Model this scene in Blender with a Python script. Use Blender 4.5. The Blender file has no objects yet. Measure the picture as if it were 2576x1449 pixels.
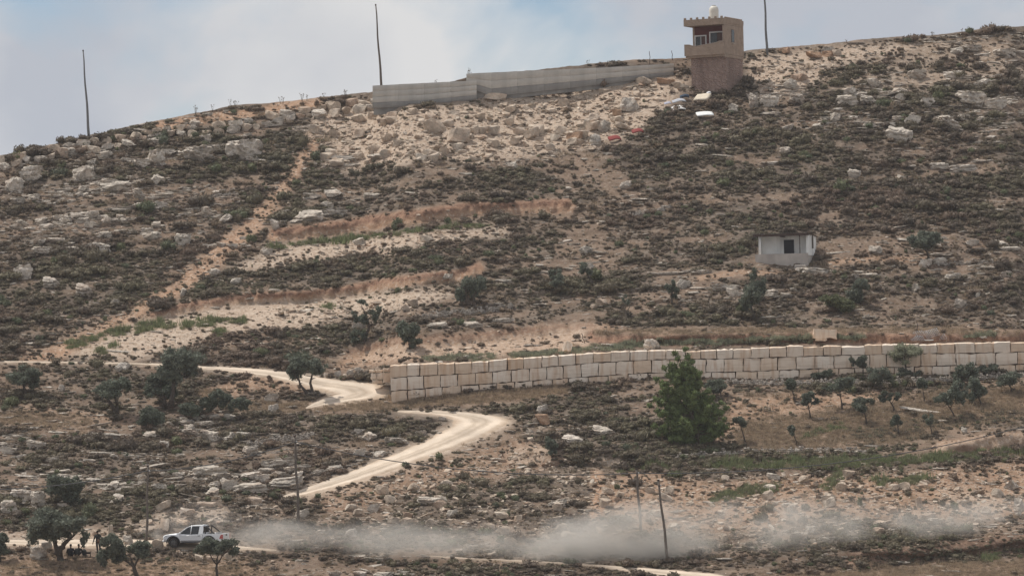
import bpy, math, random
import numpy as np
from mathutils import Matrix, Vector

random.seed(7)
RNG = np.random.default_rng(11)
scene = bpy.context.scene
COL = bpy.data.collections.new("place")
scene.collection.children.link(COL)

# ------------------------------------------------------------------ camera
VW, VH = 2576.0, 1449.0          # the drawing grid the layout was measured on
FOC = 9274.0                     # focal length in those units
HORIZON = 880.0
PITCH = math.atan((HORIZON - VH / 2) / FOC)
ROLL = math.radians(1.3)
cam_d = bpy.data.cameras.new("camera")
cam_d.sensor_width = 36.0
cam_d.lens = 36.0 * FOC / VW
cam_d.clip_start = 1.0
cam_d.clip_end = 20000.0
cam = bpy.data.objects.new("camera", cam_d)
scene.collection.objects.link(cam)
CAMROT = Matrix.Rotation(math.pi / 2 + PITCH, 4, 'X') @ Matrix.Rotation(-ROLL, 4, 'Z')
cam.matrix_world = CAMROT
scene.camera = cam

# ------------------------------------------------------------------ sky and sun
SUN_EL, SUN_AZ = math.radians(62.0), math.radians(-62.0)   # azimuth from +Y, negative = to the left
SUN_STRENGTH, SKY_STRENGTH = 3.4, 0.12
world = bpy.data.worlds.new("World")
scene.world = world
world.use_nodes = True


def build_world():
    nt = world.node_tree
    nt.nodes.clear()
    N = nt.nodes.new
    L = nt.links.new
    out = N("ShaderNodeOutputWorld")
    bg = N("ShaderNodeBackground")
    bg.inputs["Strength"].default_value = SKY_STRENGTH
    sky = N("ShaderNodeTexSky")
    sky.sky_type = 'NISHITA'
    sky.sun_disc = False
    sky.sun_elevation = SUN_EL
    sky.sun_rotation = SUN_AZ
    sky.air_density = 1.0
    sky.dust_density = 0.4
    sky.altitude = 700
    tc = N("ShaderNodeTexCoord")
    mp = N("ShaderNodeMapping")
    mp.inputs["Location"].default_value = (5.18, 1.54, 3.22)
    mp.inputs["Scale"].default_value = (1.0, 1.0, 1.5)
    L(tc.outputs["Generated"], mp.inputs["Vector"])
    n1 = N("ShaderNodeTexNoise")
    n1.inputs["Scale"].default_value = 16.0
    n1.inputs["Detail"].default_value = 9.0
    n1.inputs["Roughness"].default_value = 0.5
    n1.inputs["Distortion"].default_value = 0.35
    L(mp.outputs["Vector"], n1.inputs["Vector"])
    r1 = N("ShaderNodeValToRGB")
    r1.color_ramp.elements[0].position = 0.30
    r1.color_ramp.elements[1].position = 0.50
    L(n1.outputs["Fac"], r1.inputs["Fac"])
    # thickness tones inside the cloud
    n2 = N("ShaderNodeTexNoise")
    n2.inputs["Scale"].default_value = 9.0
    n2.inputs["Detail"].default_value = 5.0
    L(mp.outputs["Vector"], n2.inputs["Vector"])
    r2 = N("ShaderNodeValToRGB")
    r2.color_ramp.elements[0].position = 0.35
    r2.color_ramp.elements[0].color = (3.75, 3.98, 4.45, 1)
    r2.color_ramp.elements[1].position = 0.62
    r2.color_ramp.elements[1].color = (5.6, 5.6, 5.62, 1)
    L(n2.outputs["Fac"], r2.inputs["Fac"])
    mx = N("ShaderNodeMixRGB")
    L(r1.outputs["Color"], mx.inputs["Fac"])
    gm = N("ShaderNodeMixRGB")
    gm.blend_type = 'MULTIPLY'
    gm.inputs["Fac"].default_value = 1.0
    gm.inputs["Color2"].default_value = (0.62, 0.63, 0.68, 1)
    L(sky.outputs["Color"], gm.inputs["Color1"])
    L(gm.outputs["Color"], mx.inputs["Color1"])
    L(r2.outputs["Color"], mx.inputs["Color2"])
    L(mx.outputs["Color"], bg.inputs["Color"])
    L(bg.outputs["Background"], out.inputs["Surface"])


build_world()
sun_d = bpy.data.lights.new("sun", 'SUN')
sun_d.energy = SUN_STRENGTH
sun_d.angle = math.radians(0.6)
sun_d.color = (1.0, 0.955, 0.89)
sun = bpy.data.objects.new("sun", sun_d)
scene.collection.objects.link(sun)
TO_SUN = Vector((math.sin(SUN_AZ) * math.cos(SUN_EL), math.cos(SUN_AZ) * math.cos(SUN_EL), math.sin(SUN_EL)))
sun.rotation_euler = TO_SUN.to_track_quat('Z', 'Y').to_euler()
sun.location = (0, 300, 120)

scene.view_settings.view_transform = 'Standard'
scene.view_settings.look = 'None'
scene.view_settings.gamma = 1.0
scene.view_settings.exposure = 0.08
scene.view_settings.use_curve_mapping = False
scene.cycles.max_bounces = 6
scene.cycles.diffuse_bounces = 3
scene.cycles.volume_bounces = 1
scene.cycles.transparent_max_bounces = 8
scene.cycles.use_denoising = True
scene.cycles.denoiser = 'OPENIMAGEDENOISE'
scene.cycles.denoising_prefilter = 'ACCURATE'

# ------------------------------------------------------------------ helpers
R3 = np.array(CAMROT.to_3x3())


def rays(u, v):
    u = np.asarray(u, float)
    v = np.asarray(v, float)
    c = np.stack([(u - VW / 2) / FOC, (VH / 2 - v) / FOC, -np.ones_like(u)], -1)
    return c @ R3.T


def pos(u, v, Y):
    d = rays(u, v)
    return d * (np.asarray(Y, float) / d[..., 1])[..., None]


def _hash(ix, iy, iz, seed):
    h = (ix * 374761393 + iy * 668265263 + iz * 2147483647 + seed * 974711) & 0xFFFFFFFF
    h = ((h ^ (h >> 13)) * 1274126177) & 0xFFFFFFFF
    return ((h ^ (h >> 16)) & 0xFFFF) / 65535.0


def vnoise(x, y, z, seed=0):
    x, y, z = np.broadcast_arrays(np.asarray(x, float), np.asarray(y, float), np.asarray(z, float))
    ix, iy, iz = np.floor(x).astype(np.int64), np.floor(y).astype(np.int64), np.floor(z).astype(np.int64)
    fx, fy, fz = x - ix, y - iy, z - iz
    fx, fy, fz = [t * t * (3 - 2 * t) for t in (fx, fy, fz)]
    r = 0
    for dx in (0, 1):
        for dy in (0, 1):
            for dz in (0, 1):
                w = (fx if dx else 1 - fx) * (fy if dy else 1 - fy) * (fz if dz else 1 - fz)
                r = r + w * _hash(ix + dx, iy + dy, iz + dz, seed)
    return r * 2 - 1


def fbm(x, y, z, octaves=4, seed=0, gain=0.5):
    a, s, r = 1.0, 0.0, 0
    for o in range(octaves):
        r = r + a * vnoise(np.asarray(x) * 2 ** o, np.asarray(y) * 2 ** o, np.asarray(z) * 2 ** o, seed + o * 17)
        s += a
        a *= gain
    return r / s


class MB:
    """collects faces of one mesh"""

    def __init__(self):
        self.v, self.f, self.m, self.s = [], [], [], []

    def add(self, verts, faces, mat=0, smooth=False):
        o = len(self.v)
        self.v.extend([tuple(p) for p in verts])
        for f in faces:
            self.f.append(tuple(i + o for i in f))
            self.m.append(mat)
            self.s.append(smooth)

    def box(self, x0, x1, y0, y1, z0, z1, mat=0, M=None, bevel=0.0):
        if bevel > 0:
            b = bevel
            vs, fs = rounded_box(x0, x1, y0, y1, z0, z1, b)
        else:
            vs = [(x, y, z) for x in (x0, x1) for y in (y0, y1) for z in (z0, z1)]
            fs = [(0, 1, 3, 2), (4, 6, 7, 5), (0, 4, 5, 1), (2, 3, 7, 6), (0, 2, 6, 4), (1, 5, 7, 3)]
        if M is not None:
            vs = [M @ Vector(p) for p in vs]
        self.add(vs, fs, mat)

    def tube(self, pts, rad, n=8, mat=0, smooth=True, cap=True):
        pts = [Vector(p) for p in pts]
        if not hasattr(rad, '__len__'):
            rad = [rad] * len(pts)
        vs, fs = [], []
        for i, p in enumerate(pts):
            d = (pts[min(i + 1, len(pts) - 1)] - pts[max(i - 1, 0)]).normalized()
            a = d.orthogonal().normalized() if i == 0 else (a - d * a.dot(d)).normalized()
            b = d.cross(a)
            for k in range(n):
                t = 2 * math.pi * k / n
                vs.append(p + (a * math.cos(t) + b * math.sin(t)) * rad[i])
        for i in range(len(pts) - 1):
            for k in range(n):
                fs.append((i * n + k, i * n + (k + 1) % n, (i + 1) * n + (k + 1) % n, (i + 1) * n + k))
        if cap:
            fs.append(tuple(range(n))[::-1])
            fs.append(tuple(range((len(pts) - 1) * n, len(pts) * n)))
        self.add(vs, fs, mat, smooth)

    def prism(self, poly, y0, y1, mat=0, M=None, inset=None):
        """polygon in x,z extruded along y"""
        n = len(poly)
        q = inset or poly
        vs = [(p[0], y0, p[1]) for p in poly] + [(p[0], y1, p[1]) for p in q]
        fs = [tuple(range(n)), tuple(range(n, 2 * n))[::-1]]
        for i in range(n):
            j = (i + 1) % n
            fs.append((i, i + n, j + n, j))
        if M is not None:
            vs = [M @ Vector(p) for p in vs]
        self.add(vs, fs, mat)

    def mesh(self, name, mats):
        me = bpy.data.meshes.new(name)
        me.from_pydata(self.v, [], self.f)
        for m in (mats if isinstance(mats, (list, tuple)) else [mats]):
            me.materials.append(m)
        if len(self.f):
            me.polygons.foreach_set("material_index", self.m)
            me.polygons.foreach_set("use_smooth", self.s)
        me.update()
        return me

    def build(self, name, mats, parent=None):
        return obj(name, self.mesh(name, mats), parent)


def rounded_box(x0, x1, y0, y1, z0, z1, b):
    """box with chamfered edges (24 verts, 26 faces)"""
    vs = []
    idx = {}
    for sx in (0, 1):
        for sy in (0, 1):
            for sz in (0, 1):
                X, Y, Z = (x0, x1)[sx], (y0, y1)[sy], (z0, z1)[sz]
                ix, iy, iz = (b, -b)[sx], (b, -b)[sy], (b, -b)[sz]
                idx[(sx, sy, sz, 0)] = len(vs); vs.append((X, Y + iy, Z + iz))
                idx[(sx, sy, sz, 1)] = len(vs); vs.append((X + ix, Y, Z + iz))
                idx[(sx, sy, sz, 2)] = len(vs); vs.append((X + ix, Y + iy, Z))
    g = lambda x, y, z, a: idx[(x, y, z, a)]
    fs = []
    for s in (0, 1):
        fs.append(tuple(g(s, *p, 0) for p in ((0, 0), (0, 1), (1, 1), (1, 0))))
        fs.append(tuple(g(p[0], s, p[1], 1) for p in ((0, 0), (0, 1), (1, 1), (1, 0))))
        fs.append(tuple(g(p[0], p[1], s, 2) for p in ((0, 0), (0, 1), (1, 1), (1, 0))))
    for a in (0, 1):
        for c in (0, 1):
            fs.append((g(a, c, 0, 0), g(a, c, 1, 0), g(a, c, 1, 1), g(a, c, 0, 1)))
            fs.append((g(a, 0, c, 0), g(a, 1, c, 0), g(a, 1, c, 2), g(a, 0, c, 2)))
            fs.append((g(0, a, c, 1), g(1, a, c, 1), g(1, a, c, 2), g(0, a, c, 2)))
    for sx in (0, 1):
        for sy in (0, 1):
            for sz in (0, 1):
                fs.append((g(sx, sy, sz, 0), g(sx, sy, sz, 1), g(sx, sy, sz, 2)))
    return vs, fs


def fix_normals(me):
    import bmesh
    bm = bmesh.new()
    bm.from_mesh(me)
    bmesh.ops.recalc_face_normals(bm, faces=bm.faces)
    bm.to_mesh(me)
    bm.free()


def obj(name, me, parent=None):
    o = bpy.data.objects.new(name, me)
    COL.objects.link(o)
    if parent is not None:
        o.parent = parent
    return o


def empty(name, loc, rz=0.0):
    o = bpy.data.objects.new(name, None)
    COL.objects.link(o)
    o.location = loc
    o.rotation_euler = (0, 0, rz)
    o.empty_display_size = 0.3
    return o


def tag(o, label=None, cat=None, group=None, kind=None):
    if label: o["label"] = label
    if cat: o["category"] = cat
    if group: o["group"] = group
    if kind: o["kind"] = kind
    return o


# ------------------------------------------------------------------ materials
def new_mat(name):
    m = bpy.data.materials.new(name)
    m.use_nodes = True
    nt = m.node_tree
    b = nt.nodes["Principled BSDF"]
    b.inputs["Specular IOR Level"].default_value = 0.2
    b.inputs["Roughness"].default_value = 0.9
    return m, nt, b


def plain(name, col, rough=0.85, var=0.12, scale=6.0, spec=0.2, metal=0.0, bump=0.0, stain=None):
    """a procedural material: base colour broken up by two noises"""
    m, nt, b = new_mat(name)
    N, L = nt.nodes.new, nt.links.new
    tc = N("ShaderNodeTexCoord")
    n = N("ShaderNodeTexNoise")
    n.inputs["Scale"].default_value = scale
    n.inputs["Detail"].default_value = 6
    L(tc.outputs["Object"], n.inputs["Vector"])
    rp = N("ShaderNodeValToRGB")
    rp.color_ramp.elements[0].position = 0.3
    rp.color_ramp.elements[1].position = 0.7
    rp.color_ramp.elements[0].color = [c * (1 - var) for c in col] + [1]
    rp.color_ramp.elements[1].color = [min(1, c * (1 + var)) for c in col] + [1]
    L(n.outputs["Fac"], rp.inputs["Fac"])
    last = rp.outputs["Color"]
    if stain:
        n2 = N("ShaderNodeTexNoise")
        n2.inputs["Scale"].default_value = scale * 0.35
        n2.inputs["Detail"].default_value = 4
        mp = N("ShaderNodeMapping")
        mp.inputs["Scale"].default_value = (1.6, 1.6, 0.25)
        L(tc.outputs["Object"], mp.inputs["Vector"])
        L(mp.outputs["Vector"], n2.inputs["Vector"])
        r2 = N("ShaderNodeValToRGB")
        r2.color_ramp.elements[0].position = 0.48
        r2.color_ramp.elements[1].position = 0.68
        L(n2.outputs["Fac"], r2.inputs["Fac"])
        mx = N("ShaderNodeMixRGB")
        L(r2.outputs["Color"], mx.inputs["Fac"])
        L(last, mx.inputs["Color1"])
        mx.inputs["Color2"].default_value = list(stain) + [1]
        last = mx.outputs["Color"]
    L(last, b.inputs["Base Color"])
    b.inputs["Roughness"].default_value = rough
    b.inputs["Specular IOR Level"].default_value = spec
    b.inputs["Metallic"].default_value = metal
    if bump:
        bp = N("ShaderNodeBump")
        bp.inputs["Strength"].default_value = bump
        bp.inputs["Distance"].default_value = 0.05
        L(n.outputs["Fac"], bp.inputs["Height"])
        L(bp.outputs["Normal"], b.inputs["Normal"])
    return m


def rock_mat(name, cols, orange=0.25, noise_scale=1.3):
    m, nt, b = new_mat(name)
    N, L = nt.nodes.new, nt.links.new
    g = N("ShaderNodeNewGeometry")
    oi = N("ShaderNodeObjectInfo")
    rp = N("ShaderNodeValToRGB")
    els = rp.color_ramp.elements
    while len(els) < len(cols):
        els.new(0.5)
    for i, c in enumerate(cols):
        els[i].position = i / (len(cols) - 1)
        els[i].color = list(c) + [1]
    L(oi.outputs["Random"], rp.inputs["Fac"])
    n = N("ShaderNodeTexNoise")
    n.inputs["Scale"].default_value = noise_scale
    n.inputs["Detail"].default_value = 8
    n.inputs["Roughness"].default_value = 0.65
    L(g.outputs["Position"], n.inputs["Vector"])
    r2 = N("ShaderNodeValToRGB")
    r2.color_ramp.elements[0].position = 0.36
    r2.color_ramp.elements[0].color = (0.50, 0.49, 0.48, 1)
    r2.color_ramp.elements[1].position = 0.62
    r2.color_ramp.elements[1].color = (1.12, 1.1, 1.06, 1)
    L(n.outputs["Fac"], r2.inputs["Fac"])
    mu = N("ShaderNodeMixRGB")
    mu.blend_type = 'MULTIPLY'
    mu.inputs["Fac"].default_value = 0.85
    L(rp.outputs["Color"], mu.inputs["Color1"])
    L(r2.outputs["Color"], mu.inputs["Color2"])
    n3 = N("ShaderNodeTexNoise")
    n3.inputs["Scale"].default_value = 0.9
    n3.inputs["Detail"].default_value = 4
    L(g.outputs["Position"], n3.inputs["Vector"])
    r3 = N("ShaderNodeValToRGB")
    r3.color_ramp.elements[0].position = 0.52
    r3.color_ramp.elements[1].position = 0.72
    r3.color_ramp.elements[1].color = (orange, orange, orange, 1)
    L(n3.outputs["Fac"], r3.inputs["Fac"])
    mo = N("ShaderNodeMixRGB")
    L(r3.outputs["Color"], mo.inputs["Fac"])
    L(mu.outputs["Color"], mo.inputs["Color1"])
    mo.inputs["Color2"].default_value = (0.42, 0.24, 0.14, 1)
    L(mo.outputs["Color"], b.inputs["Base Color"])
    n4 = N("ShaderNodeTexNoise")
    n4.inputs["Scale"].default_value = 5.0
    n4.inputs["Detail"].default_value = 6
    n4.inputs["Roughness"].default_value = 0.7
    L(g.outputs["Position"], n4.inputs["Vector"])
    bp = N("ShaderNodeBump")
    bp.inputs["Strength"].default_value = 1.0
    bp.inputs["Distance"].default_value = 0.22
    L(n4.outputs["Fac"], bp.inputs["Height"])
    L(bp.outputs["Normal"], b.inputs["Normal"])
    return m


def leaf_mat(name, cols, trans=0.25, patch=0.0):
    m, nt, b = new_mat(name)
    N, L = nt.nodes.new, nt.links.new
    oi = N("ShaderNodeObjectInfo")
    rp = N("ShaderNodeValToRGB")
    els = rp.color_ramp.elements
    while len(els) < len(cols):
        els.new(0.5)
    for i, c in enumerate(cols):
        els[i].position = i / (len(cols) - 1)
        els[i].color = list(c) + [1]
    g = N("ShaderNodeNewGeometry")
    n = N("ShaderNodeTexNoise")
    n.inputs["Scale"].default_value = 2.6
    n.inputs["Detail"].default_value = 3
    L(g.outputs["Position"], n.inputs["Vector"])
    if patch:
        mixf = N("ShaderNodeMath"); mixf.operation = 'MULTIPLY_ADD'
        n5 = N("ShaderNodeTexNoise"); n5.inputs["Scale"].default_value = 0.07; n5.inputs["Detail"].default_value = 3
        L(g.outputs["Position"], n5.inputs["Vector"])
        mr = N("ShaderNodeMapRange")
        mr.inputs["From Min"].default_value = 0.32; mr.inputs["From Max"].default_value = 0.68
        L(n5.outputs["Fac"], mr.inputs["Value"])
        mixf.inputs[1].default_value = 1 - patch
        sc = N("ShaderNodeMath"); sc.operation = 'MULTIPLY'; sc.inputs[1].default_value = patch
        L(mr.outputs["Result"], sc.inputs[0])
        L(oi.outputs["Random"], mixf.inputs[0])
        L(sc.outputs[0], mixf.inputs[2])
        L(mixf.outputs[0], rp.inputs["Fac"])
    else:
        L(oi.outputs["Random"], rp.inputs["Fac"])
    r2 = N("ShaderNodeValToRGB")
    r2.color_ramp.elements[0].position = 0.3
    r2.color_ramp.elements[0].color = (0.62, 0.62, 0.62, 1)
    r2.color_ramp.elements[1].position = 0.7
    r2.color_ramp.elements[1].color = (1.35, 1.35, 1.3, 1)
    L(n.outputs["Fac"], r2.inputs["Fac"])
    mu = N("ShaderNodeMixRGB"); mu.blend_type = 'MULTIPLY'; mu.inputs["Fac"].default_value = 1.0
    L(rp.outputs["Color"], mu.inputs["Color1"])
    L(r2.outputs["Color"], mu.inputs["Color2"])
    L(mu.outputs["Color"], b.inputs["Base Color"])
    tr = N("ShaderNodeBsdfTranslucent")
    L(mu.outputs["Color"], tr.inputs["Color"])
    ms = N("ShaderNodeMixShader")
    ms.inputs["Fac"].default_value = trans
    L(b.outputs["BSDF"], ms.inputs[1])
    L(tr.outputs["BSDF"], ms.inputs[2])
    L(ms.outputs["Shader"], nt.nodes["Material Output"].inputs["Surface"])
    b.inputs["Roughness"].default_value = 0.7
    return m


M = {}
M['rock_grey'] = rock_mat("rock_grey", [(0.54, 0.475, 0.41), (0.66, 0.59, 0.51), (0.74, 0.665, 0.585), (0.59, 0.53, 0.46)], 0.3)
M['rock_pale'] = rock_mat("rock_pale", [(0.62, 0.51, 0.41), (0.68, 0.57, 0.465), (0.54, 0.43, 0.335), (0.72, 0.63, 0.53), (0.50, 0.36, 0.27)], 0.35)
M['stone_small'] = plain("field_stone", (0.32, 0.28, 0.24), var=0.5, scale=2.2, bump=0.4)
M['rock_orange'] = rock_mat("rock_orange", [(0.50, 0.33, 0.22), (0.44, 0.29, 0.2)], 0.6)
M['scrub'] = leaf_mat("scrub_leaf", [(0.16, 0.115, 0.09), (0.215, 0.158, 0.12), (0.135, 0.108, 0.086), (0.165, 0.138, 0.098), (0.18, 0.158, 0.105), (0.115, 0.102, 0.08)], 0.2, 0.6)
M['scrub_low'] = leaf_mat("scrub_low_twig", [(0.175, 0.132, 0.10), (0.235, 0.178, 0.13), (0.19, 0.155, 0.115), (0.155, 0.135, 0.098)], 0.2, 0.6)
M['scrub_green'] = leaf_mat("scrub_green_leaf", [(0.13, 0.145, 0.09), (0.165, 0.17, 0.095), (0.12, 0.13, 0.09)], 0.25)
M['grass_dry'] = leaf_mat("grass_dry_blade", [(0.42, 0.315, 0.225), (0.37, 0.285, 0.205), (0.33, 0.26, 0.19)], 0.35, 0.5)
M['grass_green'] = leaf_mat("grass_green_blade", [(0.19, 0.22, 0.11), (0.22, 0.24, 0.13), (0.22, 0.21, 0.13)], 0.3)
M['weed_grey'] = leaf_mat("weed_grey_green", [(0.27, 0.28, 0.20), (0.31, 0.31, 0.22)], 0.4)
M['olive'] = leaf_mat("olive_leaf", [(0.135, 0.15, 0.115), (0.15, 0.165, 0.128), (0.165, 0.178, 0.14)], 0.25)
M['pine'] = leaf_mat("pine_needle", [(0.135, 0.18, 0.075), (0.155, 0.195, 0.08)], 0.3)
M['bark'] = plain("bark", (0.085, 0.068, 0.055), var=0.35, scale=9, bump=0.6)
M['twig'] = plain("dry_twig", (0.16, 0.13, 0.10), var=0.3, scale=9)

# ------------------------------------------------------------------ terrain layout
RS = 4.0                                   # raster step of the layout grids
U0, U1, V0, V1 = -240.0, 2816.0, 0.0, 1640.0
RU = np.arange(U0, U1 + 1, RS)
RV = np.arange(V0, V1 + 1, RS)
GU, GV = np.meshgrid(RU, RV)
SHAPE = GU.shape


def stroke(pts, r, soft=None, mask=None):
    """soft mask round a poly line; r may be one value or one per point"""
    out = np.zeros(SHAPE) if mask is None else mask
    if not hasattr(r, '__len__'):
        r = [r] * len(pts)
    for (a, b, ra, rb) in zip(pts[:-1], pts[1:], r[:-1], r[1:]):
        rm = max(ra, rb) * 2.2 + 12
        x0, x1 = min(a[0], b[0]) - rm, max(a[0], b[0]) + rm
        y0, y1 = min(a[1], b[1]) - rm, max(a[1], b[1]) + rm
        i0, i1 = max(0, int((x0 - U0) / RS)), min(SHAPE[1], int((x1 - U0) / RS) + 2)
        j0, j1 = max(0, int((y0 - V0) / RS)), min(SHAPE[0], int((y1 - V0) / RS) + 2)
        if i1 <= i0 or j1 <= j0:
            continue
        X, Y = GU[j0:j1, i0:i1], GV[j0:j1, i0:i1]
        dx, dy = b[0] - a[0], b[1] - a[1]
        t = np.clip(((X - a[0]) * dx + (Y - a[1]) * dy) / (dx * dx + dy * dy + 1e-9), 0, 1)
        d = np.hypot(X - a[0] - t * dx, Y - a[1] - t * dy)
        rr = ra + (rb - ra) * t
        s = soft if soft else np.maximum(rr * 0.5, 3)
        m = np.clip((rr + s - d) / (2 * s), 0, 1)
        out[j0:j1, i0:i1] = np.maximum(out[j0:j1, i0:i1], m * m * (3 - 2 * m))
    return out


def blur(a, n):
    for ax in (0, 1):
        if n[ax] < 1:
            continue
        k = n[ax]
        p = [(0, 0), (0, 0)]
        p[ax] = (k + 1, k)
        c = np.cumsum(np.pad(a, p, mode='edge'), axis=ax)
        L_ = a.shape[ax]
        hi = np.take(c, np.arange(2 * k + 1, 2 * k + 1 + L_), axis=ax)
        lo = np.take(c, np.arange(0, L_), axis=ax)
        a = (hi - lo) / (2 * k + 1)
    return a


def poly(pts, soft=2):
    inside = np.zeros(SHAPE, bool)
    n = len(pts)
    for i in range(n):
        (x0, y0), (x1, y1) = pts[i], pts[(i + 1) % n]
        if y0 == y1:
            continue
        c = ((GV >= min(y0, y1)) & (GV < max(y0, y1)))
        xi = x0 + (GV - y0) * (x1 - x0) / (y1 - y0)
        inside ^= c & (GU < xi)
    m = inside.astype(float)
    return blur(blur(m, (soft, soft)), (soft, soft))


def samp(a, u, v):
    x = np.clip((np.asarray(u, float) - U0) / RS, 0, SHAPE[1] - 1.001)
    y = np.clip((np.asarray(v, float) - V0) / RS, 0, SHAPE[0] - 1.001)
    i, j = x.astype(int), y.astype(int)
    fx, fy = x - i, y - j
    return (a[j, i] * (1 - fx) + a[j, i + 1] * fx) * (1 - fy) + (a[j + 1, i] * (1 - fx) + a[j + 1, i + 1] * fx) * fy


SKY_PTS = np.array([(-1600, 560), (-240, 425), (0, 393), (86, 374), (215, 343), (343, 314), (430, 297), (515, 280), (585, 266), (687, 258),
                    (773, 249), (860, 240), (936, 232), (1100, 214), (1180, 195), (1460, 164), (1590, 151), (1717, 147), (1790, 142), (1880, 128),
                    (2060, 112), (2200, 97), (2320, 91), (2405, 82), (2490, 71), (2576, 67), (2816, 60), (4200, 30)], float)


def skyrow(u):
    u = np.asarray(u, float)
    return np.interp(u, SKY_PTS[:, 0], SKY_PTS[:, 1]) + 2.2 * vnoise(u / 26, 0.5, 0.5, 3) + 1.2 * vnoise(u / 9, 0.5, 0.5, 5)


CUT_A = [(690, 592), (780, 583), (870, 572), (980, 555), (1090, 540), (1180, 528), (1300, 524), (1430, 520)]
CUT_B = [(380, 800), (440, 780), (520, 766), (620, 752), (740, 747), (850, 738), (960, 716), (1060, 702), (1150, 694), (1205, 676)]
CUT_C = [(880, 885), (1000, 858), (1110, 852), (1260, 838), (1400, 824), (1490, 822)]
CUT_D = [(1490, 846), (1600, 850), (1750, 853), (1900, 851), (2030, 848), (2160, 850), (2300, 850), (2450, 846), (2640, 848)]
CUT_E = [(1270, 1118), (1340, 1150), (1400, 1155), (1470, 1150), (1570, 1156), (1640, 1160)]
CUT_F = [(2370, 1130), (2440, 1118), (2520, 1110), (2640, 1102)]
CUT_G = [(2150, 1408), (2260, 1400), (2380, 1388), (2480, 1375), (2640, 1362)]
WALL_TOP = [(981, 918), (1187, 908), (1404, 893), (1500, 884), (1640, 879), (1724, 880), (1900, 874), (2072, 868), (2230, 866), (2402, 862), (2600, 858)]
WALL_MID = [(981, 950), (1187, 939), (1404, 921), (1500, 912), (1640, 905), (1724, 904), (1900, 901), (2072, 895), (2230, 891), (2402, 889), (2600, 885)]
WALL_BOT = [(981, 984), (1187, 968), (1404, 953), (1500, 946), (1640, 938), (1724, 938), (1900, 934), (2072, 927), (2230, 925), (2402, 919), (2600, 916)]
WALL_FOOT = [(981, 1002), (1187, 980), (1404, 957), (1500, 949), (1640, 944), (1724, 947), (1900, 944), (2072, 937), (2230, 934), (2402, 927), (2600, 924)]


def line_at(pts, u):
    p = np.array(pts, float)
    return np.interp(u, p[:, 0], p[:, 1])


WALL_CEN = [(u, (line_at(WALL_TOP, u) + line_at(WALL_FOOT, u)) / 2) for u in range(985, 2640, 60)]
CW_FOOT = [(936, 272), (1060, 268), (1190, 254), (1210, 247), (1400, 229), (1560, 207), (1696, 190)]
ROAD_THIN = [(-100, 908), (0, 911), (180, 913), (400, 918), (500, 925)]
ROAD_THIN_W = [1.6, 1.6, 1.8, 2.0, 3.0]
UP_A = [(480, 921), (507, 923), (600, 925), (717, 934), (780, 944), (842, 956), (900, 960), (955, 968), (984, 984), (962, 1001), (880, 1012), (820, 1020), (770, 1030)]
UP_B = [(480, 925), (517, 930), (620, 940), (701, 954), (750, 967), (790, 980), (815, 986), (832, 989), (840, 992), (834, 995), (815, 1002), (795, 1010), (768, 1027)]
HP_A = [(1000, 1038), (1046, 1040), (1100, 1045), (1128, 1051), (1140, 1057), (1143, 1062), (1139, 1069), (1126, 1078), (1076, 1108), (1009, 1135), (942, 1162), (859, 1195), (800, 1215), (753, 1233), (700, 1253)]
HP_B = [(1000, 1035), (1070, 1034), (1126, 1034), (1192, 1039), (1242, 1045), (1288, 1056), (1272, 1070), (1222, 1096), (1140, 1128), (1040, 1163), (975, 1189), (880, 1217), (815, 1235), (762, 1247), (703, 1258)]
ROAD_LOW = [(-60, 1362), (80, 1366), (200, 1366), (300, 1366), (400, 1370), (520, 1374), (620, 1380), (700, 1386)]
ROAD_LOW_W = [5, 7, 10, 11, 10, 8, 4, 1.5]
ROAD_END = [(1080, 1400), (1180, 1406), (1360, 1414), (1500, 1424), (1600, 1434), (1700, 1444), (1800, 1455), (1850, 1470)]
ROAD_END_W = [0.8, 1.3, 1.4, 2.2, 6, 9, 12, 14]
DIAG = [(792, 352), (745, 425), (690, 508), (620, 580), (540, 650), (470, 702), (400, 752), (320, 802), (240, 842), (150, 882), (60, 906)]

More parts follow.
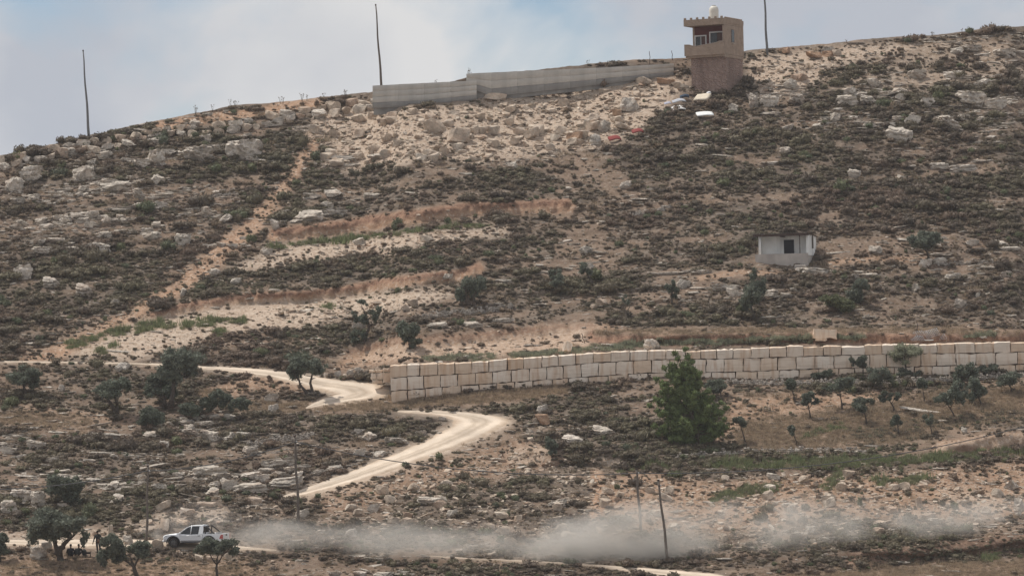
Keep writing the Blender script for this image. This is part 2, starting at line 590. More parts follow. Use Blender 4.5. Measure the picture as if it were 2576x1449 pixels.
# weights of the ground kinds
W = {}
W['road'] = np.maximum.reduce([stroke(ROAD_THIN, ROAD_THIN_W, 3), poly(UP_A + UP_B[::-1], 1), poly(HP_A + HP_B[::-1], 1), stroke(ROAD_LOW, ROAD_LOW_W, 3), stroke(ROAD_END, ROAD_END_W, 3)])
W['soil'] = np.maximum.reduce([
    stroke(DIAG, [16, 18, 20, 26, 28, 26, 22, 20, 20, 22, 14], 16) * np.clip(0.9 + 0.5 * fbm(GU / 30, GV / 20, 0.2, 3, 401), 0.3, 1),
    stroke([(400, 318), (520, 298), (620, 286), (720, 268), (800, 260)], 13),
    stroke(CUT_A, 17), stroke(CUT_B, 13),
    poly([(850, 905), (900, 875), (1000, 850), (1100, 843), (1250, 832), (1400, 815), (1520, 812), (1600, 830), (1500, 850), (1480, 880), (1400, 895), (1250, 900), (1050, 908), (930, 922), (840, 932)]) * 0.9,
    poly([(1830, 1000), (2000, 988), (2250, 982), (2330, 998), (2200, 1010), (2050, 1040), (1900, 1055), (1850, 1085), (1780, 1118), (1690, 1125), (1760, 1090), (1830, 1050)]) * 0.85,
    poly([(760, 1262), (900, 1205), (1100, 1155), (1250, 1112), (1310, 1095), (1420, 1160), (1350, 1185), (1200, 1210), (1000, 1250), (860, 1300)]) * 0.6,
    poly([(1500, 1245), (1560, 1185), (1680, 1190), (1800, 1215), (1950, 1200), (2200, 1195), (2576, 1155), (2700, 1150), (2700, 1300), (2300, 1310), (2100, 1295), (1900, 1340), (1600, 1340)]) * 0.75,
    poly([(-240, 1405), (150, 1402), (620, 1410), (700, 1449), (640, 1640), (-240, 1640)]) * 0.7,
    stroke([(1240, 1160), (1340, 1130), (1400, 1160)], 18) * 0.6, stroke(CUT_F, 20),
    stroke([(60, 1030), (200, 1045), (330, 1060)], 14) * 0.5, stroke([(520, 1000), (640, 960), (760, 975)], 20) * 0.7,
    stroke([(1500, 1200), (1510, 1240), (1500, 1290)], 18),
    stroke([(1760, 700), (1860, 685), (1960, 690)], 8) * 0.7, stroke([(2080, 660), (2200, 650), (2330, 655)], 8) * 0.7])
VERGE = np.maximum(stroke(HP_B[5:], 16, 14), stroke(HP_A[6:], 10, 9))
W['pale'] = np.maximum.reduce([
    poly([(800, 285), (930, 262), (1060, 272), (1200, 252), (1400, 232), (1560, 210), (1700, 190), (1735, 205), (1700, 250), (1650, 290), (1600, 340), (1480, 375), (1350, 395), (1200, 410), (1080, 400), (1000, 420), (860, 430), (800, 400), (840, 350), (760, 340)]) * 0.85,
    poly([(1880, 140), (2100, 118), (2300, 105), (2330, 125), (2200, 150), (2080, 165), (2060, 215), (1960, 240), (1885, 240)]) * 0.85,
    poly([(2080, 118), (2330, 100), (2640, 110), (2640, 205), (2450, 215), (2300, 235), (2060, 215)]) * 0.45,
    poly([(560, 685), (690, 622), (800, 607), (1000, 590), (1090, 577), (1270, 568), (1310, 580), (1200, 600), (1050, 622), (880, 652), (740, 665), (640, 685)]) * 0.9,
    poly([(170, 895), (260, 850), (350, 805), (450, 792), (560, 772), (700, 755), (880, 742), (1100, 725), (1160, 735), (1080, 765), (960, 790), (860, 800), (760, 830), (640, 830), (560, 850), (470, 872), (380, 895), (300, 908)]) * 0.9,
    stroke([(1380, 840), (1450, 830), (1500, 840), (1440, 870)], 16) * 0.6, VERGE * 0.5, poly([(880, 905), (1000, 868), (1250, 850), (1420, 830), (1520, 826), (1480, 876), (1250, 897), (1050, 905)]) * 0.5,
    stroke([(2050, 866), (2300, 861), (2640, 852)], 6),
    stroke([(-60, 1350), (100, 1352), (300, 1345), (430, 1300), (560, 1290)], 18) * 0.6,
    stroke([(1300, 1150), (1360, 1145)], 22) * 0.6, stroke([(1470, 1158), (1560, 1162)], 8) * 0.7,
    stroke([(2380, 1250), (2500, 1265)], 24) * 0.4, stroke(CUT_F, 14) * 0.6])
W['red'] = np.maximum.reduce([
    stroke([(p[0], p[1] - 9) for p in CUT_A], 9), stroke([(p[0], p[1] - 7) for p in CUT_B], 6),
    stroke(CUT_D, 17), stroke([(p[0], p[1] - 2) for p in CUT_G], 24) * 0.55, stroke(CUT_C, 7) * 0.5,
    stroke([(2360, 1150), (2420, 1125), (2500, 1135)], 8) * 0.6])
W['grass'] = np.maximum.reduce([
    poly([(1840, 1000), (2250, 990), (2640, 960), (2640, 1045), (2400, 1078), (2300, 1112), (2180, 1125), (1980, 1135), (1850, 1125), (1830, 1060)], 3) * 0.9,
    stroke([(820, 1022), (1000, 1016), (1200, 1002), (1420, 980)], 14),
    stroke([(1500, 838), (1750, 836), (2000, 832), (2300, 832), (2560, 838)], 8) * 0.8,
    stroke([(520, 990), (600, 1020), (700, 1025), (820, 1020)], 14) * 0.7,
    poly([(1900, 1449), (2200, 1425), (2640, 1400), (2640, 1640), (1900, 1640)]) * 0.9,
    poly([(-240, 1395), (150, 1402), (620, 1412), (760, 1449), (700, 1640), (-240, 1640)]) * 0.55,
    stroke([(0, 1050), (100, 1055), (220, 1065)], 20) * 0.6])
W['green'] = np.maximum.reduce([
    stroke([(690, 625), (760, 613), (850, 606), (990, 590)], 5) * 0.9, stroke([(1000, 590), (1100, 578), (1240, 566)], 4) * 0.6,
    stroke([(180, 866), (215, 860)], 10), stroke([(235, 853), (250, 850)], 9), stroke([(275, 837), (320, 833)], 8),
    stroke([(350, 830), (395, 820), (430, 823)], 10), stroke([(460, 818), (520, 812), (610, 806)], 7), stroke([(545, 838), (565, 836)], 7),
    stroke([(255, 888), (262, 888)], 7), stroke([(280, 872), (284, 872)], 5), stroke([(820, 775), (830, 772)], 5),
    stroke([(1790, 1172), (1950, 1168), (2100, 1166), (2300, 1157), (2450, 1146), (2640, 1132)], [8, 14, 13, 9, 8, 8]),
    stroke([(1800, 1250), (1870, 1240), (1950, 1228)], 10), stroke([(2080, 1220), (2110, 1195)], 9) * 0.8, stroke([(2200, 1215), (2320, 1205)], 8) * 0.7,
    stroke([(1560, 1185), (1620, 1172), (1680, 1180)], 9) * 0.8, stroke([(2020, 1100), (2140, 1072)], 6) * 0.5, stroke([(2480, 1405), (2510, 1400)], 8)])
W['weed'] = np.maximum.reduce([
    stroke([(1075, 905), (1160, 900), (1240, 902)], 6), stroke([(1285, 897), (1370, 890), (1380, 892)], 6), stroke([(1385, 890), (1490, 877), (1600, 868)], 6),
    stroke([(1600, 868), (1700, 860), (1800, 862), (1900, 858), (2040, 852)], 6), stroke([(2100, 848), (2160, 852)], 5), stroke([(2430, 848), (2500, 842)], 5)])
SCRUBBY = np.maximum.reduce([stroke([(480, 880), (560, 855), (660, 845), (800, 845), (900, 850)], 16), stroke([(560, 890), (700, 875), (850, 868)], 12) * 0.7,
                             stroke([(500, 720), (700, 690), (900, 660), (1150, 630), (1300, 620)], 22), stroke([(1700, 1400), (1900, 1385), (2150, 1365), (2400, 1340)], 16),
                             stroke([(1450, 1130), (1650, 1140), (1850, 1128)], 12), stroke([(2150, 1095), (2350, 1070), (2560, 1045)], 16),
                             stroke([(735, 375), (680, 450), (600, 535), (500, 610), (390, 690), (300, 760)], 18, 10) * 0.8, stroke([(800, 420), (745, 500), (700, 560)], 12) * 0.7,
                             stroke([(440, 745), (560, 735), (700, 722)], 9), stroke([(100, 760), (250, 800), (120, 840)], 22) * 0.6,
                             stroke([(1850, 978), (2100, 978), (2350, 972), (2600, 962)], 7), stroke([(1900, 1150), (2150, 1140), (2300, 1125)], 8),
                             stroke([(620, 1398), (800, 1402), (1000, 1415), (1200, 1425), (1400, 1432)], 7)])
FIELD_SOIL = poly([(1830, 1000), (2000, 988), (2250, 982), (2330, 998), (2200, 1010), (2050, 1040), (1900, 1055), (1850, 1085), (1780, 1118), (1690, 1125), (1760, 1090), (1830, 1050)])
W['grass'] *= 1 - 0.8 * FIELD_SOIL
for k in W:
    # ragged borders
    jx = 5 * fbm(GU / 22, GV / 14, 0.3, 3, 21)
    jy = 4 * fbm(GU / 22, GV / 14, 7.3, 3, 22)
    if k != 'road':
        W[k] = samp(W[k], GU + jx, GV + jy)
NOTROAD = 1 - W['road']
# scrub grows in bands along the slope; between them the earth shows
TILT = np.where(GV < 820, 0.085, 0.03) * GU
BANDS = fbm(GU / 210, (GV + TILT) / 40, 0.4, 4, 201)
BANDS2 = fbm(GU / 64, (GV + TILT) / 15, 0.9, 3, 205)
W['soil'] = np.maximum(W['soil'], np.clip(-2.2 * BANDS - 0.9 * BANDS2 - 0.25, 0, 0.24) * (1 - W['pale']))

# depth of the ground along each sight line: even slope, steep at cut banks, flatter on the shelves
G0 = 0.0943 * RS
g = np.ones(SHAPE)


def bank(pts, half, steep=0.12, shelf=1.0):
    global g
    f = stroke(pts, half, 3)
    up = stroke([(p[0], p[1] - half * 2.2) for p in pts], half, half * 0.6)
    dn = stroke([(p[0], p[1] + half * 2.0) for p in pts], half * 0.8, half * 0.6)
    g *= (1 - (1 - steep) * blur(f, (0, 4)))
    g += shelf * 0.5 * blur(up + dn, (0, 5)) * (1 - f)


bank(CUT_A, 15); bank(CUT_B, 13); bank(CUT_C, 18, 0.35); bank(CUT_D, 12); bank(CUT_E, 18, 0.25); bank(CUT_F, 18, 0.2); bank(CUT_G, 20, 0.25)
wallband = poly([(978, 906)] + WALL_TOP + WALL_FOOT[::-1] + [(978, 1002)], 1)
g *= 1 - 0.93 * blur(wallband, (0, 6))
cw = poly([(934, 205), (1170, 198), (1170, 184), (1696, 160), (1698, 192), (1560, 207), (1400, 229), (1210, 247), (1190, 254), (934, 274)], 1)
g *= 1 - 0.9 * blur(cw, (0, 3))
g = blur(g, (0, 3))
DEP = np.zeros(SHAPE)
DEP[::-1] = np.cumsum(g[::-1] * G0, axis=0)
jb = int((1449 - V0) / RS)
DEP = DEP - DEP[jb:jb + 1] + 285.0
DEP = blur(DEP, (0, 12))
# relief: lumps, ledges that follow the bedding, fine rubble
p_ = pos(GU, GV, DEP)
X_, Z_ = p_[..., 0], p_[..., 2]
calm = np.clip(1 - W['road'] * 1.3 - 0.8 * W['grass'] - 0.9 * wallband - 0.9 * blur(cw, (2, 2)), 0.0, 1)
calm = blur(calm, (1, 1))
lump = 1.1 * fbm(X_ / 7, DEP / 9, Z_ / 5, 3, 31) + 0.55 * fbm(X_ / 2.2, DEP / 4, Z_ / 1.5, 3, 41)
bed = (Z_ - 0.07 * X_ + 0.8 * fbm(X_ / 9, 0, Z_ / 6, 3, 51)) / 1.25
fr = bed - np.floor(bed)
ledge_amt = np.clip(0.5 + 1.2 * fbm(X_ / 12, 3, Z_ / 5, 3, 61), 0, 1) * (1 - W['soil']) * (1 - W['pale'])
lump += 0.75 * ledge_amt * (np.where(fr < 0.75, fr / 0.75, (1 - fr) / 0.25) - 0.5)
gully = np.maximum(W['red'], 0.6 * W['soil']) * 0.95 * fbm(X_ / 0.8, 1, Z_ / 3.0, 4, 71, 0.6)
DEP = DEP + calm * (lump + gully) + 0.12 * calm * fbm(X_ / 0.6, DEP / 1.5, Z_ / 0.5, 2, 81)

# the two built walls hold the ground back: their face lines, and no earth in front of them
uw_ = np.arange(975, 2660, 10.0)
yfit = np.polyfit(uw_, samp(DEP, uw_, line_at(WALL_FOOT, uw_)), 3)
WALL_Y = lambda u: np.polyval(yfit, u) - 0.45
uc_ = np.arange(936, 1697, 8.0)
cfit = np.polyfit(uc_, samp(DEP, uc_, line_at(CW_FOOT, uc_) + 3), 2)
cwy = lambda u: np.polyval(cfit, u) - 0.5
CWY = [cwy(937.0)]
WB = poly([(976, 900)] + [(p[0], p[1] + 3) for p in WALL_TOP] + [(p[0], p[1] - 2) for p in WALL_FOOT[::-1]] + [(976, 998)], 0) > 0.5
DEP = np.where(WB, np.maximum(DEP, WALL_Y(GU) + 0.75), DEP)
CB = poly([(932, 218), (1172, 205), (1172, 190), (1697, 164), (1699, 190), (1560, 205), (1400, 227), (1210, 245), (1190, 252), (932, 271)], 0) > 0.5
DEP = np.where(CB, np.maximum(DEP, cwy(GU) + 0.7), DEP)


def surf(u, v):
    """the ground point seen at grid position (u, v)"""
    return pos(u, v, samp(DEP, u, v))


def S(u, v):
    return Vector(surf(np.array([float(u)]), np.array([float(v)]))[0])


def mpp(u, v):
    """metres per grid unit at that place"""
    return float(samp(DEP, np.array([float(u)]), np.array([float(v)]))[0]) / FOC


def ground_z(x, y):
    """height of the ground below a world point, found along the column of that point"""
    best, bz = 1e9, 0
    for v in np.arange(60, 1640, 4.0):
        uu = VW / 2 + FOC * x / y
        q = surf(np.array([uu]), np.array([v]))[0]
        if abs(q[1] - y) < best:
            best, bz = abs(q[1] - y), q[2]
    return bz


def terrain_material():
    m, nt, b = new_mat("hillside_ground")
    N, L = nt.nodes.new, nt.links.new
    g_ = N("ShaderNodeNewGeometry")
    a1 = N("ShaderNodeAttribute"); a1.attribute_name = "wa"
    a2 = N("ShaderNodeAttribute"); a2.attribute_name = "wb"
    s1 = N("ShaderNodeSeparateColor"); L(a1.outputs["Color"], s1.inputs["Color"])
    s2 = N("ShaderNodeSeparateColor"); L(a2.outputs["Color"], s2.inputs["Color"])

    def noise(scale, detail=5, rough=0.55):
        n = N("ShaderNodeTexNoise")
        n.inputs["Scale"].default_value = scale
        n.inputs["Detail"].default_value = detail
        n.inputs["Roughness"].default_value = rough
        L(g_.outputs["Position"], n.inputs["Vector"])
        return n.outputs["Fac"]

    def two(fac, c0, c1, p0=0.35, p1=0.65):
        r = N("ShaderNodeValToRGB")
        r.color_ramp.elements[0].position = p0
        r.color_ramp.elements[1].position = p1
        r.color_ramp.elements[0].color = list(c0) + [1]
        r.color_ramp.elements[1].color = list(c1) + [1]
        L(fac, r.inputs["Fac"])
        return r.outputs["Color"]

    def mix(f, c1, c2):
        x = N("ShaderNodeMixRGB")
        if isinstance(f, float): x.inputs["Fac"].default_value = f
        else: L(f, x.inputs["Fac"])
        L(c1, x.inputs["Color1"]); L(c2, x.inputs["Color2"])
        return x.outputs["Color"]

    nA, nB, nC = noise(0.35, 5), noise(1.6, 6, 0.65), noise(4.5, 5, 0.7)
    base = two(nA, (0.105, 0.083, 0.066), (0.18, 0.138, 0.106))
    base = mix(two(nB, (0, 0, 0), (0.75, 0.75, 0.75), 0.5, 0.66), base, two(nC, (0.17, 0.14, 0.112), (0.31, 0.26, 0.215)))
    soil = two(nB, (0.31, 0.185, 0.118), (0.435, 0.29, 0.198))
    pale = two(nB, (0.42, 0.305, 0.222), (0.56, 0.445, 0.345))
    red = mix(0.35, two(nB, (0.13, 0.068, 0.046), (0.33, 0.195, 0.13), 0.4, 0.6), two(nC, (0.16, 0.09, 0.06), (0.42, 0.28, 0.2), 0.4, 0.6))
    road = two(nB, (0.46, 0.36, 0.27), (0.60, 0.50, 0.40))
    grass = two(nB, (0.26, 0.185, 0.135), (0.32, 0.235, 0.172))
    # loose stones too small to build
    vo = N("ShaderNodeTexVoronoi"); vo.inputs["Scale"].default_value = 5.0
    L(g_.outputs["Position"], vo.inputs["Vector"])
    sv = N("ShaderNodeSeparateColor"); L(vo.outputs["Color"], sv.inputs["Color"])
    gravel = two(sv.outputs["Red"], (0.34, 0.24, 0.17), (0.64, 0.54, 0.44), 0.1, 0.9)
    pale = mix(0.5, pale, gravel)
    soil = mix(two(sv.outputs["Green"], (0, 0, 0), (0.5, 0.5, 0.5), 0.6, 0.9), soil, gravel)
    c = mix(s1.outputs["Red"], base, soil)
    c = mix(s1.outputs["Green"], c, pale)
    c = mix(s1.outputs["Blue"], c, red)
    c = mix(s2.outputs["Green"], c, grass)
    c = mix(s2.outputs["Red"], c, road)
    L(c, b.inputs["Base Color"])
    bp = N("ShaderNodeBump"); bp.inputs["Strength"].default_value = 0.8; bp.inputs["Distance"].default_value = 0.18
    ad = N("ShaderNodeMath"); ad.operation = 'MULTIPLY_ADD'
    L(nC, ad.inputs[0]); ad.inputs[1].default_value = 0.8; L(nB, ad.inputs[2])
    mb = N("ShaderNodeMath"); mb.operation = 'MULTIPLY'
    inv = N("ShaderNodeMath"); inv.operation = 'MULTIPLY_ADD'; inv.inputs[1].default_value = -0.85; inv.inputs[2].default_value = 1.0
    L(s2.outputs["Red"], inv.inputs[0])
    L(ad.outputs[0], mb.inputs[0]); L(inv.outputs[0], mb.inputs[1])
    L(mb.outputs[0], bp.inputs["Height"])
    L(bp.outputs["Normal"], b.inputs["Normal"])
    b.inputs["Specular IOR Level"].default_value = 0.05
    return m


def build_terrain():
    uc = np.arange(U0, U1 + 0.1, 4.2)
    rows = 345
    t = np.linspace(0, 1, rows)
    sk = skyrow(uc)
    UU = np.repeat(uc[None, :], rows, 0)
    VV = sk[None, :] + (1630 - sk[None, :]) * t[:, None]
    P = surf(UU, VV)
    # beyond the ridge: the hill top rounds off and drops away; towards the viewer: the valley floor
    back = []
    for k, (dy, dz) in enumerate([(140, -60), (80, -30), (45, -14), (25, -6), (13, -2.2), (7, -0.6), (3.5, 0.0), (1.5, 0.06)]):
        q = P[0].copy()
        q[:, 1] += dy; q[:, 0] *= (1 + dy / 400.0); q[:, 2] += dz
        back.append(q)
    front = []
    for dy, dz in [(2.5, -1.2), (6, -2.6), (12, -4.5), (22, -7.5), (40, -11), (70, -15), (110, -18), (160, -20), (230, -22), (320, -23)]:
        q = P[-1].copy()
        q[:, 1] -= dy; q[:, 2] = q[:, 2] * (1 - min(1, dy / 110)) + np.mean(P[-1][:, 2]) * min(1, dy / 110) + dz
        front.append(q)
    ALL = np.concatenate([np.array(back), P, np.array(front)], 0)
    nb, nf = len(back), len(front)
    Uall = np.concatenate([np.repeat(UU[:1], nb, 0), UU, np.repeat(UU[-1:], nf, 0)], 0)
    Vall = np.concatenate([np.repeat(VV[:1], nb, 0), VV, np.repeat(VV[-1:], nf, 0)], 0)
    # far flanks of the hill on both sides
    def flank(edge, sgn):
        out = []
        for dx, dz in [(4, -0.2), (12, -0.8), (30, -2.5), (70, -7), (140, -14), (260, -22)]:
            q = edge.copy(); q[:, 0] += sgn * dx
            q[:, 2] += dz + 0.5 * fbm(q[:, 1] / 9, dx / 9, 0.1, 3, 91) * min(dx / 6, 2)
            out.append(q)
        return out
    Lf = flank(ALL[:, 0], -1)[::-1]
    Rf = flank(ALL[:, -1], 1)
    ALL = np.concatenate([np.stack(Lf, 1), ALL, np.stack(Rf, 1)], 1)
    Uall = np.concatenate([np.repeat(Uall[:, :1], 6, 1), Uall, np.repeat(Uall[:, -1:], 6, 1)], 1)
    Vall = np.concatenate([np.repeat(Vall[:, :1], 6, 1), Vall, np.repeat(Vall[:, -1:], 6, 1)], 1)
    nr, nc = ALL.shape[:2]
    me = bpy.data.meshes.new("hillside")
    i = np.arange(nr - 1)[:, None] * nc + np.arange(nc - 1)[None, :]
    quads = np.stack([i, i + nc, i + nc + 1, i + 1], -1).reshape(-1, 4)
    me.vertices.add(nr * nc)
    me.vertices.foreach_set("co", ALL.reshape(-1).astype(np.float32))
    nq = len(quads)
    me.loops.add(nq * 4)
    me.loops.foreach_set("vertex_index", quads.reshape(-1).astype(np.int32))
    me.polygons.add(nq)
    me.polygons.foreach_set("loop_start", np.arange(0, nq * 4, 4, dtype=np.int32))
    me.polygons.foreach_set("use_smooth", np.ones(nq, bool))
    me.update(calc_edges=True)
    me.validate()
    for nm, ks in (("wa", ('soil', 'pale', 'red')), ("wb", ('road', 'grass', None))):
        at = me.attributes.new(nm, 'FLOAT_COLOR', 'POINT')
        c = np.zeros((nr * nc, 4), np.float32)
        c[:, 3] = 1
        for k, key in enumerate(ks):
            if key:
                c[:, k] = samp(W[key], Uall, Vall).reshape(-1)
        at.data.foreach_set("color", c.reshape(-1))
    me.materials.append(terrain_material())
    o = obj("hillside", me)
    tag(o, kind="structure")
    return o


build_terrain()


def road_mat():
    m = plain("dirt_road_dust", (0.56, 0.47, 0.38), var=0.16, scale=0.5, bump=0.3)
    nt = m.node_tree
    N, L = nt.nodes.new, nt.links.new
    b = nt.nodes["Principled BSDF"]
    old = b.inputs["Base Color"].links[0].from_socket
    at = N("ShaderNodeAttribute"); at.attribute_name = "across"
    g_ = N("ShaderNodeNewGeometry")
    n = N("ShaderNodeTexNoise"); n.inputs["Scale"].default_value = 1.4; n.inputs["Detail"].default_value = 6; n.inputs["Roughness"].default_value = 0.65
    L(g_.outputs["Position"], n.inputs["Vector"])
    ad = N("ShaderNodeMath"); ad.operation = 'MULTIPLY_ADD'; ad.inputs[1].default_value = 0.35
    L(n.outputs["Fac"], ad.inputs[0]); L(at.outputs["Fac"], ad.inputs[2])
    rp = N("ShaderNodeValToRGB")
    e = rp.color_ramp.elements
    e[0].position = 0.15; e[0].color = (1.0, 0.98, 0.95, 1)
    e[1].position = 1.12 if False else 1.0; e[1].color = (0.62, 0.54, 0.46, 1)
    for p_, c_ in ((0.32, (0.82, 0.78, 0.73)), (0.52, (1.16, 1.15, 1.13)), (0.72, (1.12, 1.1, 1.07)), (0.86, (0.86, 0.8, 0.74))):
        x = e.new(p_); x.color = list(c_) + [1]
    L(ad.outputs[0], rp.inputs["Fac"])
    mu = N("ShaderNodeMixRGB"); mu.blend_type = 'MULTIPLY'; mu.inputs["Fac"].default_value = 1.0
    L(old, mu.inputs["Color1"]); L(rp.outputs["Color"], mu.inputs["Color2"])
    L(mu.outputs["Color"], b.inputs["Base Color"])
    return m


M['road'] = road_mat()


def lay_road(EA, EB, lift=0.07):
    """packed dust lying on the ground between two edge lines, with ragged edges and two wheel ruts"""
    K = 13
    n = len(EA)
    t = np.arange(n)
    mb = MB()
    vs = []
    for j, s in enumerate(np.linspace(0, 1, K)):
        e = 0.0
        if j in (0, K - 1):
            e = 0.06 + 0.13 * fbm(t / 3.3, j * 3.7, 0.2, 3, 97)
        elif j in (1, K - 2):
            e = 0.07 * fbm(t / 2.4, j * 3.7, 0.2, 3, 98)
        s2 = s - e if s < 0.5 else s + e
        q_ = EA * (1 - s2)[:, None] + EB * s2[:, None] if hasattr(s2, '__len__') else EA * (1 - s2) + EB * s2
        q = surf(q_[:, 0], q_[:, 1])
        q[:, 2] += lift * (-0.7 if j in (0, K - 1) else 1.0) - (0.05 if j in (4, 8) else 0) + 0.02 * fbm(t / 4.0, j * 1.3, 0.5, 2, 99)
        vs.append(q)
    vs = np.stack(vs, 1)
    mb.add(vs.reshape(-1, 3), [(i * K + j, i * K + j + 1, (i + 1) * K + j + 1, (i + 1) * K + j) for i in range(n - 1) for j in range(K - 1)], 0, True)
    o = mb.build("dirt_road", M['road'])
    a_ = o.data.attributes.new("across", 'FLOAT', 'POINT')
    a_.data.foreach_set("value", np.tile(np.abs(np.linspace(-1, 1, K)) * 0.8, n).astype(np.float32))
    fix_normals(o.data)
    tag(o, kind="structure")


def resample(E, step=5.0, like=None):
    p = np.array(E, float)
    k = np.arange(len(p))
    kk = np.linspace(0, len(p) - 1, like)
    q = np.stack([np.interp(kk, k, p[:, 0]), np.interp(kk, k, p[:, 1])], 1)
    for _ in range(40):
        q[1:-1] = (q[:-2] + 2 * q[1:-1] + q[2:]) / 4
    return q


def road_line(pts, wid):
    p = np.array(pts, float); w = np.array(wid, float)
    seg = np.r_[0, np.cumsum(np.hypot(*np.diff(p, axis=0).T))]
    t = np.arange(0, seg[-1], 6.0)
    cu, cv, cw_ = [np.interp(t, seg, a) for a in (p[:, 0], p[:, 1], w)]
    for _ in range(6):
        for a in (cu, cv, cw_):
            a[1:-1] = (a[:-2] + 2 * a[1:-1] + a[2:]) / 4
    du, dv = np.gradient(cu), np.gradient(cv)
    ln = np.hypot(du, dv) + 1e-6
    nu, nv = -dv / ln * cw_, du / ln * cw_
    lay_road(np.stack([cu - nu, cv - nv], 1), np.stack([cu + nu, cv + nv], 1))


road_line(ROAD_THIN, ROAD_THIN_W)
lay_road(resample(UP_A, like=140), resample(UP_B, like=140))
lay_road(resample(HP_A, like=150), resample(HP_B, like=150))
road_line(ROAD_LOW, ROAD_LOW_W)
road_line(ROAD_END, ROAD_END_W)

# ------------------------------------------------------------------ rocks and plants: shapes
def ico(sub):
    import bmesh
    bm = bmesh.new()
    bmesh.ops.create_icosphere(bm, subdivisions=sub, radius=1.0)
    v = np.array([x.co[:] for x in bm.verts]); f = [tuple(x.index for x in p.verts) for p in bm.faces]
    bm.free()
    return v, f


ICO2, ICO3, ICO4 = ico(2), ico(3), ico(4)


def rock_mesh(name, seed, mat, flat=0.75, sub=3, cuts=9, layered=0.0, length=1.0):
    """an angular, broken limestone lump of unit half-size; layered > 0 gives bedding steps"""
    r = np.random.default_rng(seed)
    v, f = {2: ICO2, 3: ICO3, 4: ICO4}[sub]
    v = v.copy()
    for _ in range(cuts):                       # broken faces: push points behind random planes
        n = r.normal(size=3) * np.array([1, 1, 0.6]); n /= np.linalg.norm(n)
        d = r.uniform(0.45, 0.85)
        if _ == 0:
            n = np.array([r.normal(0, 0.15), r.normal(0, 0.15) - 0.1, 1.0]); n /= np.linalg.norm(n); d = 0.5
        over = v @ n - d
        v -= np.outer(np.clip(over, 0, None), n)
    v *= (1 + 0.16 * fbm(v[:, 0] * 1.7 + seed, v[:, 1] * 1.7, v[:, 2] * 1.7, 3, seed))[:, None]
    if layered:
        k = 2.6
        z = v[:, 2] * k + 0.35 * fbm(v[:, 0] * 1.4, v[:, 1] * 1.4, seed, 2, seed)
        fr_ = z - np.floor(z)
        s = 1 - layered * np.where(fr_ < 0.3, (0.3 - fr_) / 0.3, 0)
        v[:, 0] *= s; v[:, 1] *= s
    v += 0.05 * np.stack([fbm(v[:, 0] * 5, v[:, 1] * 5, v[:, 2] * 5 + k_, 2, seed + k_) for k_ in (1, 2, 3)], 1)
    if sub == 4:                                # weathered, pitted and cracked faces
        rel = 0.16 * fbm(v[:, 0] * 3.1 + seed, v[:, 1] * 3.1, v[:, 2] * 5.0, 3, seed + 5)
        crack = np.abs(fbm(v[:, 0] * 2.3, v[:, 1] * 2.3 + seed, v[:, 2] * 1.2, 2, seed + 9))
        rel -= 0.22 * np.clip(0.09 - crack, 0, None) / 0.09
        v *= (1 + rel)[:, None]
    v *= np.array([length, 0.85, flat])
    v[:, 2] = np.maximum(v[:, 2], -0.55 * flat)
    mb = MB()
    mb.add(v, f, 0, False)
    return mb.mesh(name, mat)


def leaf_cloud(n, centers, radii, size, r, aspect=0.5, up=0.25, shell=0.55):
    """n small leaf faces spread through ellipsoids; returns verts, faces"""
    centers, radii = np.array(centers, float), np.array(radii, float)
    vol = np.prod(radii, 1) ** 0.7
    k = r.choice(len(centers), n, p=vol / vol.sum())
    d = r.normal(size=(n, 3)); d /= np.linalg.norm(d, axis=1)[:, None]
    rad = (shell + (1 - shell) * r.random(n)) ** 0.7
    c = centers[k] + d * rad[:, None] * radii[k]
    a = r.normal(size=(n, 3)) + d * 0.6 + np.array([0, 0, up]); a /= np.linalg.norm(a, axis=1)[:, None]
    b = np.cross(a, r.normal(size=(n, 3))); b /= np.linalg.norm(b, axis=1)[:, None]
    s = size * r.uniform(0.6, 1.4, n)
    A, B = a * s[:, None], b * (s * aspect)[:, None]
    vs = np.stack([c - A - B * 0.35, c - A * 0.1 + B, c + A, c + A * 0.1 - B], 1).reshape(-1, 3)
    return vs, [(4 * i, 4 * i + 1, 4 * i + 2, 4 * i + 3) for i in range(n)]


def bush_mesh(name, seed, mat, n=420, leaf=0.085, spread=1.0, height=0.7, lobes=6):
    r = np.random.default_rng(seed)
    c, q = [], []
    for _ in range(lobes):
        a = r.uniform(0, 6.28); d = r.uniform(0, 0.62) * spread
        rr = r.uniform(0.3, 0.55)
        c.append((math.cos(a) * d, math.sin(a) * d, height * r.uniform(0.25, 0.55)))
        q.append((rr, rr, rr * height * r.uniform(0.75, 1.25)))
    mb = MB()
    vs, fs = leaf_cloud(n, c, q, leaf, r, 0.55, 0.35, 0.45)
    mb.add(vs, fs)
    for cc, qq in zip(c, q):                     # twiggy heart of each lobe
        v, f = ICO2
        w = v * np.array(qq) * 0.66 * (1 + 0.25 * fbm(v[:, 0] * 2 + seed, v[:, 1] * 2, v[:, 2] * 2, 2, seed))[:, None] + np.array(cc)
        mb.add(w, f)
    return mb.mesh(name, mat)


def tuft_mesh(name, seed, mat, n=60, h=0.5, w=0.5, blade=0.03):
    r = np.random.default_rng(seed)
    mb = MB()
    for _ in range(n):
        x, y = r.normal(0, w * 0.4, 2)
        a = r.uniform(0, 6.28); L_ = h * r.uniform(0.5, 1.1); ln = r.uniform(0.1, 0.5)
        dx, dy = math.cos(a) * blade, math.sin(a) * blade
        tx, ty = x + math.cos(a + 1.2) * L_ * ln, y + math.sin(a + 1.2) * L_ * ln
        mb.add([(x - dx, y - dy, -0.05), (x + dx, y + dy, -0.05), (tx, ty, L_)], [(0, 1, 2)])
    return mb.mesh(name, mat)


